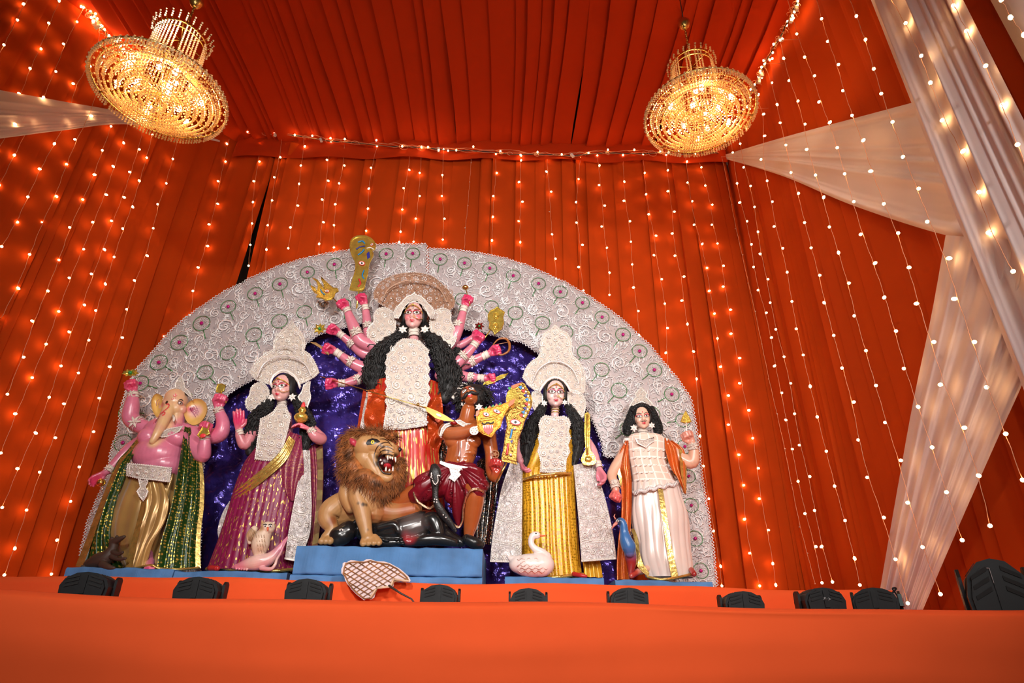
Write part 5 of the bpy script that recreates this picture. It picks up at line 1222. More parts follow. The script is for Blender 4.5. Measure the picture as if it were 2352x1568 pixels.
for a, b, r in (((822, 772, 18), (815, 757, 22), 16), ((846, 755, 2), (844, 742, 4), 13.5), ((812, 794, 2), (803, 785, 6), 13), ((812, 834, 14), (802, 828, 16), 14.5), ((826, 870, 4), (816, 873, 8), 13), ((1051, 752, 10), (1054, 740, 12), 14), ((1060, 822, 22), (1068, 814, 24), 14.5), ((1080, 832, 4), (1092, 826, 8), 13.5), ((1078, 866, 4), (1088, 867, 8), 12.5)):
    band(D, 'armlet', a, b, r * .96, petals=True)
# ================================================================= elephant-headed statue
G = Fig('elephant_headed_statue', 'pink four-armed elephant-headed statue in green and gold cloth', 'statue', 5.87, (330, 1308, EYE + .590))
CREAM = (.80, .52, .26)
G.ball(365, 1046, 8, 58, 50, 46); G.ball(372, 1070, 4, 54, 46, 36); G.ball(376, 995, 4, 48, 38, 42); G.ball(341, 1003, 26, 24, 22, 22); G.ball(404, 1006, 24, 28, 24, 24)
G.limb([(402, 985, 2, 20), (403, 965, 6, 20), (404, 950, 6, 22)])
G.limb([(362, 992, -2, 20), (336, 984, 2, 18), (302, 962, 8, 19), (303, 930, 14, 17), (307, 901, 18, 10.5)]); G.hand((307, 900, 18), (302, 880, 20), 'fist', (-.2, -1, .5), -1, 19, (.72, .05, .14))
G.limb([(350, 1000, -14, 17), (300, 1030, -12, 15), (268, 1062, -4, 12), (248, 1080, 2, 9), (240, 1086, 4, 7.5)]); G.hand((240, 1086, 4), (222, 1098, 8), 'relax', (.2, -.6, -.7), -1, 17, (.72, .05, .14))
G.limb([(425, 990, -8, 20), (470, 1000, -4, 19), (503, 998, 2, 19), (512, 972, 6, 16), (501, 938, 10, 10)]); G.hand((501, 937, 10), (509, 914, 12), 'fist', (.2, -1, .2), -1, 21, (.72, .08, .18))
G.limb([(428, 1004, 4, 19), (452, 1030, 8, 19), (466, 1046, 12, 17), (470, 1022, 22, 14), (471, 1000, 28, 10)]); G.hand((471, 1000, 28), (477, 978, 30), 'fist', (-.4, -1, .1), -1, 20, (.72, .08, .18))
G.ball(404, 924, 6, 28, 30, 31); G.ball(403, 913, 12, 25, 24, 22); G.ball(400, 938, 14, 24, 22, 22); G.ball(418, 940, 14, 10, 10, 12)
G.limb([(394, 930, 20, 17), (383, 950, 34, 14.5), (372, 974, 48, 12), (361, 995, 56, 9.2), (354, 1007, 58, 7.5), (350, 1013, 58, 7)])
for x, y, dx in ((381, 924, -1), (415, 926, 1)): G.ball(x, y, 26, 7.5, 8, 6.5)
for q in ((404, 925, 10, .155), (404, 905, 10, .13), (392, 945, 34, .12), (377, 972, 48, .10), (362, 998, 56, .08), (352, 1014, 58, .06)): G.spots.append((G.P(*q[:3]), q[3], CREAM))
G.spots += [(G.P(412, 968, 14), .035, (.80, .30, .30))]
G.limb([(362, 1090, -6, 38), (350, 1160, -6, 28), (336, 1240, 2, 16), (342, 1290, 26, 9)])
G.limb([(345, 1290, 34, 9), (343, 1300, 52, 8), (342, 1304, 62, 6)])
for i in range(5): G.ball(333 + i * 5, 1305, 66 - abs(i - 2) * 1.5, 3.2)
for i in range(5): G.spots.append((G.P(333 + i * 5, 1306, 68), .02, (.75, .1, .25)))
G.finish((.72, .20, .31), .0064)
EAR = painted('ear_paint', .3, .4)
for nm, cx, cy, a, b, sx in (('ear', 451, 940, 25, 29, 1), ('ear', 362, 930, 16, 27, -1)):
    m = MB()
    def fn(u, v, cx=cx, cy=cy, a=a, b=b, sx=sx):
        g = u * 2 * pi; r = v * (1 + .10 * sin(2 * g + .5) + .16 * max(0, -sin(g)) ** 3)
        x = cx + sx * a * r * cos(g) - sx * 2; y = cy - b * r * sin(g) + (3 * r if sx > 0 else 0)
        return G.P(x, y, 2 + 8 * (1 - v * v) * -1 + 6 * v ** 6 + 5 * (1 - cos(g)) * .3)
    m.grid(fn, 36, 10, wrap=True); n0 = len(m.v); m.v += [v + V((0, .012, 0)) for v in m.v[:n0]]; m.uv += m.uv[:n0]; m.f += [tuple(i + n0 for i in reversed(f)) for f in list(m.f)]
    o0 = ORG[G.t.name]; me = mesh_of(m, o0, True, 'ear'); paint(me, o0, (.82, .50, .14), [(G.P(cx - sx * 3, cy + 3, 0), .075 if sx > 0 else .02, (.86, .50, .52)), (G.P(cx - sx * 14, cy - 1, 0), .035, (.75, .12, .18))]); link('ear', me, EAR, G.t)
m = MB()
for i in range(5):
    g = [-.9, -.45, 0, .45, .9][i]; m.tube([G.P(434 + 4 * t + 20 * t * cos(g), 938 - 16 * t * sin(g) + 2 * t * t * 4, 1.5 + 4 * t) for t in (.1, .4, .7, .95)], .5 * G.k, 3)
for rr in (7, 12, 17): m.tube([G.P(434 + 2 + rr * cos(g), 940 - rr * .8 * sin(g), 3 + rr * .15) for g in [-1 + i * .22 for i in range(10)]], .5 * G.k, 3)
for rr in (6, 11): m.tube([G.P(370 - rr * cos(g), 928 - rr * 1.1 * sin(g), 2 + rr * .1) for g in [-.3 + i * .2 for i in range(8)]], .5 * G.k, 3)
G.part('ear_lines', m, pm('purple_line', (.45, .08, .25)), kind='stuff')
fr = (G.P(404, 925, 10), V((1, 0, 0)), V((0, -1, 0)), V((0, 0, 1)), G.k)      # 1 unit = 1 photo pixel
def gp(x, y): return (x - 404, -(y - 925) / .93)
def gdec(nm, polys, mat, eps=.002, par=None):
    m = MB(); [G.decal(m, [gp(*q) for q in p], eps, 3, fr, 90) for p in polys]; return G.part(nm, m, mat, parent=par)
def ral(cx, cy, a, b, t=0, n=16): return [(cx + a * cos(2 * pi * i / n), cy + t * a * cos(2 * pi * i / n) - b * sin(2 * pi * i / n)) for i in range(n)]
e = gdec('eye', [ral(415, 925, 6.5, 4.2, .25), ral(381, 924, 3.0, 3.8, -.2)], pm('kohl', (.012, .008, .008)), .0022); gdec('eye_white', [ral(415, 925.4, 5.2, 3.0, .25)], pm('eyewhite', (.85, .78, .74)), .0034, e); gdec('iris', [ral(416, 925.4, 2.7, 2.7)], pm('iris', (.10, .045, .02)), .0045, e)
m = MB(); decal_strip(G, m, [gp(408 + t * 13, 921 - 5.5 * sin(pi * (t * .75 + .1)) + t * 2) for t in [i / 10 for i in range(11)]], [.5 + .8 * sin(pi * i / 10) for i in range(11)], .002, fr, 90); G.part('eyebrow', m, pm('brow', (.03, .015, .012)))
TR = pm('trunk_red', (.70, .06, .07)); m = MB()
cl_ = [(381, 929), (386, 928), (389, 932), (387, 938), (381, 944), (375, 951), (371, 959), (368, 967), (363, 976)]
decal_strip(G, m, [gp(*p[:2]) for p in crom(cl_, 28)], [1.9 - .05 * i for i in range(28)], .0022, fr, 90); decal_strip(G, m, [gp(*p[:2]) for p in crom([(371, 962), (374, 953), (379, 948), (384, 949), (383, 954), (379, 955)], 16)], 1.6, .0022, fr, 90)
G.part('trunk_flourish', m, TR); m = MB()
for i in range(14): x, y = crom(cl_, 16)[i + 1][:2]; G.decal(m, [gp(*q) for q in ral(x + 2.6, y + 1, .7, .7, 0, 6)], .0028, 1, fr, 90)
for i in range(8): decal_strip(G, m, [gp(366 + i * .8, 968 + i * -2 + 3), gp(370 + i * .8, 969 - i * 2 + 3)], .4, .0028, fr, 90)
G.part('trunk_dots', m, pm('kohl', (.012, .008, .008)), kind='stuff')
m = MB(); decal_strip(G, m, [gp(*p[:2]) for p in crom([(392, 905), (394, 909), (399, 909), (402, 905)], 8)], .7, .002, fr, 90); decal_strip(G, m, [gp(*p[:2]) for p in crom([(390, 914), (391, 917), (395, 917), (395, 913), (398, 916), (400, 912)], 10)], .5, .002, fr, 90); G.decal(m, [gp(*q) for q in ral(397, 905, 2, 3)], .0025, 2, fr, 90); G.part('forehead_mark', m, TR)
m = MB(); m.tube([G.P(*q) for q in ((398, 955, 30), (400, 961, 36), (399, 966, 42))], [3.6 * G.k, 3 * G.k, 2.2 * G.k], 8); m.ell(G.P(399, 966, 42), 2.2 * G.k); G.part('tusk', m, pm('ivory', (.8, .72, .65)))
m = MB(); m.tube([G.P(*q) for q in ((368, 958, 26), (360, 962, 30), (355, 965, 32))], [3 * G.k, 2.2 * G.k, .8 * G.k], 8); G.part('tusk', m, pm('ivory', (.8, .72, .65)))
m = MB(); G.limb([(368, 1068, 52, 2), (368, 1070, 52, 1)], mb=m); 
SATG = plain('gold_satin', (.44, .25, .07), .26, .25, noise=.12, nscale=3, Sheen_Weight=.4)
def swag(t, v): return .045 * sin(10 * v + 3.2 * cos(t * 1.1 + .3) + .8 * sin(t * 2)) * min(1, v * 4) + .03 * sin(t * 13 + v * 2)
skirt(G, 'dhoti', [(300, 410, 1072), (290, 412, 1092), (282, 408, 1118), (272, 402, 1150), (262, 392, 1190), (256, 380, 1235), (268, 366, 1270), (286, 362, 1304)], .62, SATG, swag, 200, 90)
def flat_w(a, n, ph=0): return lambda u, v: a * sin(u * n + ph + v * 1.5)
sheet(G, 'dhoti_pleats', [(332, 1108, 48), (330, 1150, 50), (322, 1200, 50), (312, 1250, 48), (302, 1303, 46)], [(372, 1104, 46), (388, 1150, 42), (378, 1200, 42), (352, 1250, 44), (336, 1302, 44)], SATG, 70, 40, lambda u, v: .012 * abs(sin(u * 9 + v * 2)) + .006 * sin(v * 14 + u * 5))
sheet(G, 'gold_border', [(328, 1130, 54), (322, 1165, 56), (312, 1205, 56), (300, 1250, 54), (288, 1303, 54)], [(335, 1130, 56), (332, 1165, 58), (324, 1205, 58), (314, 1250, 56), (304, 1304, 56)], GOLDB, 6, 40)
GREENB = brocade('green_gold_brocade', (.012, .055, .008), (.95, .66, .12), 16, 52, .68, .3, 'flower', .05, .3)
fw = lambda u, v: .022 * sin(u * 15 + v * 3) + .01 * sin(u * 33)
sheet(G, 'green_shawl', [(426, 980, 24), (422, 1010, 34), (414, 1060, 44), (406, 1110, 46), (397, 1157, 48), (384, 1205, 50), (370, 1250, 52), (360, 1309, 54)], [(446, 984, 4), (452, 1010, 8), (462, 1070, 6), (466, 1110, 6), (465, 1164, 8), (459, 1215, 12), (457, 1262, 14), (458, 1304, 16)], GREENB, 60, 60, fw)
sheet(G, 'gold_border', [(440, 985, 10), (446, 1010, 14), (456, 1070, 12), (459, 1110, 12), (458, 1164, 14), (452, 1215, 18), (449, 1262, 20), (449, 1305, 22)], [(448, 984, 6), (455, 1010, 10), (465, 1070, 8), (469, 1110, 8), (468, 1164, 10), (462, 1215, 14), (460, 1262, 16), (461, 1304, 18)], GOLDB, 6, 50)
sheet(G, 'green_shawl', [(352, 975, 14), (324, 1003, 10), (298, 1035, 6), (274, 1061, 2), (254, 1105, 0), (236, 1150, 0), (218, 1195, 2), (202, 1240, 4), (180, 1300, 6)], [(362, 985, 26), (336, 1015, 38), (306, 1048, 44), (296, 1068, 40), (284, 1102, 36), (266, 1150, 34), (256, 1195, 34), (254, 1240, 34), (284, 1304, 34)], GREENB, 60, 60, fw)
sheet(G, 'gold_border', [(350, 973, 20), (321, 1000, 18), (294, 1032, 14), (270, 1059, 10), (250, 1103, 8), (232, 1148, 8), (214, 1194, 10), (198, 1238, 12), (173, 1300, 14)], [(358, 979, 22), (329, 1008, 22), (303, 1040, 18), (281, 1066, 14), (262, 1110, 12), (244, 1154, 12), (226, 1200, 14), (212, 1242, 16), (190, 1302, 18)], GOLDB, 6, 60)
m = MB(); m.tube([G.P(x, y, d) for x, y, d in crom([(196, 1302, 20), (250, 1306, 40), (300, 1307, 50), (330, 1300, 62), (350, 1298, 64), (366, 1305, 58), (410, 1307, 50), (458, 1303, 22)], 50)], 2.6 * G.k, 6); G.part('gold_hem', m, GOLDB)
plate(G, 'lace_belt', [(293, 1064), (320, 1066), (345, 1068), (370, 1071), (394, 1074), (392, 1090), (390, 1107), (368, 1104), (345, 1101), (318, 1099), (291, 1092), (290, 1080)], 58, th=.008, seed=51, sizes=(6, 4, 2.5), fil=1.6, curve=lambda x, y: -((x - 345) / 50) ** 2 * 14)
plate(G, 'belt_pendant', [(318, 1100), (328, 1104), (340, 1101), (338, 1110), (333, 1118), (340, 1128), (336, 1140), (329, 1150), (320, 1140), (314, 1128), (322, 1118)], 60, th=.008, seed=52, sizes=(4, 2.5), fil=1.8)
plate(G, 'lace_necklace', [(364, 1001), (378, 988), (392, 983), (410, 980), (420, 978), (412, 990), (398, 997), (382, 1003), (372, 1004)], 46, th=.006, seed=53, sizes=(3.5, 2.2), fil=1.8)
for a, b, r in (((307, 915, 16), (307, 900, 18), 12), ((322, 978, 4), (312, 970, 6), 19), ((258, 1071, 0), (246, 1082, 4), 10), ((505, 950, 9), (501, 937, 11), 11.5), ((470, 1012, 26), (471, 999, 29), 11)): band(G, 'lace_cuff', a, b, r)
plate(G, 'small_crown', [(374, 918), (376, 908), (384, 898), (394, 892), (402, 889), (403, 878), (408, 870), (414, 862), (420, 870), (424, 880), (425, 890), (434, 897), (441, 908), (442, 918), (434, 908), (424, 899), (408, 896), (392, 899), (382, 906)], 14, cen=(410, 894), th=.02, seed=54, sizes=(5, 3.5, 2.5), fil=1.8, mat=SHOLA)
def leafy(name, label, c, r, d, n, fig, mat=GOLD, tilt=0):
    t = thing(name, label, 'ritual object', fig.P(c[0], c[1], d)); m = MB(); k = fig.k; C = fig.P(c[0], c[1], d)
    for i in range(n):
        g = 2 * pi * i / n; q = C + V((cos(g) * r * k, -.01 - .01 * (i % 2), sin(g) * r * k * (1 - tilt))); sd = V((-sin(g), 0, cos(g))) * r * k * .26; md = (C + q) / 2 - V((0, .012, 0))
        m.add([C, md + sd, q, md - sd, C + V((0, .008, 0)), md + sd + V((0, .008, 0)), q + V((0, .008, 0)), md - sd + V((0, .008, 0))], [(0, 1, 2, 3), (7, 6, 5, 4), (0, 4, 5, 1), (1, 5, 6, 2), (2, 6, 7, 3), (3, 7, 4, 0)])
    obj('petals', m, mat, t, False); m = MB(); m.ell(C - V((0, .018, 0)), r * .22 * k); obj('flower_centre', m, pm('green_bead', (.02, .25, .06)), t); return t
leafy('gold_flower', 'gold foil flower held up by the elephant-headed statue', (301, 857), 21, 22, 9, G, tilt=.5)
leafy('gold_flower', 'gold foil flower held out by an upper left hand of the tall statue', (735, 756), 17, 20, 8, D)
leafy('red_lotus', 'dark red foil lotus in a right hand of the tall statue', (1101, 750), 13, -6, 7, D, crinkle_foil('dark_red_foil', (.35, .03, .02), .6, .3))
def foil_shape(name, label, poly, fig, d, mat=GOLD, ridge=None, cat='ritual object', th=.014, extra=None, curve=None):
    t = thing(name, label, cat, fig.P(*poly[0], d)); m = MB(); m.prism([fig.P(x, y, d) for x, y in poly], V((0, th, 0))); obj('foil_plate', m, mat, t, False)
    n = len(poly); cx = sum(p[0] for p in poly) / n; cy = sum(p[1] for p in poly) / n
    m = MB(); q = [fig.P(cx + (x - cx) * .93, cy + (y - cy) * .93, d + 1) for x, y in poly]; m.tube(q + [q[0]], 1.1 * fig.k, 5, cap=False)
    if ridge: 
        for r_ in ridge: m.tube([fig.P(x, y, d + 1) for x, y in r_], 1.2 * fig.k, 5)
    obj('raised_rim', m, mat, t); return t
def stick(t, fig, a, b, r, mat=GOLD, name='handle'):
    m = MB(); m.tube([fig.P(*a), fig.P(*b)], r * fig.k, 8); return obj(name, m, mat, t)
t = foil_shape('gold_hatchet', 'small gold foil hatchet in the raised right fist of the elephant-headed statue', [(497, 890), (500, 881), (509, 880), (518, 884), (514, 898), (504, 902), (496, 900)], G, 14); stick(t, G, (506, 898, 16), (520, 925, 18), 1.6)
t = foil_shape('gold_axe', 'gold foil axe with red patch at the lower fist of the elephant-headed statue', [(452, 1000), (462, 985), (468, 972), (476, 966), (482, 972), (478, 985), (482, 996), (470, 1000), (460, 1006)], G, 44); m = MB(); m.ell(G.P(466, 1000, 46), (7 * G.k, .006, 5 * G.k)); obj('red_patch', m, pm('coral', (.8, .05, .06)), t)
t = thing('brass_ball', 'brass ball in the low left hand of the elephant-headed statue', 'ritual object', G.P(232, 1108, 16)); m = MB(); m.ell(G.P(232, 1108, 16), 9.5 * G.k, nu=20, nv=14); obj('ball', m, BRASS, t); m = MB(); m.torus(G.P(232, 1108, 16), 9.6 * G.k, .6 * G.k, 20, 4, (V((1, 0, 0)), V((0, 1, 0)))); obj('seam', m, BRASS, t)

# ================================================================= male statue on the right
K = Fig('male_deity_statue', 'clay statue of a young man in white satin dhoti and orange shawl', 'statue', 5.87, (1525, 1332, EYE + .566))
K.limb([(1475, 985, 0, 9), (1478, 1008, 0, 11)]); K.limb([(1482, 1012, -6, 30), (1488, 1050, -6, 36), (1500, 1100, -4, 38), (1512, 1150, -4, 42)], flat=.66)
K.limb([(1446, 1018, -6, 14), (1428, 1050, -4, 14), (1406, 1088, 2, 12), (1411, 1110, 12, 10), (1415, 1126, 16, 8)]); K.hand((1415, 1126, 16), (1411, 1141, 20), 'fist', (.5, -1, -.2), -1, 18, (.74, .12, .12))
K.limb([(1520, 1018, -6, 15), (1550, 1042, -4, 15), (1586, 1062, 6, 15.5), (1594, 1042, 14, 13), (1589, 1018, 20, 9.5)]); K.hand((1589, 1017, 20), (1580, 1000, 22), 'fist', (-.7, -.7, .1), -1, 19, (.80, .34, .26))
K.head(1474, 960, 10, 37, yaw=-3, pitch=9, roll=-4, male=True); K.spots += [(K.P(1474, 960, 12), .24, (.86, .56, .42))]
K.limb([(1512, 1150, -4, 36), (1508, 1240, -2, 20), (1492, 1298, 8, 9), (1470, 1312, 28, 7)]); K.limb([(1530, 1150, -8, 32), (1550, 1240, -4, 18), (1572, 1300, 6, 8), (1588, 1310, 20, 6)])
K.limb([(1466, 1312, 34, 7), (1450, 1322, 58, 6)]); K.limb([(1588, 1308, 24, 6), (1594, 1318, 40, 6)]); K.spots += [(K.P(1452, 1320, 50), .10, (.45, .02, .02)), (K.P(1592, 1316, 36), .09, (.4, .02, .02))]
K.finish((.80, .46, .32), .0062); face(K, shadow=(.78, .06, .08), lips=(.65, .04, .05), ring=False, eye_s=.95)
m = MB(); 
for sx in (-1, 1): decal_strip(K, m, [(sx * (.01 + .12 * t), -.178 - .012 * sin(t * 3) + .03 * t * t) for t in [i / 8 for i in range(9)]], [.016 * (1 - .8 * i / 8) + .002 for i in range(9)], .003)
K.part('moustache', m, pm('brow', (.03, .015, .012)))
m = MB(); hair_cap(K, m, 1.04); hair_mass(K, m, [(1455, 935, 4, 8), (1448, 955, 6, 10), (1442, 978, 6, 12), (1441, 998, 4, 10)], 8); hair_mass(K, m, [(1494, 935, 4, 8), (1503, 955, 6, 10), (1510, 978, 6, 12), (1512, 996, 4, 10)], 9)
hair_mass(K, m, [(1452, 944, 14, 5), (1462, 933, 20, 6), (1474, 930, 22, 6.5), (1487, 933, 20, 6), (1496, 944, 14, 5)], 10, 12); K.part('hair', m, HAIR)
plate(K, 'small_crown', [(1443, 945), (1445, 932), (1452, 920), (1460, 912), (1458, 902), (1466, 895), (1472, 888), (1480, 895), (1486, 903), (1484, 912), (1494, 920), (1501, 930), (1503, 943), (1494, 932), (1474, 922), (1456, 930)], -4, cen=(1473, 915), seed=61, sizes=(4.5, 3, 2), fil=1.6)
flower_ear(K, 1456, 983, 18, 10); flower_ear(K, 1497, 977, 18, 9); band(K, 'choker', (1476, 986, 2), (1477, 1002, 2), 13, petals=False)
NET = NT('cream_lace_net'); _b = NET.n('TexBrick', Scale=1.0, offset=0.0); _b.inputs['Mortar Size'].default_value = .09; _b.inputs['Brick Width'].default_value = 1; _b.inputs['Row Height'].default_value = 1
NET.l(NET.coords('UV', (14, 8, 1)), _b.inputs[0]); _b.inputs['Color1'].default_value = _b.inputs['Color2'].default_value = (.78, .58, .48, 1); _b.inputs['Mortar'].default_value = (.92, .82, .74, 1)
NET.set(Base_Color=_b.outputs[0], Roughness=.6); NET.bump(_b.outputs[1], -.4, .01); NET = NET.m
skirt(K, 'lace_top', [(1446, 1518, 1000), (1440, 1529, 1010), (1440, 1531, 1030), (1444, 1529, 1055), (1449, 1537, 1080), (1452, 1547, 1100), (1454, 1556, 1122)], .60, NET, lambda t, v: .008 * sin(t * 14), 120, 40)
m = MB()
for i in range(7): 
    for j in range(5):
        x = 1456 + i * 11.5 + j * 2.5; y = 1034 + j * 17; 
        if x < 1548: q = K.P(x, y, 30 - abs(x - 1492) * .28); m.tube([q + V((-.016, 0, -.008)), q + V((0, -.008, 0)), q + V((.016, 0, .010))], [.002, .008, .002], 5, flat=.5, up=V((0, 1, 0)))
K.part('lace_leaves', m, FIL)
m = MB(); 
for i in range(34): u = i / 33; q = K.P(1453 + 104 * u, 1127 - 22 * u + 2 * sin(u * 30), 52 * sqrt(max(0, 1 - (2 * u - 1) ** 2)) * .62 + 10); m.tube([q, q + V((.004, 0, -.035))], .010, 4)
K.part('sequin_fringe', m, SHOLA2, kind='stuff')
plate(K, 'lace_collar', [(1458, 1006), (1476, 1010), (1502, 1004), (1501, 1014), (1492, 1020), (1484, 1028), (1474, 1023), (1464, 1018)], 32, th=.006, seed=62, sizes=(3, 2), fil=1.8)
for px, sx in (((1440, 1010), -1), ((1528, 1010), 1)): m = MB(); m.ell(K.P(px[0], px[1], 8), (9 * K.k, 8 * K.k, 5 * K.k)); m.torus(K.P(px[0], px[1] + 4, 10), 8 * K.k, 1.4 * K.k, 18, 5); K.part('shoulder_ruffle', m, FIL)
SATW = plain('white_satin', (.80, .68, .62), .24, .12, noise=.05, nscale=3, Sheen_Weight=.3)
skirt(K, 'dhoti', [(1452, 1558, 1108), (1451, 1566, 1135), (1451, 1574, 1165), (1454, 1580, 1200), (1461, 1586, 1245), (1468, 1590, 1285), (1484, 1592, 1326)], .55, SATW, lambda t, v: .05 * sin(11 * v + 3.0 * cos(t * 1.2 - .6) + t) * min(1, v * 3) * (1 - .5 * v) + .035 * abs(sin(t * 9 + v * 2)) - .02, 220, 90)
sheet(K, 'gold_border', [(1511, 1122, 38), (1516, 1160, 44), (1524, 1210, 48), (1532, 1265, 50), (1542, 1325, 50)], [(1522, 1120, 38), (1528, 1160, 44), (1536, 1210, 48), (1545, 1265, 50), (1558, 1322, 50)], GOLDB, 6, 40)
sheet(K, 'gold_border', [(1449, 1215, 30), (1456, 1235, 34), (1460, 1265, 38), (1463, 1298, 42), (1488, 1324, 48)], [(1456, 1213, 34), (1465, 1235, 38), (1469, 1265, 42), (1476, 1292, 46), (1492, 1316, 50)], GOLDB, 6, 40)
m = MB(); m.tube([K.P(x, y, d) for x, y, d in crom([(1486, 1324, 46), (1515, 1330, 56), (1545, 1328, 54), (1590, 1318, 28)], 30)], 3 * K.k, 6); K.part('gold_hem', m, GOLDB)
ORB = brocade('orange_shawl_brocade', (.62, .09, .01), (.95, .45, .08), 60, 120, .60, .28, 'dash', .03)
sheet(K, 'orange_shawl', [(1436, 1012, 8), (1422, 1040, 2), (1413, 1066, 0), (1424, 1105, 0), (1427, 1150, 4), (1426, 1192, 6), (1420, 1240, 8), (1417, 1290, 12), (1418, 1330, 14)], [(1444, 1012, 22), (1444, 1042, 24), (1446, 1066, 24), (1450, 1105, 24), (1450, 1150, 28), (1449, 1192, 30), (1446, 1240, 32), (1444, 1290, 32), (1447, 1332, 32)], ORB, 30, 60, lambda u, v: .016 * sin(u * 12 + v * 4))
sheet(K, 'orange_shawl', [(1526, 1006, 18), (1528, 1035, 22), (1540, 1075, 24), (1556, 1100, 24), (1572, 1132, 22)], [(1542, 1012, 6), (1570, 1034, 6), (1574, 1068, 10), (1575, 1100, 12), (1575, 1134, 14)], ORB, 30, 40, lambda u, v: .018 * sin(u * 14 + v * 3))
sheet(K, 'gold_border', [(1560, 1030, 14), (1562, 1068, 18), (1566, 1100, 18), (1570, 1132, 22)], [(1571, 1034, 8), (1576, 1068, 12), (1577, 1100, 14), (1576, 1134, 16)], GOLDB, 6, 30)
sheet(K, 'gold_border', [(1412, 1060, 6), (1416, 1080, 6), (1422, 1100, 6), (1424, 1115, 6)], [(1418, 1060, 8), (1424, 1078, 8), (1428, 1098, 8), (1428, 1115, 8)], GOLDB, 4, 20)
band(K, 'lace_cuff', (1410, 1104, 10), (1415, 1124, 16), 11); band(K, 'lace_cuff', (1592, 1034, 17), (1589, 1018, 20), 12)
t = foil_shape('gold_spearhead', 'small gold foil spearhead held up by the male statue', [(1563, 968), (1568, 955), (1575, 942), (1582, 955), (1589, 968), (1576, 972)], K, 24); stick(t, K, (1576, 970, 26), (1578, 1000, 26), 1.5, FIL); 
# brass mace, gold emblem, ring, dagger, cleaver, trident head: held by the tall statue
t = thing('brass_mace', 'brass ball-headed mace in the highest right fist of the tall statue', 'ritual object', D.P(1069, 662, 22)); m = MB(); m.ell(D.P(1069, 660, 22), (8.5 * D.k, 8 * D.k, 6.5 * D.k), nu=20, nv=12); obj('head', m, BRASS, t); stick(t, D, (1070, 664, 22), (1080, 702, 26), 1.4, BRASS)
t = foil_shape('gold_emblem', 'gold foil emblem with two drop shapes above the right hands of the tall statue', [(1120, 722), (1126, 712), (1136, 708), (1142, 703), (1150, 710), (1160, 716), (1156, 728), (1158, 742), (1152, 756), (1144, 762), (1136, 769), (1132, 760), (1122, 754), (1124, 740), (1120, 732)], D, 10, curve=1)
m = MB(); 
for cx, cy in ((1139, 724), (1138, 748)): m.torus(D.P(cx, cy, 12), 9 * D.k, 1.3 * D.k, 16, 5, rx=.75, ry=1); m.ell(D.P(cx, cy, 12), (4 * D.k, 2 * D.k, 6 * D.k))
obj('drop_relief', m, GOLD, t); stick(t, D, (1126, 758, 10), (1112, 778, 20), 1.6)
t = thing('brown_bow', 'short curved brown bow in a right hand of the tall statue', 'ritual object', D.P(1150, 800, 24)); m = MB(); m.tube([D.P(*q) for q in crom([(1132, 792, 24), (1145, 779, 24), (1162, 778, 24), (1170, 790, 24), (1168, 806, 24), (1152, 815, 24), (1144, 812, 24)], 24)], [1.2 * D.k + 2.2 * D.k * sin(pi * i / 23) for i in range(24)], 8); obj('bow', m, plain('brown_lacquer', (.32, .10, .02), .3), t); m = MB(); m.tube([D.P(1132, 792, 24), D.P(1166, 786, 26)], .6 * D.k, 4); obj('string', m, WIRE, t)
t = foil_shape('gold_dagger', 'gold foil dagger in the lowest right fist of the tall statue', [(1108, 884), (1112, 878), (1124, 874), (1140, 866), (1152, 860), (1168, 856), (1160, 866), (1146, 872), (1130, 880), (1118, 884)], D, 26)
t = foil_shape('thin_arrow', 'thin brown arrow passing through a left fist of the tall statue', [(712, 785), (724, 786), (740, 796), (756, 812), (754, 815), (738, 800), (722, 790)], D, 34, plain('brown_lacquer2', (.4, .22, .08), .4))
kh = smooth_poly([(802, 665), (808, 645), (815, 621), (815, 602), (808, 588), (803, 570), (805, 552), (814, 543), (826, 540), (842, 541), (856, 549), (863, 561), (860, 573), (851, 570), (858, 582), (853, 596), (848, 606), (845, 627), (840, 648), (834, 667), (818, 668)], 60)
t = foil_shape('gold_cleaver', 'gold foil cleaver with painted eye and blue strokes raised above the tall statue', kh, D, 16)
stick(t, D, (825, 665, 14), (819, 708, 16), 2.0)
def deco(t, fig, items, d):
    for nm, pts, w_, mat in items:
        m = MB()
        if w_ is None: m.prism([fig.P(x, y, d + 1.5) for x, y in pts], V((0, .006, 0))); obj(nm, m, mat, t, False)
        else: m.tube([fig.P(x, y, d + 1.2) for x, y in [q[:2] for q in crom([tuple(p) for p in pts], 12)]], w_ * fig.k, 5, flat=.4, up=V((0, 1, 0))); obj(nm, m, mat, t)
BL = pm('blue_glitter', (.02, .22, .55)); NV = pm('navy_glitter', (.03, .03, .25)); RD = pm('red_enamel', (.6, .03, .03)); WH = pm('eyewhite', (.85, .78, .74)); KO = pm('kohl', (.012, .008, .008)); GR = pm('leaf_green', (.02, .25, .04)); CO = pm('coral2', (.9, .16, .06)); OR = pm('ochre', (.75, .30, .02))
def eye_set(x, y, a, b, tl=0): return [('painted_eye', ral(x, y, a * 1.25, b * 1.4, tl), None, RD), ('eye_white', [(px, py) for px, py in ral(x, y, a, b, tl)], None, WH), ('pupil', ral(x, y, b * .6, b * .6, 0, 10), None, KO)]
def deco_eye(t, fig, x, y, a, b, tl, d):
    for i, (nm, p, w_, mt) in enumerate(eye_set(x, y, a, b, tl)): deco(t, fig, [(nm, p, w_, mt)], d + i * .8)
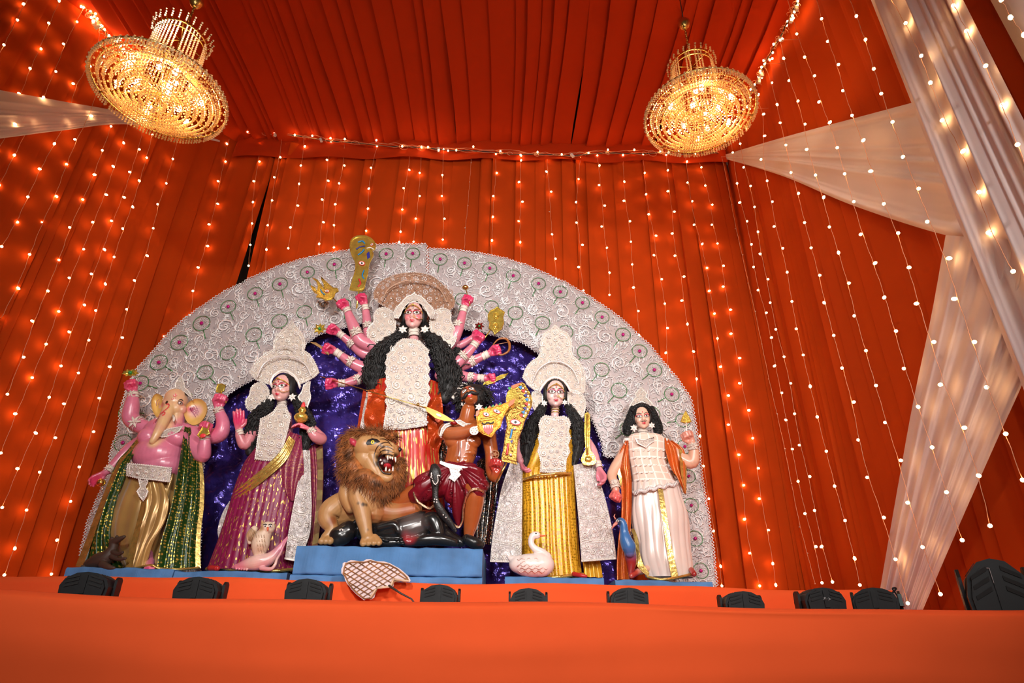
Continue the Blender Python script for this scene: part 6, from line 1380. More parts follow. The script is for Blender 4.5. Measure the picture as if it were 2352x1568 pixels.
deco(t, D, [('blue_stroke', [(822, 556), (832, 553), (838, 559)], 2.2, BL), ('blue_stroke', [(818, 572), (828, 566), (838, 565)], 2.2, NV), ('blue_stroke', [(822, 585), (832, 578), (836, 572)], 2.2, BL), ('navy_patch', [(842, 582), (848, 577), (850, 590), (844, 595)], None, NV), ('blue_stroke', [(836, 620), (832, 632), (836, 640)], 1.8, BL), ('red_stroke', [(824, 640), (828, 650), (822, 658)], 2.2, RD), ('tooth_row', [(842, 570), (850, 568), (858, 572)], 1.8, WH)], 17)
deco_eye(t, D, 831, 604, 6, 3.5, .1, 18); deco_eye(t, D, 854, 561, 3, 2, -.3, 18)
fl = [(712, 655), (722, 660), (728, 668), (730, 656), (726, 645), (720, 640), (716, 636), (728, 642), (738, 654), (744, 662), (744, 650), (738, 640), (738, 635), (748, 645), (758, 654), (764, 660), (776, 662), (778, 668), (770, 672), (768, 680), (760, 688), (748, 690), (736, 684), (726, 682), (730, 676), (720, 670)]
t = foil_shape('gold_trident_head', 'gold foil flame-shaped trident head in the upper left fist of the tall statue', fl, D, 24); stick(t, D, (765, 684, 26), (800, 722, 32), 1.4, BRASS); deco_eye(t, D, 751, 668, 4, 2.4, 0, 25); deco(t, D, [('blue_stroke', [(736, 664), (740, 672), (746, 676)], 1.4, BL)], 25)
t = thing('long_spear', 'long thin gold spear slanting from the tall statue down to the moustached one', 'ritual object', D.P(735, 864, 40)); m = MB()
m.tube([D.P(735, 864, 30), D.P(860, 902, 52), D.P(980, 937, 72)], 1.4 * D.k, 6); obj('shaft', m, BRASS, t); m = MB(); m.ell(D.P(960, 929, 70), (4 * D.k,) * 3); obj('knob', m, BRASS, t)
m = MB(); m.prism([D.P(x, y, 72) for x, y in [(974, 932), (986, 936), (1005, 944), (1024, 954), (1046, 968), (1020, 966), (1000, 960), (988, 950), (980, 944)]], V((0, .01, 0))); obj('blade', m, plain('bronze_blade', (.45, .20, .04), .3, .6), t, False); m = MB(); m.prism([D.P(x, y, 74) for x, y in ral(1008, 953, 6, 3, .4)], V((0, .004, 0))); obj('painted_eye', m, WH, t, False)
# ================================================================= the moustached demon, lion, buffalo, snake
A = Fig('demon_statue', 'glossy brown clay statue of a moustached man in maroon shorts being speared', 'statue', 5.62, (1050, 1250, ZD))
BR = (.36, .085, .02); BR2 = (.42, .12, .045)
A.limb([(1046, 985, -2, 24), (1060, 1000, 0, 36), (1062, 1030, 0, 36), (1054, 1062, 0, 33), (1050, 1090, 0, 34)], flat=.72); A.limb([(1024, 992, 2, 20), (1060, 985, 0, 22), (1100, 985, -2, 22), (1122, 1000, -4, 20)])
A.ball(1042, 1012, 12, 22, 16, 18); A.ball(1082, 1014, 10, 24, 16, 18); A.ball(1052, 1058, 16, 10, 10, 12); A.ball(1068, 1058, 14, 12, 10, 12); A.ball(1070, 1040, 12, 24, 12, 10)
A.limb([(1066, 992, 0, 26), (1070, 968, 2, 19), (1076, 940, 4, 17.5)]); A.limb([(1040, 986, 0, 14), (1070, 968, 0, 14), (1108, 986, -2, 14)])
A.limb([(1024, 990, 8, 19), (1034, 996, 22, 17), (1062, 992, 32, 15), (1090, 984, 40, 13), (1108, 978, 44, 10)]); A.hand((1108, 978, 44), (1122, 972, 46), 'fist', (0, -1, .2), 1, 15)
A.limb([(1122, 1000, -2, 18), (1129, 1040, 0, 16), (1130, 1080, 2, 15), (1136, 1094, 10, 14), (1140, 1085, 20, 10)]); A.hand((1140, 1086, 20), (1142, 1070, 24), 'fist', (-.3, -1, 0), -1, 20, (.45, .03, .03))
A.limb([(1040, 1095, 0, 30), (1000, 1112, 10, 26), (968, 1122, 14, 21), (930, 1145, 8, 19), (895, 1170, 0, 16), (868, 1192, -8, 11)]); A.limb([(1062, 1095, 0, 30), (1080, 1110, 16, 28), (1090, 1130, 24, 23), (1088, 1160, 18, 22), (1082, 1200, 12, 17), (1077, 1232, 8, 11), (1084, 1242, 14, 10)])
fa = A.head(1080, 912, 8, 40, yaw=-12, pitch=-24, roll=-22, male=True)
A.spots += [(A.P(1052, 992, 34), .13, BR2), (A.P(1062, 1055, 20), .06, BR2)]
A.finish(BR, .0064, mat=painted('glossy_brown_clay', .16, .8))
c, X, F_, U, h = A.hf
for sx in (-1, 1):
    ex, ez = sx * .135, .03; m = MB(); A.decal(m, almond(ex, ez, .105, .075, 0, pt=1), .002); e = A.part('eye', m, KO); m = MB(); A.decal(m, almond(ex, ez, .09, .06, 0, pt=1), .003); A.part('eye_white', m, WH, parent=e); m = MB(); A.decal(m, disc(ex - .01, ez + .01, .032), .004, 2); A.part('iris', m, KO, parent=e)
    m = MB(); decal_strip(A, m, [(sx * (.03 + .21 * t), .115 + .07 * sin(t * 2.6)) for t in [i / 10 for i in range(11)]], [.012 + .014 * sin(pi * i / 10) for i in range(11)], .003); A.part('eyebrow', m, KO)
m = MB(); A.decal(m, almond(0, -.27, .085, .06, pt=1), .002); A.part('mouth', m, RD); m = MB(); A.decal(m, almond(0, -.255, .06, .018, pt=1), .004); A.part('teeth', m, WH); m = MB(); decal_strip(A, m, [(0, .20), (-.01, .13), (0, .06)], [.01, .02, .008], .003); A.part('forehead_mark', m, RD)
L_ = lambda p: c + X * (p[0] * h) + F_ * (p[1] * h) + U * (p[2] * h); m = MB()
for sx in (-1, 1): m.tube([L_(p) for p in crom([(0, .36, -.19), (sx * .09, .37, -.20), (sx * .19, .32, -.25), (sx * .29, .24, -.22), (sx * .35, .17, -.12)], 14)], [h * r for r in (.03, .05, .06, .065, .065, .06, .055, .05, .045, .04, .03, .022, .014, .006)], 8)
A.part('moustache', m, HAIR)
m = MB(); R_h = Matrix((X, F_, U)).transposed(); m.ell(L_((.10, -.20, .16)), (.52 * h, .46 * h, .50 * h), R_h, 20, 14)
rnd = random.Random(5)
for i in range(480):
    g, b = rnd.uniform(0, 6.28), rnd.uniform(-.5, 1.5); dv = X * (cos(g) * cos(b)) + F_ * (sin(g) * cos(b)) * (1 if sin(g) < 0 else .55) + U * sin(b); p = L_((.10, -.20, .16)) + dv * .50 * h
    q = [p]; dr = dv.copy()
    for j in range(7): dr = (dr + V((rnd.uniform(-.5, .5), rnd.uniform(-.5, .5), rnd.uniform(-.9, .3)))).normalized(); q.append(q[-1] + dr * .045 * h)
    m.tube(q, .022 * h, 3)
A.part('hair', m, HAIR)
hair_l = MB(); hair_mass(A, hair_l, [(1092, 935, -2, 8), (1104, 948, -4, 12), (1108, 962, -6, 8)], 31, 14); A.part('hair_lock', hair_l, HAIR)
flower_ear(A, 1064, 928, 12, 7); flower_ear(A, 1100, 935, 16, 10)
MAR = plain('maroon_satin', (.16, .004, .012), .32, .05, noise=.1, nscale=4)
mbx = A.mb; A.mb = MB()
A.limb([(1046, 1074, 0, 37), (1046, 1092, 0, 40)], flat=.8); A.limb([(1040, 1092, 0, 36), (1005, 1108, 12, 36), (976, 1122, 18, 31), (962, 1134, 18, 25)]); A.limb([(1062, 1092, 0, 36), (1082, 1104, 16, 35), (1092, 1118, 24, 29), (1092, 1126, 26, 25)]); A.limb([(1040, 1110, 10, 30), (1048, 1140, 14, 24), (1052, 1175, 14, 12), (1054, 1205, 12, 3)])
shm = remesh_bake(A.mb, .008, ORG[A.t.name], 3, 'shorts')
o_ = ORG[A.t.name]
for v in shm.vertices:
    p = v.co + o_; q = (p - A.P(1046, 1070, 20)); a_ = atan2(q.x, -q.z); v.co += v.normal * (.012 * sin(a_ * 19) + .006 * sin(a_ * 31 + 1)) * min(1, q.length * 4)
shm.materials.append(MAR); link('shorts', shm, None, A.t)
TRIM = plain('iridescent_trim', (.80, .48, .30), .2, .85, noise=.3, nscale=60)
for pts in ([(953, 1112, 34), (950, 1130, 40), (958, 1150, 44), (972, 1162, 42), (986, 1168, 38), (996, 1162, 34)], [(1004, 1162, 34), (1018, 1176, 34), (1034, 1196, 30), (1052, 1212, 24), (1062, 1196, 26), (1064, 1170, 32), (1070, 1144, 42), (1080, 1128, 52), (1096, 1124, 52), (1110, 1130, 44)]):
    m = MB(); q = crom(pts, 40); m.tube([A.P(*p) for p in q], 2.2 * A.k, 6); m.tube([A.P(p[0], p[1] - 3, p[2] + 1) for p in q], 1.1 * A.k, 5); A.part('gold_trim', m, TRIM)
plate(A, 'waist_ribbon', [(1011, 1058), (1030, 1064), (1050, 1068), (1074, 1072), (1073, 1082), (1050, 1079), (1030, 1074), (1010, 1064)], 40, th=.006, fil=0, seed=71, mat=FIL)
plate(A, 'belt_pendant', [(1032, 1072), (1060, 1076), (1054, 1083), (1058, 1090), (1050, 1098), (1044, 1106), (1036, 1100), (1030, 1098), (1036, 1090)], 44, th=.006, seed=72, mat=FIL, sizes=(3, 2), fil=1.5)
plate(A, 'lace_collar', [(1046, 966), (1056, 964), (1070, 972), (1092, 975), (1095, 982), (1080, 984), (1062, 978), (1052, 972)], 44, th=.006, seed=73, sizes=(3, 2), fil=1.8)
plate(A, 'lace_sleeve', [(1014, 984), (1022, 974), (1038, 970), (1042, 974), (1026, 980), (1018, 990), (1013, 1004), (1010, 1000)], 34, th=.006, seed=74, sizes=(3, 2), fil=1.8)
flower_ear(A, 1089, 989, 62, 9, 'armlet_disc'); m = MB(); 
for r_ in (4, 7.5, 9.5): m.torus(A.P(1089, 989, 62), r_ * A.k, 1.1 * A.k, 18, 4)
A.part('armlet_disc', m, FIL); m = MB(); 
for r_ in (3, 9): m.torus(A.P(1137, 1043, 20), r_ * A.k, 1.1 * A.k, 18, 4)
for i in range(5): g = i * 2 * pi / 5; m.tube([A.P(1137, 1043, 20), A.P(1137 + 9 * cos(g), 1043 + 9 * sin(g), 20)], .8 * A.k, 4)
A.part('tan_disc', m, plain('tan_disc', (.42, .20, .09), .4)); m = MB(); m.torus(A.P(1128, 1082, 10), 13 * A.k, 1.6 * A.k, 20, 5, (V((.6, -.5, .3)), V((0, -.3, 1)))); A.part('white_bangle', m, FIL)
m = MB()
for x in (1053, 1058): m.tube([A.P(x, y, 20) + V((0, -.045, 0)) for y in (1015, 1030, 1045, 1062)], .5 * A.k, 4)
A.part('blood_streaks', m, pm('blood', (.22, .004, .004), .2)); m = MB(); m.ell(A.P(1042, 972, 40), (9 * A.k, 6 * A.k, 4 * A.k)); A.part('blood_patch', m, pm('blood', (.22, .004, .004), .2))
m = MB(); A.limb([(1072, 1238, 20, 11), (1090, 1246, 22, 12), (1104, 1250, 14, 9)], mb=m); A.part('shoe', m, pm('black_shoe', (.01, .01, .01), .3))
# gold masks
t = foil_shape('horned_gold_mask', 'orange and gold foil mask with moustache and fangs in front of the moustached statue', [(1093, 950), (1098, 945), (1104, 940), (1112, 938), (1128, 934), (1148, 930), (1162, 924), (1172, 919), (1178, 917), (1170, 935), (1160, 950), (1154, 965), (1150, 980), (1140, 988), (1134, 998), (1128, 1004), (1118, 1000), (1108, 996), (1098, 988), (1095, 970)], A, 66, crinkle_foil('orange_gold_foil', (.90, .42, .05), .6, .3, 20, .5, .01))
deco_eye(t, A, 1117, 951, 6, 3.6, .2, 68); deco_eye(t, A, 1141, 944, 7, 3.4, .35, 68)
deco(t, A, [('mouth', [(1109, 980), (1118, 975), (1132, 975), (1132, 988), (1122, 998), (1112, 990)], None, RD), ('moustache', [(1107, 970), (1112, 974), (1120, 970), (1128, 972), (1134, 968)], 1.8, KO)], 67)
for i in range(5): deco(t, A, [('fang', [(1109 + i * 5, 976), (1113 + i * 5, 976), (1111 + i * 5, 985)], None, WH)], 69)
deco(t, A, [('horn', [(1167, 930), (1172, 920), (1184, 915), (1180, 926), (1170, 934)], None, CO), ('horn', [(1092, 955), (1094, 944), (1102, 940), (1100, 950), (1096, 956)], None, CO), ('gold_ridge', [(1104, 960), (1120, 958), (1136, 954), (1150, 948)], 1.4, GOLD), ('gold_ridge', [(1102, 966), (1122, 963), (1140, 960)], 1.2, GOLD)], 67)
for i in range(6): x, y = 1104 + i * 8, 941 - i * 2.2; deco(t, A, [('edge_spike', [(x, y), (x + 5, y - 6), (x + 8, y - 1)], None, GR if i % 2 else CO)], 65)
cl2 = smooth_poly([(1178, 884), (1200, 878), (1210, 890), (1221, 910), (1222, 930), (1214, 950), (1206, 966), (1200, 985), (1192, 1005), (1188, 1030), (1186, 1060), (1188, 1066), (1170, 1062), (1152, 1056), (1156, 1030), (1160, 1000), (1164, 975), (1160, 955), (1158, 940), (1164, 920), (1168, 900)], 60)
OGF = crinkle_foil('dark_gold_foil', (.42, .22, .04), .8, .25, 14, .5, .01)
t = foil_shape('painted_gold_cleaver', 'large painted gold foil cleaver with an eye and row of coloured triangles', cl2, A, 50, OGF)
deco_eye(t, A, 1184, 969, 10, 5, .15, 52)
deco(t, A, [('gold_hood', ral(1176, 915, 14, 22, 0, 18), None, GOLD), ('red_tip', [(1174, 886), (1184, 882), (1198, 878), (1190, 886), (1178, 892)], None, CO), ('green_stud', ral(1170, 891, 3, 3), None, GR), ('blue_stroke', [(1176, 985), (1174, 998), (1172, 1006)], 2.4, BL), ('red_stroke', [(1168, 1018), (1166, 1030), (1164, 1044)], 2.8, RD), ('navy_patch', [(1171, 1012), (1178, 1010), (1176, 1018)], None, NV)], 51)
for i in range(8):
    x, y = [(1196, 889), (1203, 897), (1208, 907), (1211, 917), (1210, 927), (1207, 937), (1203, 946), (1198, 953)][i]; deco(t, A, [('glass_triangle', [(x - 6, y - 1), (x + 3, y - 4), (x + 1, y + 5)], None, (BL, RD, NV)[i % 3]), ('white_bead', ral(x + 5, y + 2, 2.2, 2.2, 0, 8), None, WH)], 52)
m = MB(); [m.ell(A.P(x, y, 54), 3.2 * A.k, nu=10, nv=8) for x, y in ((1182, 984), (1173, 1044))]; obj('crystal_stud', m, SHOLA2, t); stick(t, A, (1166, 1058, 48), (1140, 1108, 34), 2.2, BRASS)

# ---------------------------------------------------------------- lion
N = Fig('lion_statue', 'tan clay lion statue with open red mouth and shaggy brown mane', 'statue', 5.50, (830, 1250, ZD))
TAN = (.46, .24, .09); DK = (.07, .035, .015); RU = (.28, .08, .02)
N.ball(842, 1026, 8, 31, 32, 32); N.limb([(856, 1046, 20, 13), (862, 1066, 22, 9), (872, 1086, 24, 7)]); N.limb([(846, 1022, 14, 26), (868, 1024, 18, 22), (890, 1030, 18, 17), (906, 1036, 16, 14)]); N.ball(908, 1030, 18, 11, 11, 9)
N.ball(896, 1046, 24, 12, 10, 9); N.ball(858, 1003, 16, 16, 12, 9); N.ball(838, 1052, 8, 24, 24, 26)
N.limb([(845, 1050, 8, 22), (856, 1074, 14, 17), (872, 1092, 18, 12.5), (888, 1098, 20, 11), (896, 1096, 20, 8)])
for i in range(4): N.limb([(873 + i * 2, 1029 + i * 5, 34, 2.2), (888, 1025 + i * 5, 36, 2.6), (904, 1027 + i * 5, 32, 2)])
N.limb([(862, 1008, 26, 4), (878, 1006, 26, 3.6), (890, 1014, 26, 3.5), (902, 1020, 26, 4)])
N.ball(811, 1014, 22, 12, 8, 13)
N.limb([(832, 1060, -16, 26), (838, 1100, -10, 34), (850, 1140, -6, 40), (862, 1175, -8, 28)]); N.limb([(850, 1150, -26, 40), (810, 1170, -50, 42), (775, 1180, -60, 36)]); N.limb([(850, 1165, -10, 28), (900, 1178, -20, 24), (950, 1170, -24, 20)])
N.limb([(824, 1110, 10, 22), (822, 1140, 14, 22), (830, 1165, 18, 20), (836, 1195, 20, 17), (842, 1225, 22, 13), (846, 1240, 26, 14)])
for i, (x, y) in enumerate(((834, 1246), (846, 1245), (858, 1244), (870, 1244))): N.limb([(x + (846 - x) * .4, y - 10, 24, 8), (x, y, 34, 7.5), (x, y + 3, 40, 6)])
N.limb([(800, 1100, 0, 14), (796, 1135, 2, 18), (806, 1165, 6, 14)])
N.limb([(790, 1150, -30, 24), (762, 1170, -20, 26), (752, 1190, -16, 22), (762, 1216, -14, 14), (748, 1236, -10, 12)])
for i in range(3): N.limb([(744 + i * 10, 1238, -4, 8), (738 + i * 10, 1243, 4, 7.5)])
S_ = N.spots
for q in ((880, 1026, 36, .016), (884, 1034, 36, .014), (852, 1018, 22, .05), (866, 1066, 26, .035), (918, 1030, 20, .05), (908, 1046, 24, .03), (824, 1156, 34, .02), (834, 1158, 36, .02), (843, 1158, 34, .02), (812, 1165, 20, .022), (808, 1130, 16, .022), (838, 1205, 30, .016), (846, 1215, 36, .016), (868, 1050, 26, .03), (764, 1196, -4, .05), (850, 1190, 14, .05)): S_.append((N.P(*q[:3]), q[3], DK if q[3] < .05 else RU))
for q in ((875, 1024), (890, 1020), (900, 1026), (878, 1040), (892, 1038)): S_.append((N.P(q[0], q[1], 38), .012, DK))
S_.append((N.P(811, 1016, 28), .036, (.42, .03, .06))); S_.append((N.P(880, 1178, -10), .12, (.34, .09, .02))); S_.append((N.P(940, 1172, -10), .14, (.36, .09, .02)))
N.finish(TAN, .0062, smooth=2, mat=painted('matt_tan_clay', .45, .1))
fr = (N.P(850, 1030, 0), V((1, 0, 0)), V((0, -1, 0)), V((0, 0, 1)), N.k)
def npx(x, y): return (x - 850, -(y - 1030) / .93)
def ndec(nm, poly, mat, eps, par=None):
    m = MB(); N.decal(m, [npx(*q) for q in poly], eps, 3, fr, 90); return N.part(nm, m, mat, parent=par)
e = ndec('eye', [(838, 1018), (842, 1010), (852, 1006), (864, 1008), (872, 1014), (862, 1018), (852, 1021), (842, 1022)], KO, .003); ndec('iris', ral(854, 1015, 4.2, 4.2), pm('yellow_eye', (.75, .55, .04), .2), .005, e); ndec('pupil', ral(854, 1015, 1.6, 1.8), KO, .007, e)
m = MB(); N.ball(884, 1062, 8, 21, 18, 17, mb=m); N.part('mouth_cavity', m, pm('dark_mouth', (.05, .004, .004), .4)); m = MB(); N.ball(890, 1070, 20, 9, 12, 6, mb=m); N.part('tongue', m, pm('tongue', (.45, .02, .03), .2)); 
for x, y, d, ln, sg in ((890, 1047, 34, 10, 1), (908, 1050, 30, 12, 1), (901, 1050, 32, 6, 1), (886, 1082, 30, 12, -1), (902, 1082, 28, 12, -1), (894, 1082, 30, 6, -1), (877, 1066, 30, 6, -1), (874, 1058, 30, 5, -1), (896, 1049, 34, 5, 1)):
    m = MB(); m.tube([N.P(x, y, d), N.P(x + .6, y + sg * ln * .6, d + 1), N.P(x + 1, y + sg * ln, d + 1)], [2.6 * N.k, 1.9 * N.k, .3 * N.k], 8); N.part('tooth', m, pm('ivory', (.8, .72, .65)))
m = MB(); m.ell(N.P(917, 1032, 20), (6 * N.k, 5 * N.k, 5.5 * N.k)); N.part('nose', m, pm('black_nose', (.015, .012, .012), .2))
m = MB(); m.tube([N.P(*q) for q in crom([(902, 1046, 32), (886, 1042, 36), (874, 1048, 34), (868, 1060, 32), (872, 1074, 32), (882, 1086, 32), (898, 1088, 30)], 24)], 1.6 * N.k, 5); N.part('lip_line', m, pm('black_nose', (.015, .012, .012), .2))
for pts in ([(902, 1024), (892, 1016), (880, 1016), (868, 1024), (862, 1040), (862, 1062)], [(906, 1032), (892, 1025), (880, 1026), (871, 1033)], [(906, 1038), (892, 1033), (880, 1034), (873, 1040)], [(870, 1008), (882, 1008), (896, 1016)]):
    m = MB(); decal_strip(N, m, [npx(*p[:2]) for p in crom(pts, 16)], [.4 + 1.0 * sin(pi * i / 15) for i in range(16)], .003, fr, 90); N.part('muzzle_crease', m, pm('dark_brown_line', (.05, .022, .01)))
MANE = plain('brown_mane', (.31, .10, .022), .6, noise=.35, nscale=14)
m = MB(); rnd = random.Random(9)
for (x, y, d, rx, ry, rz) in ((818, 1016, -6, 30, 30, 28), (806, 1045, -2, 22, 30, 34), (812, 1078, 6, 26, 32, 30), (838, 1100, 16, 30, 30, 24), (858, 1112, 14, 30, 28, 24), (868, 1132, 10, 22, 22, 18), (846, 999, 8, 36, 24, 11), (872, 1003, -14, 40, 18, 15), (898, 1104, -4, 26, 22, 26), (915, 1080, -14, 14, 14, 34)): N.ball(x, y, d, rx, ry, rz, mb=m)
md = remesh_bake(m, .012, ORG[N.t.name], 2, 'mane'); md.materials.append(MANE); mo = link('mane', md, None, N.t)
vs_ = [(v.co + ORG[N.t.name], v.normal.copy()) for v in md.vertices]; m = MB(); ey = N.P(880, 1040, 30)
for i in range(5200):
    p, nr = rnd.choice(vs_)
    fwd_ = (p - ey); out = V((fwd_.x, 0, fwd_.z)).normalized()
    dr = (nr * .35 + out * .5 + V((0, 0, -.55)) + V((rnd.uniform(-.35, .35), rnd.uniform(-.3, .2), rnd.uniform(-.3, .3)))).normalized(); q = [p - nr * .004]; ln = rnd.uniform(.05, .11) / 5
    for j in range(5): dr = (dr + V((rnd.uniform(-.28, .28), rnd.uniform(-.2, .2), rnd.uniform(-.35, .12)))).normalized(); q.append(q[-1] + dr * ln)
    m.tube(q, [.0028, .0028, .0024, .002, .0014, .0005], 3, cap=False)
N.part('mane_strands', m, MANE, kind='stuff')
m = MB(); N.limb([(807, 1010, 29, 5), (812, 1016, 30, 7.5), (816, 1022, 29, 4)], mb=m); N.part('ear_inside', m, pm('ear_pink', (.45, .04, .07)))

# ---------------------------------------------------------------- black buffalo lying under them
BUF = Fig('buffalo_statue', 'black clay buffalo lying on the blue plinth under the lion', 'statue', 5.60, (900, 1252, ZD))
BUF.limb([(840, 1215, -6, 26), (880, 1222, 0, 27), (930, 1216, 0, 32), (975, 1205, -4, 32), (1010, 1210, -6, 24)]); BUF.limb([(800, 1218, 8, 22), (785, 1228, 14, 20), (776, 1240, 20, 13)]); BUF.ball(782, 1230, 14, 26, 20, 21)
BUF.limb([(985, 1200, 10, 24), (996, 1196, 16, 20), (1004, 1215, 18, 17), (1012, 1238, 18, 12)]); BUF.limb([(940, 1246, 22, 8), (970, 1240, 26, 12), (1010, 1238, 24, 13), (1045, 1246, 18, 9)]); BUF.limb([(1010, 1225, 0, 22), (1045, 1240, -2, 14), (1062, 1246, 0, 9)])
BUF.limb([(850, 1242, 22, 9), (890, 1246, 24, 8), (925, 1244, 24, 7)]); BUF.limb([(870, 1212, 22, 10), (905, 1205, 26, 9), (915, 1220, 26, 8)]); BUF.ball(936, 1244, 24, 14, 10, 10)
BUF.spots += [(BUF.P(942, 1230, 30), .07, (.45, .02, .03)), (BUF.P(950, 1205, 26), .12, (.10, .075, .07))]
BUF.finish((.012, .011, .011), .008, mat=painted('glossy_black_clay', .22, .5))
m = MB(); BUF.ball(784, 1217, 34, 5, 3, 3.2, mb=m); e = BUF.part('eye', m, WH); m = MB(); BUF.ball(784, 1217, 37, 1.8, 1.5, 1.8, mb=m); BUF.part('pupil', m, KO, parent=e)
m = MB(); m.tube([BUF.P(*q) for q in crom([(805, 1208, 10), (822, 1196, 12), (845, 1198, 14), (858, 1212, 16)], 14)], [6 * BUF.k * (1 - i / 15) + .002 for i in range(14)], 8); BUF.part('horn', m, pm('black_shoe', (.01, .01, .01), .3))
m = MB(); rnd = random.Random(4)
for i in range(16): x = rnd.uniform(845, 930); BUF.ball(x, rnd.uniform(1236, 1250), 34, rnd.uniform(3, 7), 4, rnd.uniform(2, 4), mb=m)
BUF.part('mud_lumps', m, pm('black_shoe', (.01, .01, .01), .3), kind='stuff')
# snake
SN = thing('black_snake', 'black cloth snake with white beads winding round the maroon shorts', 'snake figure', A.P(1000, 1075, 50)); m = MB()
bp = crom([(996, 1066, 60, 6), (999, 1082, 62, 13), (1000, 1102, 60, 11), (1000, 1125, 56, 7), (1001, 1148, 52, 7), (1010, 1168, 48, 9), (1022, 1186, 42, 9), (1038, 1206, 36, 6), (1048, 1222, 32, 3)], 50)
m.tube([A.P(*q[:3]) for q in bp], [max(.003, q[3] * A.k) for q in bp], 12, flat=.5, up=V((0, -1, 0))); obj('body', m, plain('black_scaly_cloth', (.012, .01, .01), .4, bump=.8, bscale=90), SN)
m = MB()
for q in crom([(990, 1096, 0), (991, 1086, 0), (994, 1104, 0), (1000, 1112, 0), (1006, 1104, 0), (1005, 1092, 0), (1010, 1092, 0)], 26): m.ell(A.P(q[0], q[1], 74), 1.4 * A.k, nu=6, nv=4)
for x, y in ((998, 1146), (1003, 1147), (997, 1152), (1003, 1153), (1018, 1182), (1024, 1188)): m.ell(A.P(x, y, 62), 1.6 * A.k, nu=6, nv=4)
obj('bead_markings', m, WH, SN, kind='stuff')
# ================================================================= small animals, lattice piece
M_ = Fig('mouse_statue', 'dark brown clay mouse statue sitting up at the left end plinth', 'statue', 5.66, (230, 1308, EYE + .590)); 
M_.limb([(205, 1296, 0, 12), (225, 1288, 2, 17), (245, 1280, 6, 16), (258, 1262, 8, 11), (262, 1248, 10, 9)]); M_.limb([(260, 1246, 10, 9), (270, 1240, 14, 7), (284, 1233, 18, 4), (287, 1232, 18, 2.5)]); M_.ball(256, 1238, 6, 5, 3, 5.5); M_.ball(268, 1234, 4, 4, 3, 5)
M_.limb([(258, 1266, 12, 6), (272, 1272, 20, 4), (282, 1268, 24, 3)]); M_.limb([(254, 1276, 12, 6), (270, 1284, 22, 4), (288, 1282, 26, 3)]); M_.limb([(236, 1296, 16, 9), (250, 1302, 24, 6), (262, 1304, 26, 3.5)]); M_.limb([(205, 1298, 0, 9), (194, 1302, 6, 5), (188, 1300, 12, 2.5)])
M_.finish((.050, .026, .017), .004, mat=painted('rough_dark_clay', .6, .05)); m = MB(); M_.ball(268, 1239, 19, 1.5, 1.2, 1.5, mb=m); M_.part('eye', m, pm('dark_pink', (.4, .08, .1)))

C_ = Fig('conch_statue', 'pink and cream clay conch shell under the owl', 'statue', 5.62, (590, 1312, EYE + .580)); nb = 5
C_.limb([(536, 1302, 8, 4), (550, 1300, 10, 8), (570, 1295, 12, 13), (594, 1290, 14, 17), (618, 1283, 12, 14), (636, 1266, 10, 9), (650, 1248, 8, 5.5), (660, 1233, 6, 2)])
for i in range(5): C_.limb([(541 + i * 6, 1297 - i * 1.2, 12 + i, 2.2), (543 + i * 6, 1306 + i * .4, 16 + i, 2.6)])
C_.limb([(600, 1304, 22, 5), (622, 1306, 24, 4), (632, 1296, 24, 3.4), (636, 1284, 22, 3), (644, 1270, 18, 2.6), (652, 1252, 14, 2.2), (660, 1236, 8, 1.6)])
C_.spots += [(C_.P(545, 1302, 10), .12, (.72, .22, .30)), (C_.P(648, 1250, 8), .13, (.68, .25, .34)), (C_.P(610, 1303, 20), .08, (.74, .34, .36))]
C_.finish((.80, .52, .46), .0045, mat=painted('shell_paint', .28, .4))
O = Fig('owl_statue', 'small cream clay owl standing on the pink conch', 'statue', 5.58, (597, 1281)); ORG[O.t.name]
O.limb([(596, 1272, 0, 13), (598, 1252, 2, 19), (604, 1232, 4, 17), (612, 1218, 6, 14)], n=20); O.ball(615, 1212, 8, 16, 14, 14); O.limb([(604, 1203, 8, 4), (602, 1196, 8, 2)]); O.limb([(626, 1204, 8, 4), (630, 1199, 8, 2)])
O.limb([(584, 1215, 0, 8), (576, 1230, 0, 10), (574, 1245, 0, 5)]); O.limb([(588, 1276, 6, 5), (588, 1283, 12, 4)]); O.limb([(606, 1276, 6, 5), (608, 1283, 12, 4)])
O.spots += [(O.P(600, 1212, 18), .035, (.52, .30, .14)), (O.P(574, 1225, 8), .05, (.50, .30, .15)), (O.P(604, 1200, 10), .03, (.55, .33, .15)), (O.P(598, 1262, 20), .05, (.66, .46, .32))]
O.finish((.76, .60, .45), .004, mat=painted('owl_paint', .5, .05))
for x, sx in ((609, -1), (621, 1)):
    m = MB(); O.ball(x, 1208, 21, 3.6, 2, 3.4, mb=m); e = O.part('eye', m, pm('eyewhite', (.85, .78, .74))); m = MB(); O.ball(x, 1208, 23, 1.7, 1.2, 1.7, mb=m); O.part('pupil', m, KO, parent=e)
    m = MB(); m.tube([O.P(x - sx * 4, 1205, 22), O.P(x, 1203.2, 23), O.P(x + sx * 4, 1204.5, 20)], 1 * O.k, 5); O.part('brow_line', m, KO)
m = MB(); m.tube([O.P(615, 1211, 24), O.P(615, 1215, 27), O.P(614.5, 1219, 25)], [2.4 * O.k, 2 * O.k, .5 * O.k], 8); O.part('beak', m, CO); m = MB()
for i in range(6): m.tube([O.P(578 + i * 2.2, 1212 + i * 2, 9), O.P(572 + i * 2.4, 1226 + i * 2.4, 10), O.P(571 + i * 2.2, 1240 + i, 8)], .9 * O.k, 4)
for i in range(16): x = 588 + (i % 4) * 6 + (i // 4) * 1.5; y = 1228 + (i // 4) * 10; m.tube([O.P(x, y, 20), O.P(x + 1, y + 6, 21)], .8 * O.k, 4)
O.part('feather_ridges', m, plain('owl_line', (.45, .28, .16), .6))

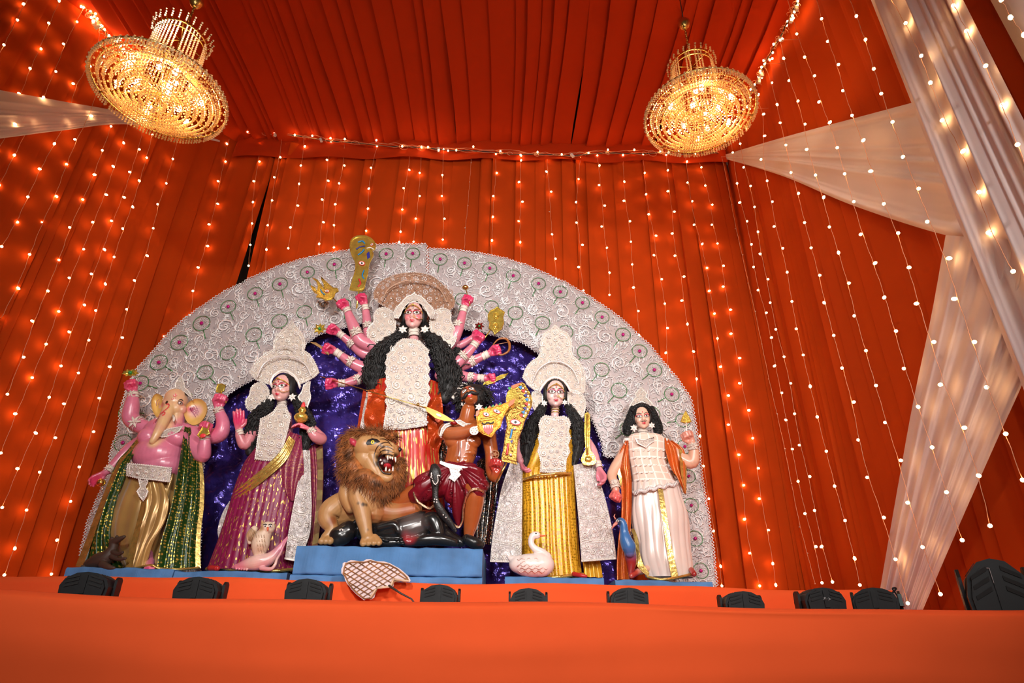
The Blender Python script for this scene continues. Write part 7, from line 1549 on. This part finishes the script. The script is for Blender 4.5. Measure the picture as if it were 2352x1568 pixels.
Wn = Fig('swan_statue', 'white clay swan statue with orange beak at the foot of the golden-sari statue', 'statue', 5.58, (1220, 1322, EYE + .575))
Wn.ball(1222, 1298, 0, 46, 30, 25); Wn.ball(1198, 1296, -2, 28, 24, 20); Wn.limb([(1185, 1288, 0, 12), (1172, 1282, 0, 6), (1167, 1278, 0, 2.5)]); Wn.ball(1240, 1296, 2, 32, 26, 26)
Wn.limb([(1252, 1282, 4, 16), (1246, 1270, 6, 10), (1232, 1262, 8, 8), (1222, 1252, 8, 7), (1220, 1240, 8, 7), (1225, 1230, 8, 8), (1234, 1229, 8, 8)])
Wn.finish((.86, .76, .72), .005, mat=painted('swan_paint', .35, .2)); m = MB(); m.tube([Wn.P(1238, 1229, 10), Wn.P(1246, 1230, 10), Wn.P(1254, 1230, 10)], [3.8 * Wn.k, 2.8 * Wn.k, 1.2 * Wn.k], 8, flat=.7, up=(0, 0, 1)); Wn.part('beak', m, CO)
m = MB(); Wn.ball(1231, 1225, 15, 2, 1.4, 1.8, mb=m); Wn.part('eye', m, KO); m = MB()
for r_ in range(5):
    for j in range(4):
        x = 1188 + j * 16 + (r_ % 2) * 7; y = 1284 + r_ * 7; q = [Wn.P(x + 3 * i, y + 2.4 * sin(i * 1.3 + r_), 25 * sqrt(max(.05, 1 - ((x + 3 * i - 1222) / 52) ** 2 - ((y - 1298) / 34) ** 2)) + 4) for i in range(6)]; m.tube(q, 1.1 * Wn.k, 4)
Wn.part('feather_ridges', m, plain('swan_line', (.70, .52, .46), .5))

Pk = Fig('peacock_statue', 'blue-necked clay peacock beside the orange shawl of the male statue', 'statue', 5.60, (1440, 1330, EYE + .566))
Pk.limb([(1420, 1199, 6, 7), (1426, 1197, 6, 9), (1432, 1206, 6, 9), (1434, 1222, 4, 10), (1438, 1240, 4, 14), (1444, 1256, 2, 16), (1446, 1268, 0, 12)]); Pk.limb([(1446, 1262, -8, 14), (1450, 1290, -16, 12), (1448, 1318, -14, 5)])
Pk.spots += [(Pk.P(1422, 1198, 8), .035, (.008, .008, .012)), (Pk.P(1449, 1300, -14), .12, (.30, .02, .02))]
Pk.finish((.04, .16, .42), .0042, mat=painted('peacock_paint', .35, .2)); m = MB(); m.tube([Pk.P(1417, 1200, 8), Pk.P(1410, 1206, 8), Pk.P(1405, 1214, 8)], [4 * Pk.k, 3 * Pk.k, .8 * Pk.k], 8); Pk.part('beak', m, pm('beak_pink', (.7, .25, .2)))
m = MB(); Pk.ball(1418, 1196, 13, 3.2, 1.5, 3.2, mb=m); e = Pk.part('eye', m, WH); m = MB(); Pk.ball(1418, 1196, 15, 1.7, 1, 1.7, mb=m); Pk.part('pupil', m, KO, parent=e)
m = MB(); m.tube([Pk.P(1414, 1192, 6), Pk.P(1410, 1185, 6), Pk.P(1413, 1180, 6)], [2 * Pk.k, 1.4 * Pk.k, .6 * Pk.k], 6); Pk.part('crest', m, pm('beak_pink', (.7, .25, .2)))

# lattice piece fallen in front of the central plinth
F2 = Fig('lattice_ornament', 'fallen white paper halo piece with brown reed lattice back and stick', 'ornament', 4.86, (860, 1378)); 
lp = [(787, 1300), (790, 1291), (799, 1289), (815, 1287), (835, 1288), (850, 1284), (870, 1289), (895, 1293), (915, 1304), (930, 1316), (940, 1326), (943, 1332), (936, 1337), (922, 1333), (908, 1336), (904, 1345), (896, 1349), (880, 1350), (868, 1352), (862, 1364), (853, 1376), (836, 1378), (820, 1366), (806, 1352), (797, 1340), (791, 1325), (784, 1316)]
wavy = []
for i, (x, y) in enumerate(lp):
    x2, y2 = lp[(i + 1) % len(lp)]; wavy += [(x, y), ((x + x2) / 2 + (2.2 if i % 2 else -1.5), (y + y2) / 2 + (1.5 if i % 2 else -1.8))]
def fd(x, y): return (y - 1378) * .35
m = MB(); m.prism([F2.P(x, y, fd(x, y)) for x, y in wavy], V((0, .006, .002))); F2.part('paper_board', m, plain('pink_white_paper', (.78, .62, .62), .7), False)
REED = plain('brown_reed', (.34, .15, .05), .55, noise=.25, nscale=20); ip = [(cx_ + (x - cx_) * .94, cy_ + (y - cy_) * .93) for cx_, cy_ in ((858, 1328),) for x, y in lp]
def strips(dx, dy, step, wd, d, n):
    ln = sqrt(dx * dx + dy * dy); dx /= ln; dy /= ln; px, py = -dy, dx
    for k in range(-n, n):
        cx, cy = 862 + px * step * k, 1330 + py * step * k; run = []
        for s_ in range(-110, 111, 2):
            x, y = cx + dx * s_, cy + dy * s_
            if inside(ip, x, y): run.append((x, y))
            elif len(run) > 4: break
            else: run = []
        if len(run) > 4:
            a, b = run[0], run[-1]; m = MB(); A_, B_ = F2.P(*a, fd(*a) + d), F2.P(*b, fd(*b) + d); m.tube([A_, (A_ + B_) / 2 + V((0, -.002, 0)), B_], wd * F2.k, 6, flat=.35, up=V((0, -1, 0))); F2.part('reed_strip', m, REED)
strips(1, .62, 12.5, 1.25, 2, 8); strips(1, -.66, 9.2, .9, 3.2, 14)
m = MB(); q = [F2.P(x, y, fd(x, y) + 3) for x, y in ip]; m.tube(q[:12] + q[19:] + [q[0]] if False else q + [q[0]], 1.5 * F2.k, 5, cap=False); F2.part('reed_rim', m, REED)
CRM = plain('cream_strip', (.72, .50, .34), .6)
for a, b in (((904, 1328), (897, 1346)), ((906, 1330), (940, 1334)), ((864, 1351), (850, 1372)), ((866, 1350), (896, 1347))): m = MB(); m.tube([F2.P(*a, fd(*a) + 5), F2.P(*b, fd(*b) + 5)], 2.4 * F2.k, 6, flat=.4, up=V((0, -1, 0))); F2.part('cream_strip', m, CRM)
m = MB(); m.tube([F2.P(893, 1344, fd(893, 1344) + 6), F2.P(920, 1362, 8), F2.P(945, 1375, 8), W(1002, 1452, 4.7)], [2.4 * F2.k, 2.2 * F2.k, 1.8 * F2.k, 1.6 * F2.k], 8); F2.part('stick', m, pm('dark_stick', (.05, .035, .03), .5)); m = MB()
for i in range(7): c_ = F2.P(898 + i * 2.2, 1348 + i * 1.5, fd(898, 1348) + 5.5); m.torus(c_, 3 * F2.k, .4 * F2.k, 10, 3, (V((.5, 0, .8)), V((0, 1, 0))))
F2.part('binding_thread', m, pm('thread', (.35, .22, .14), .7))
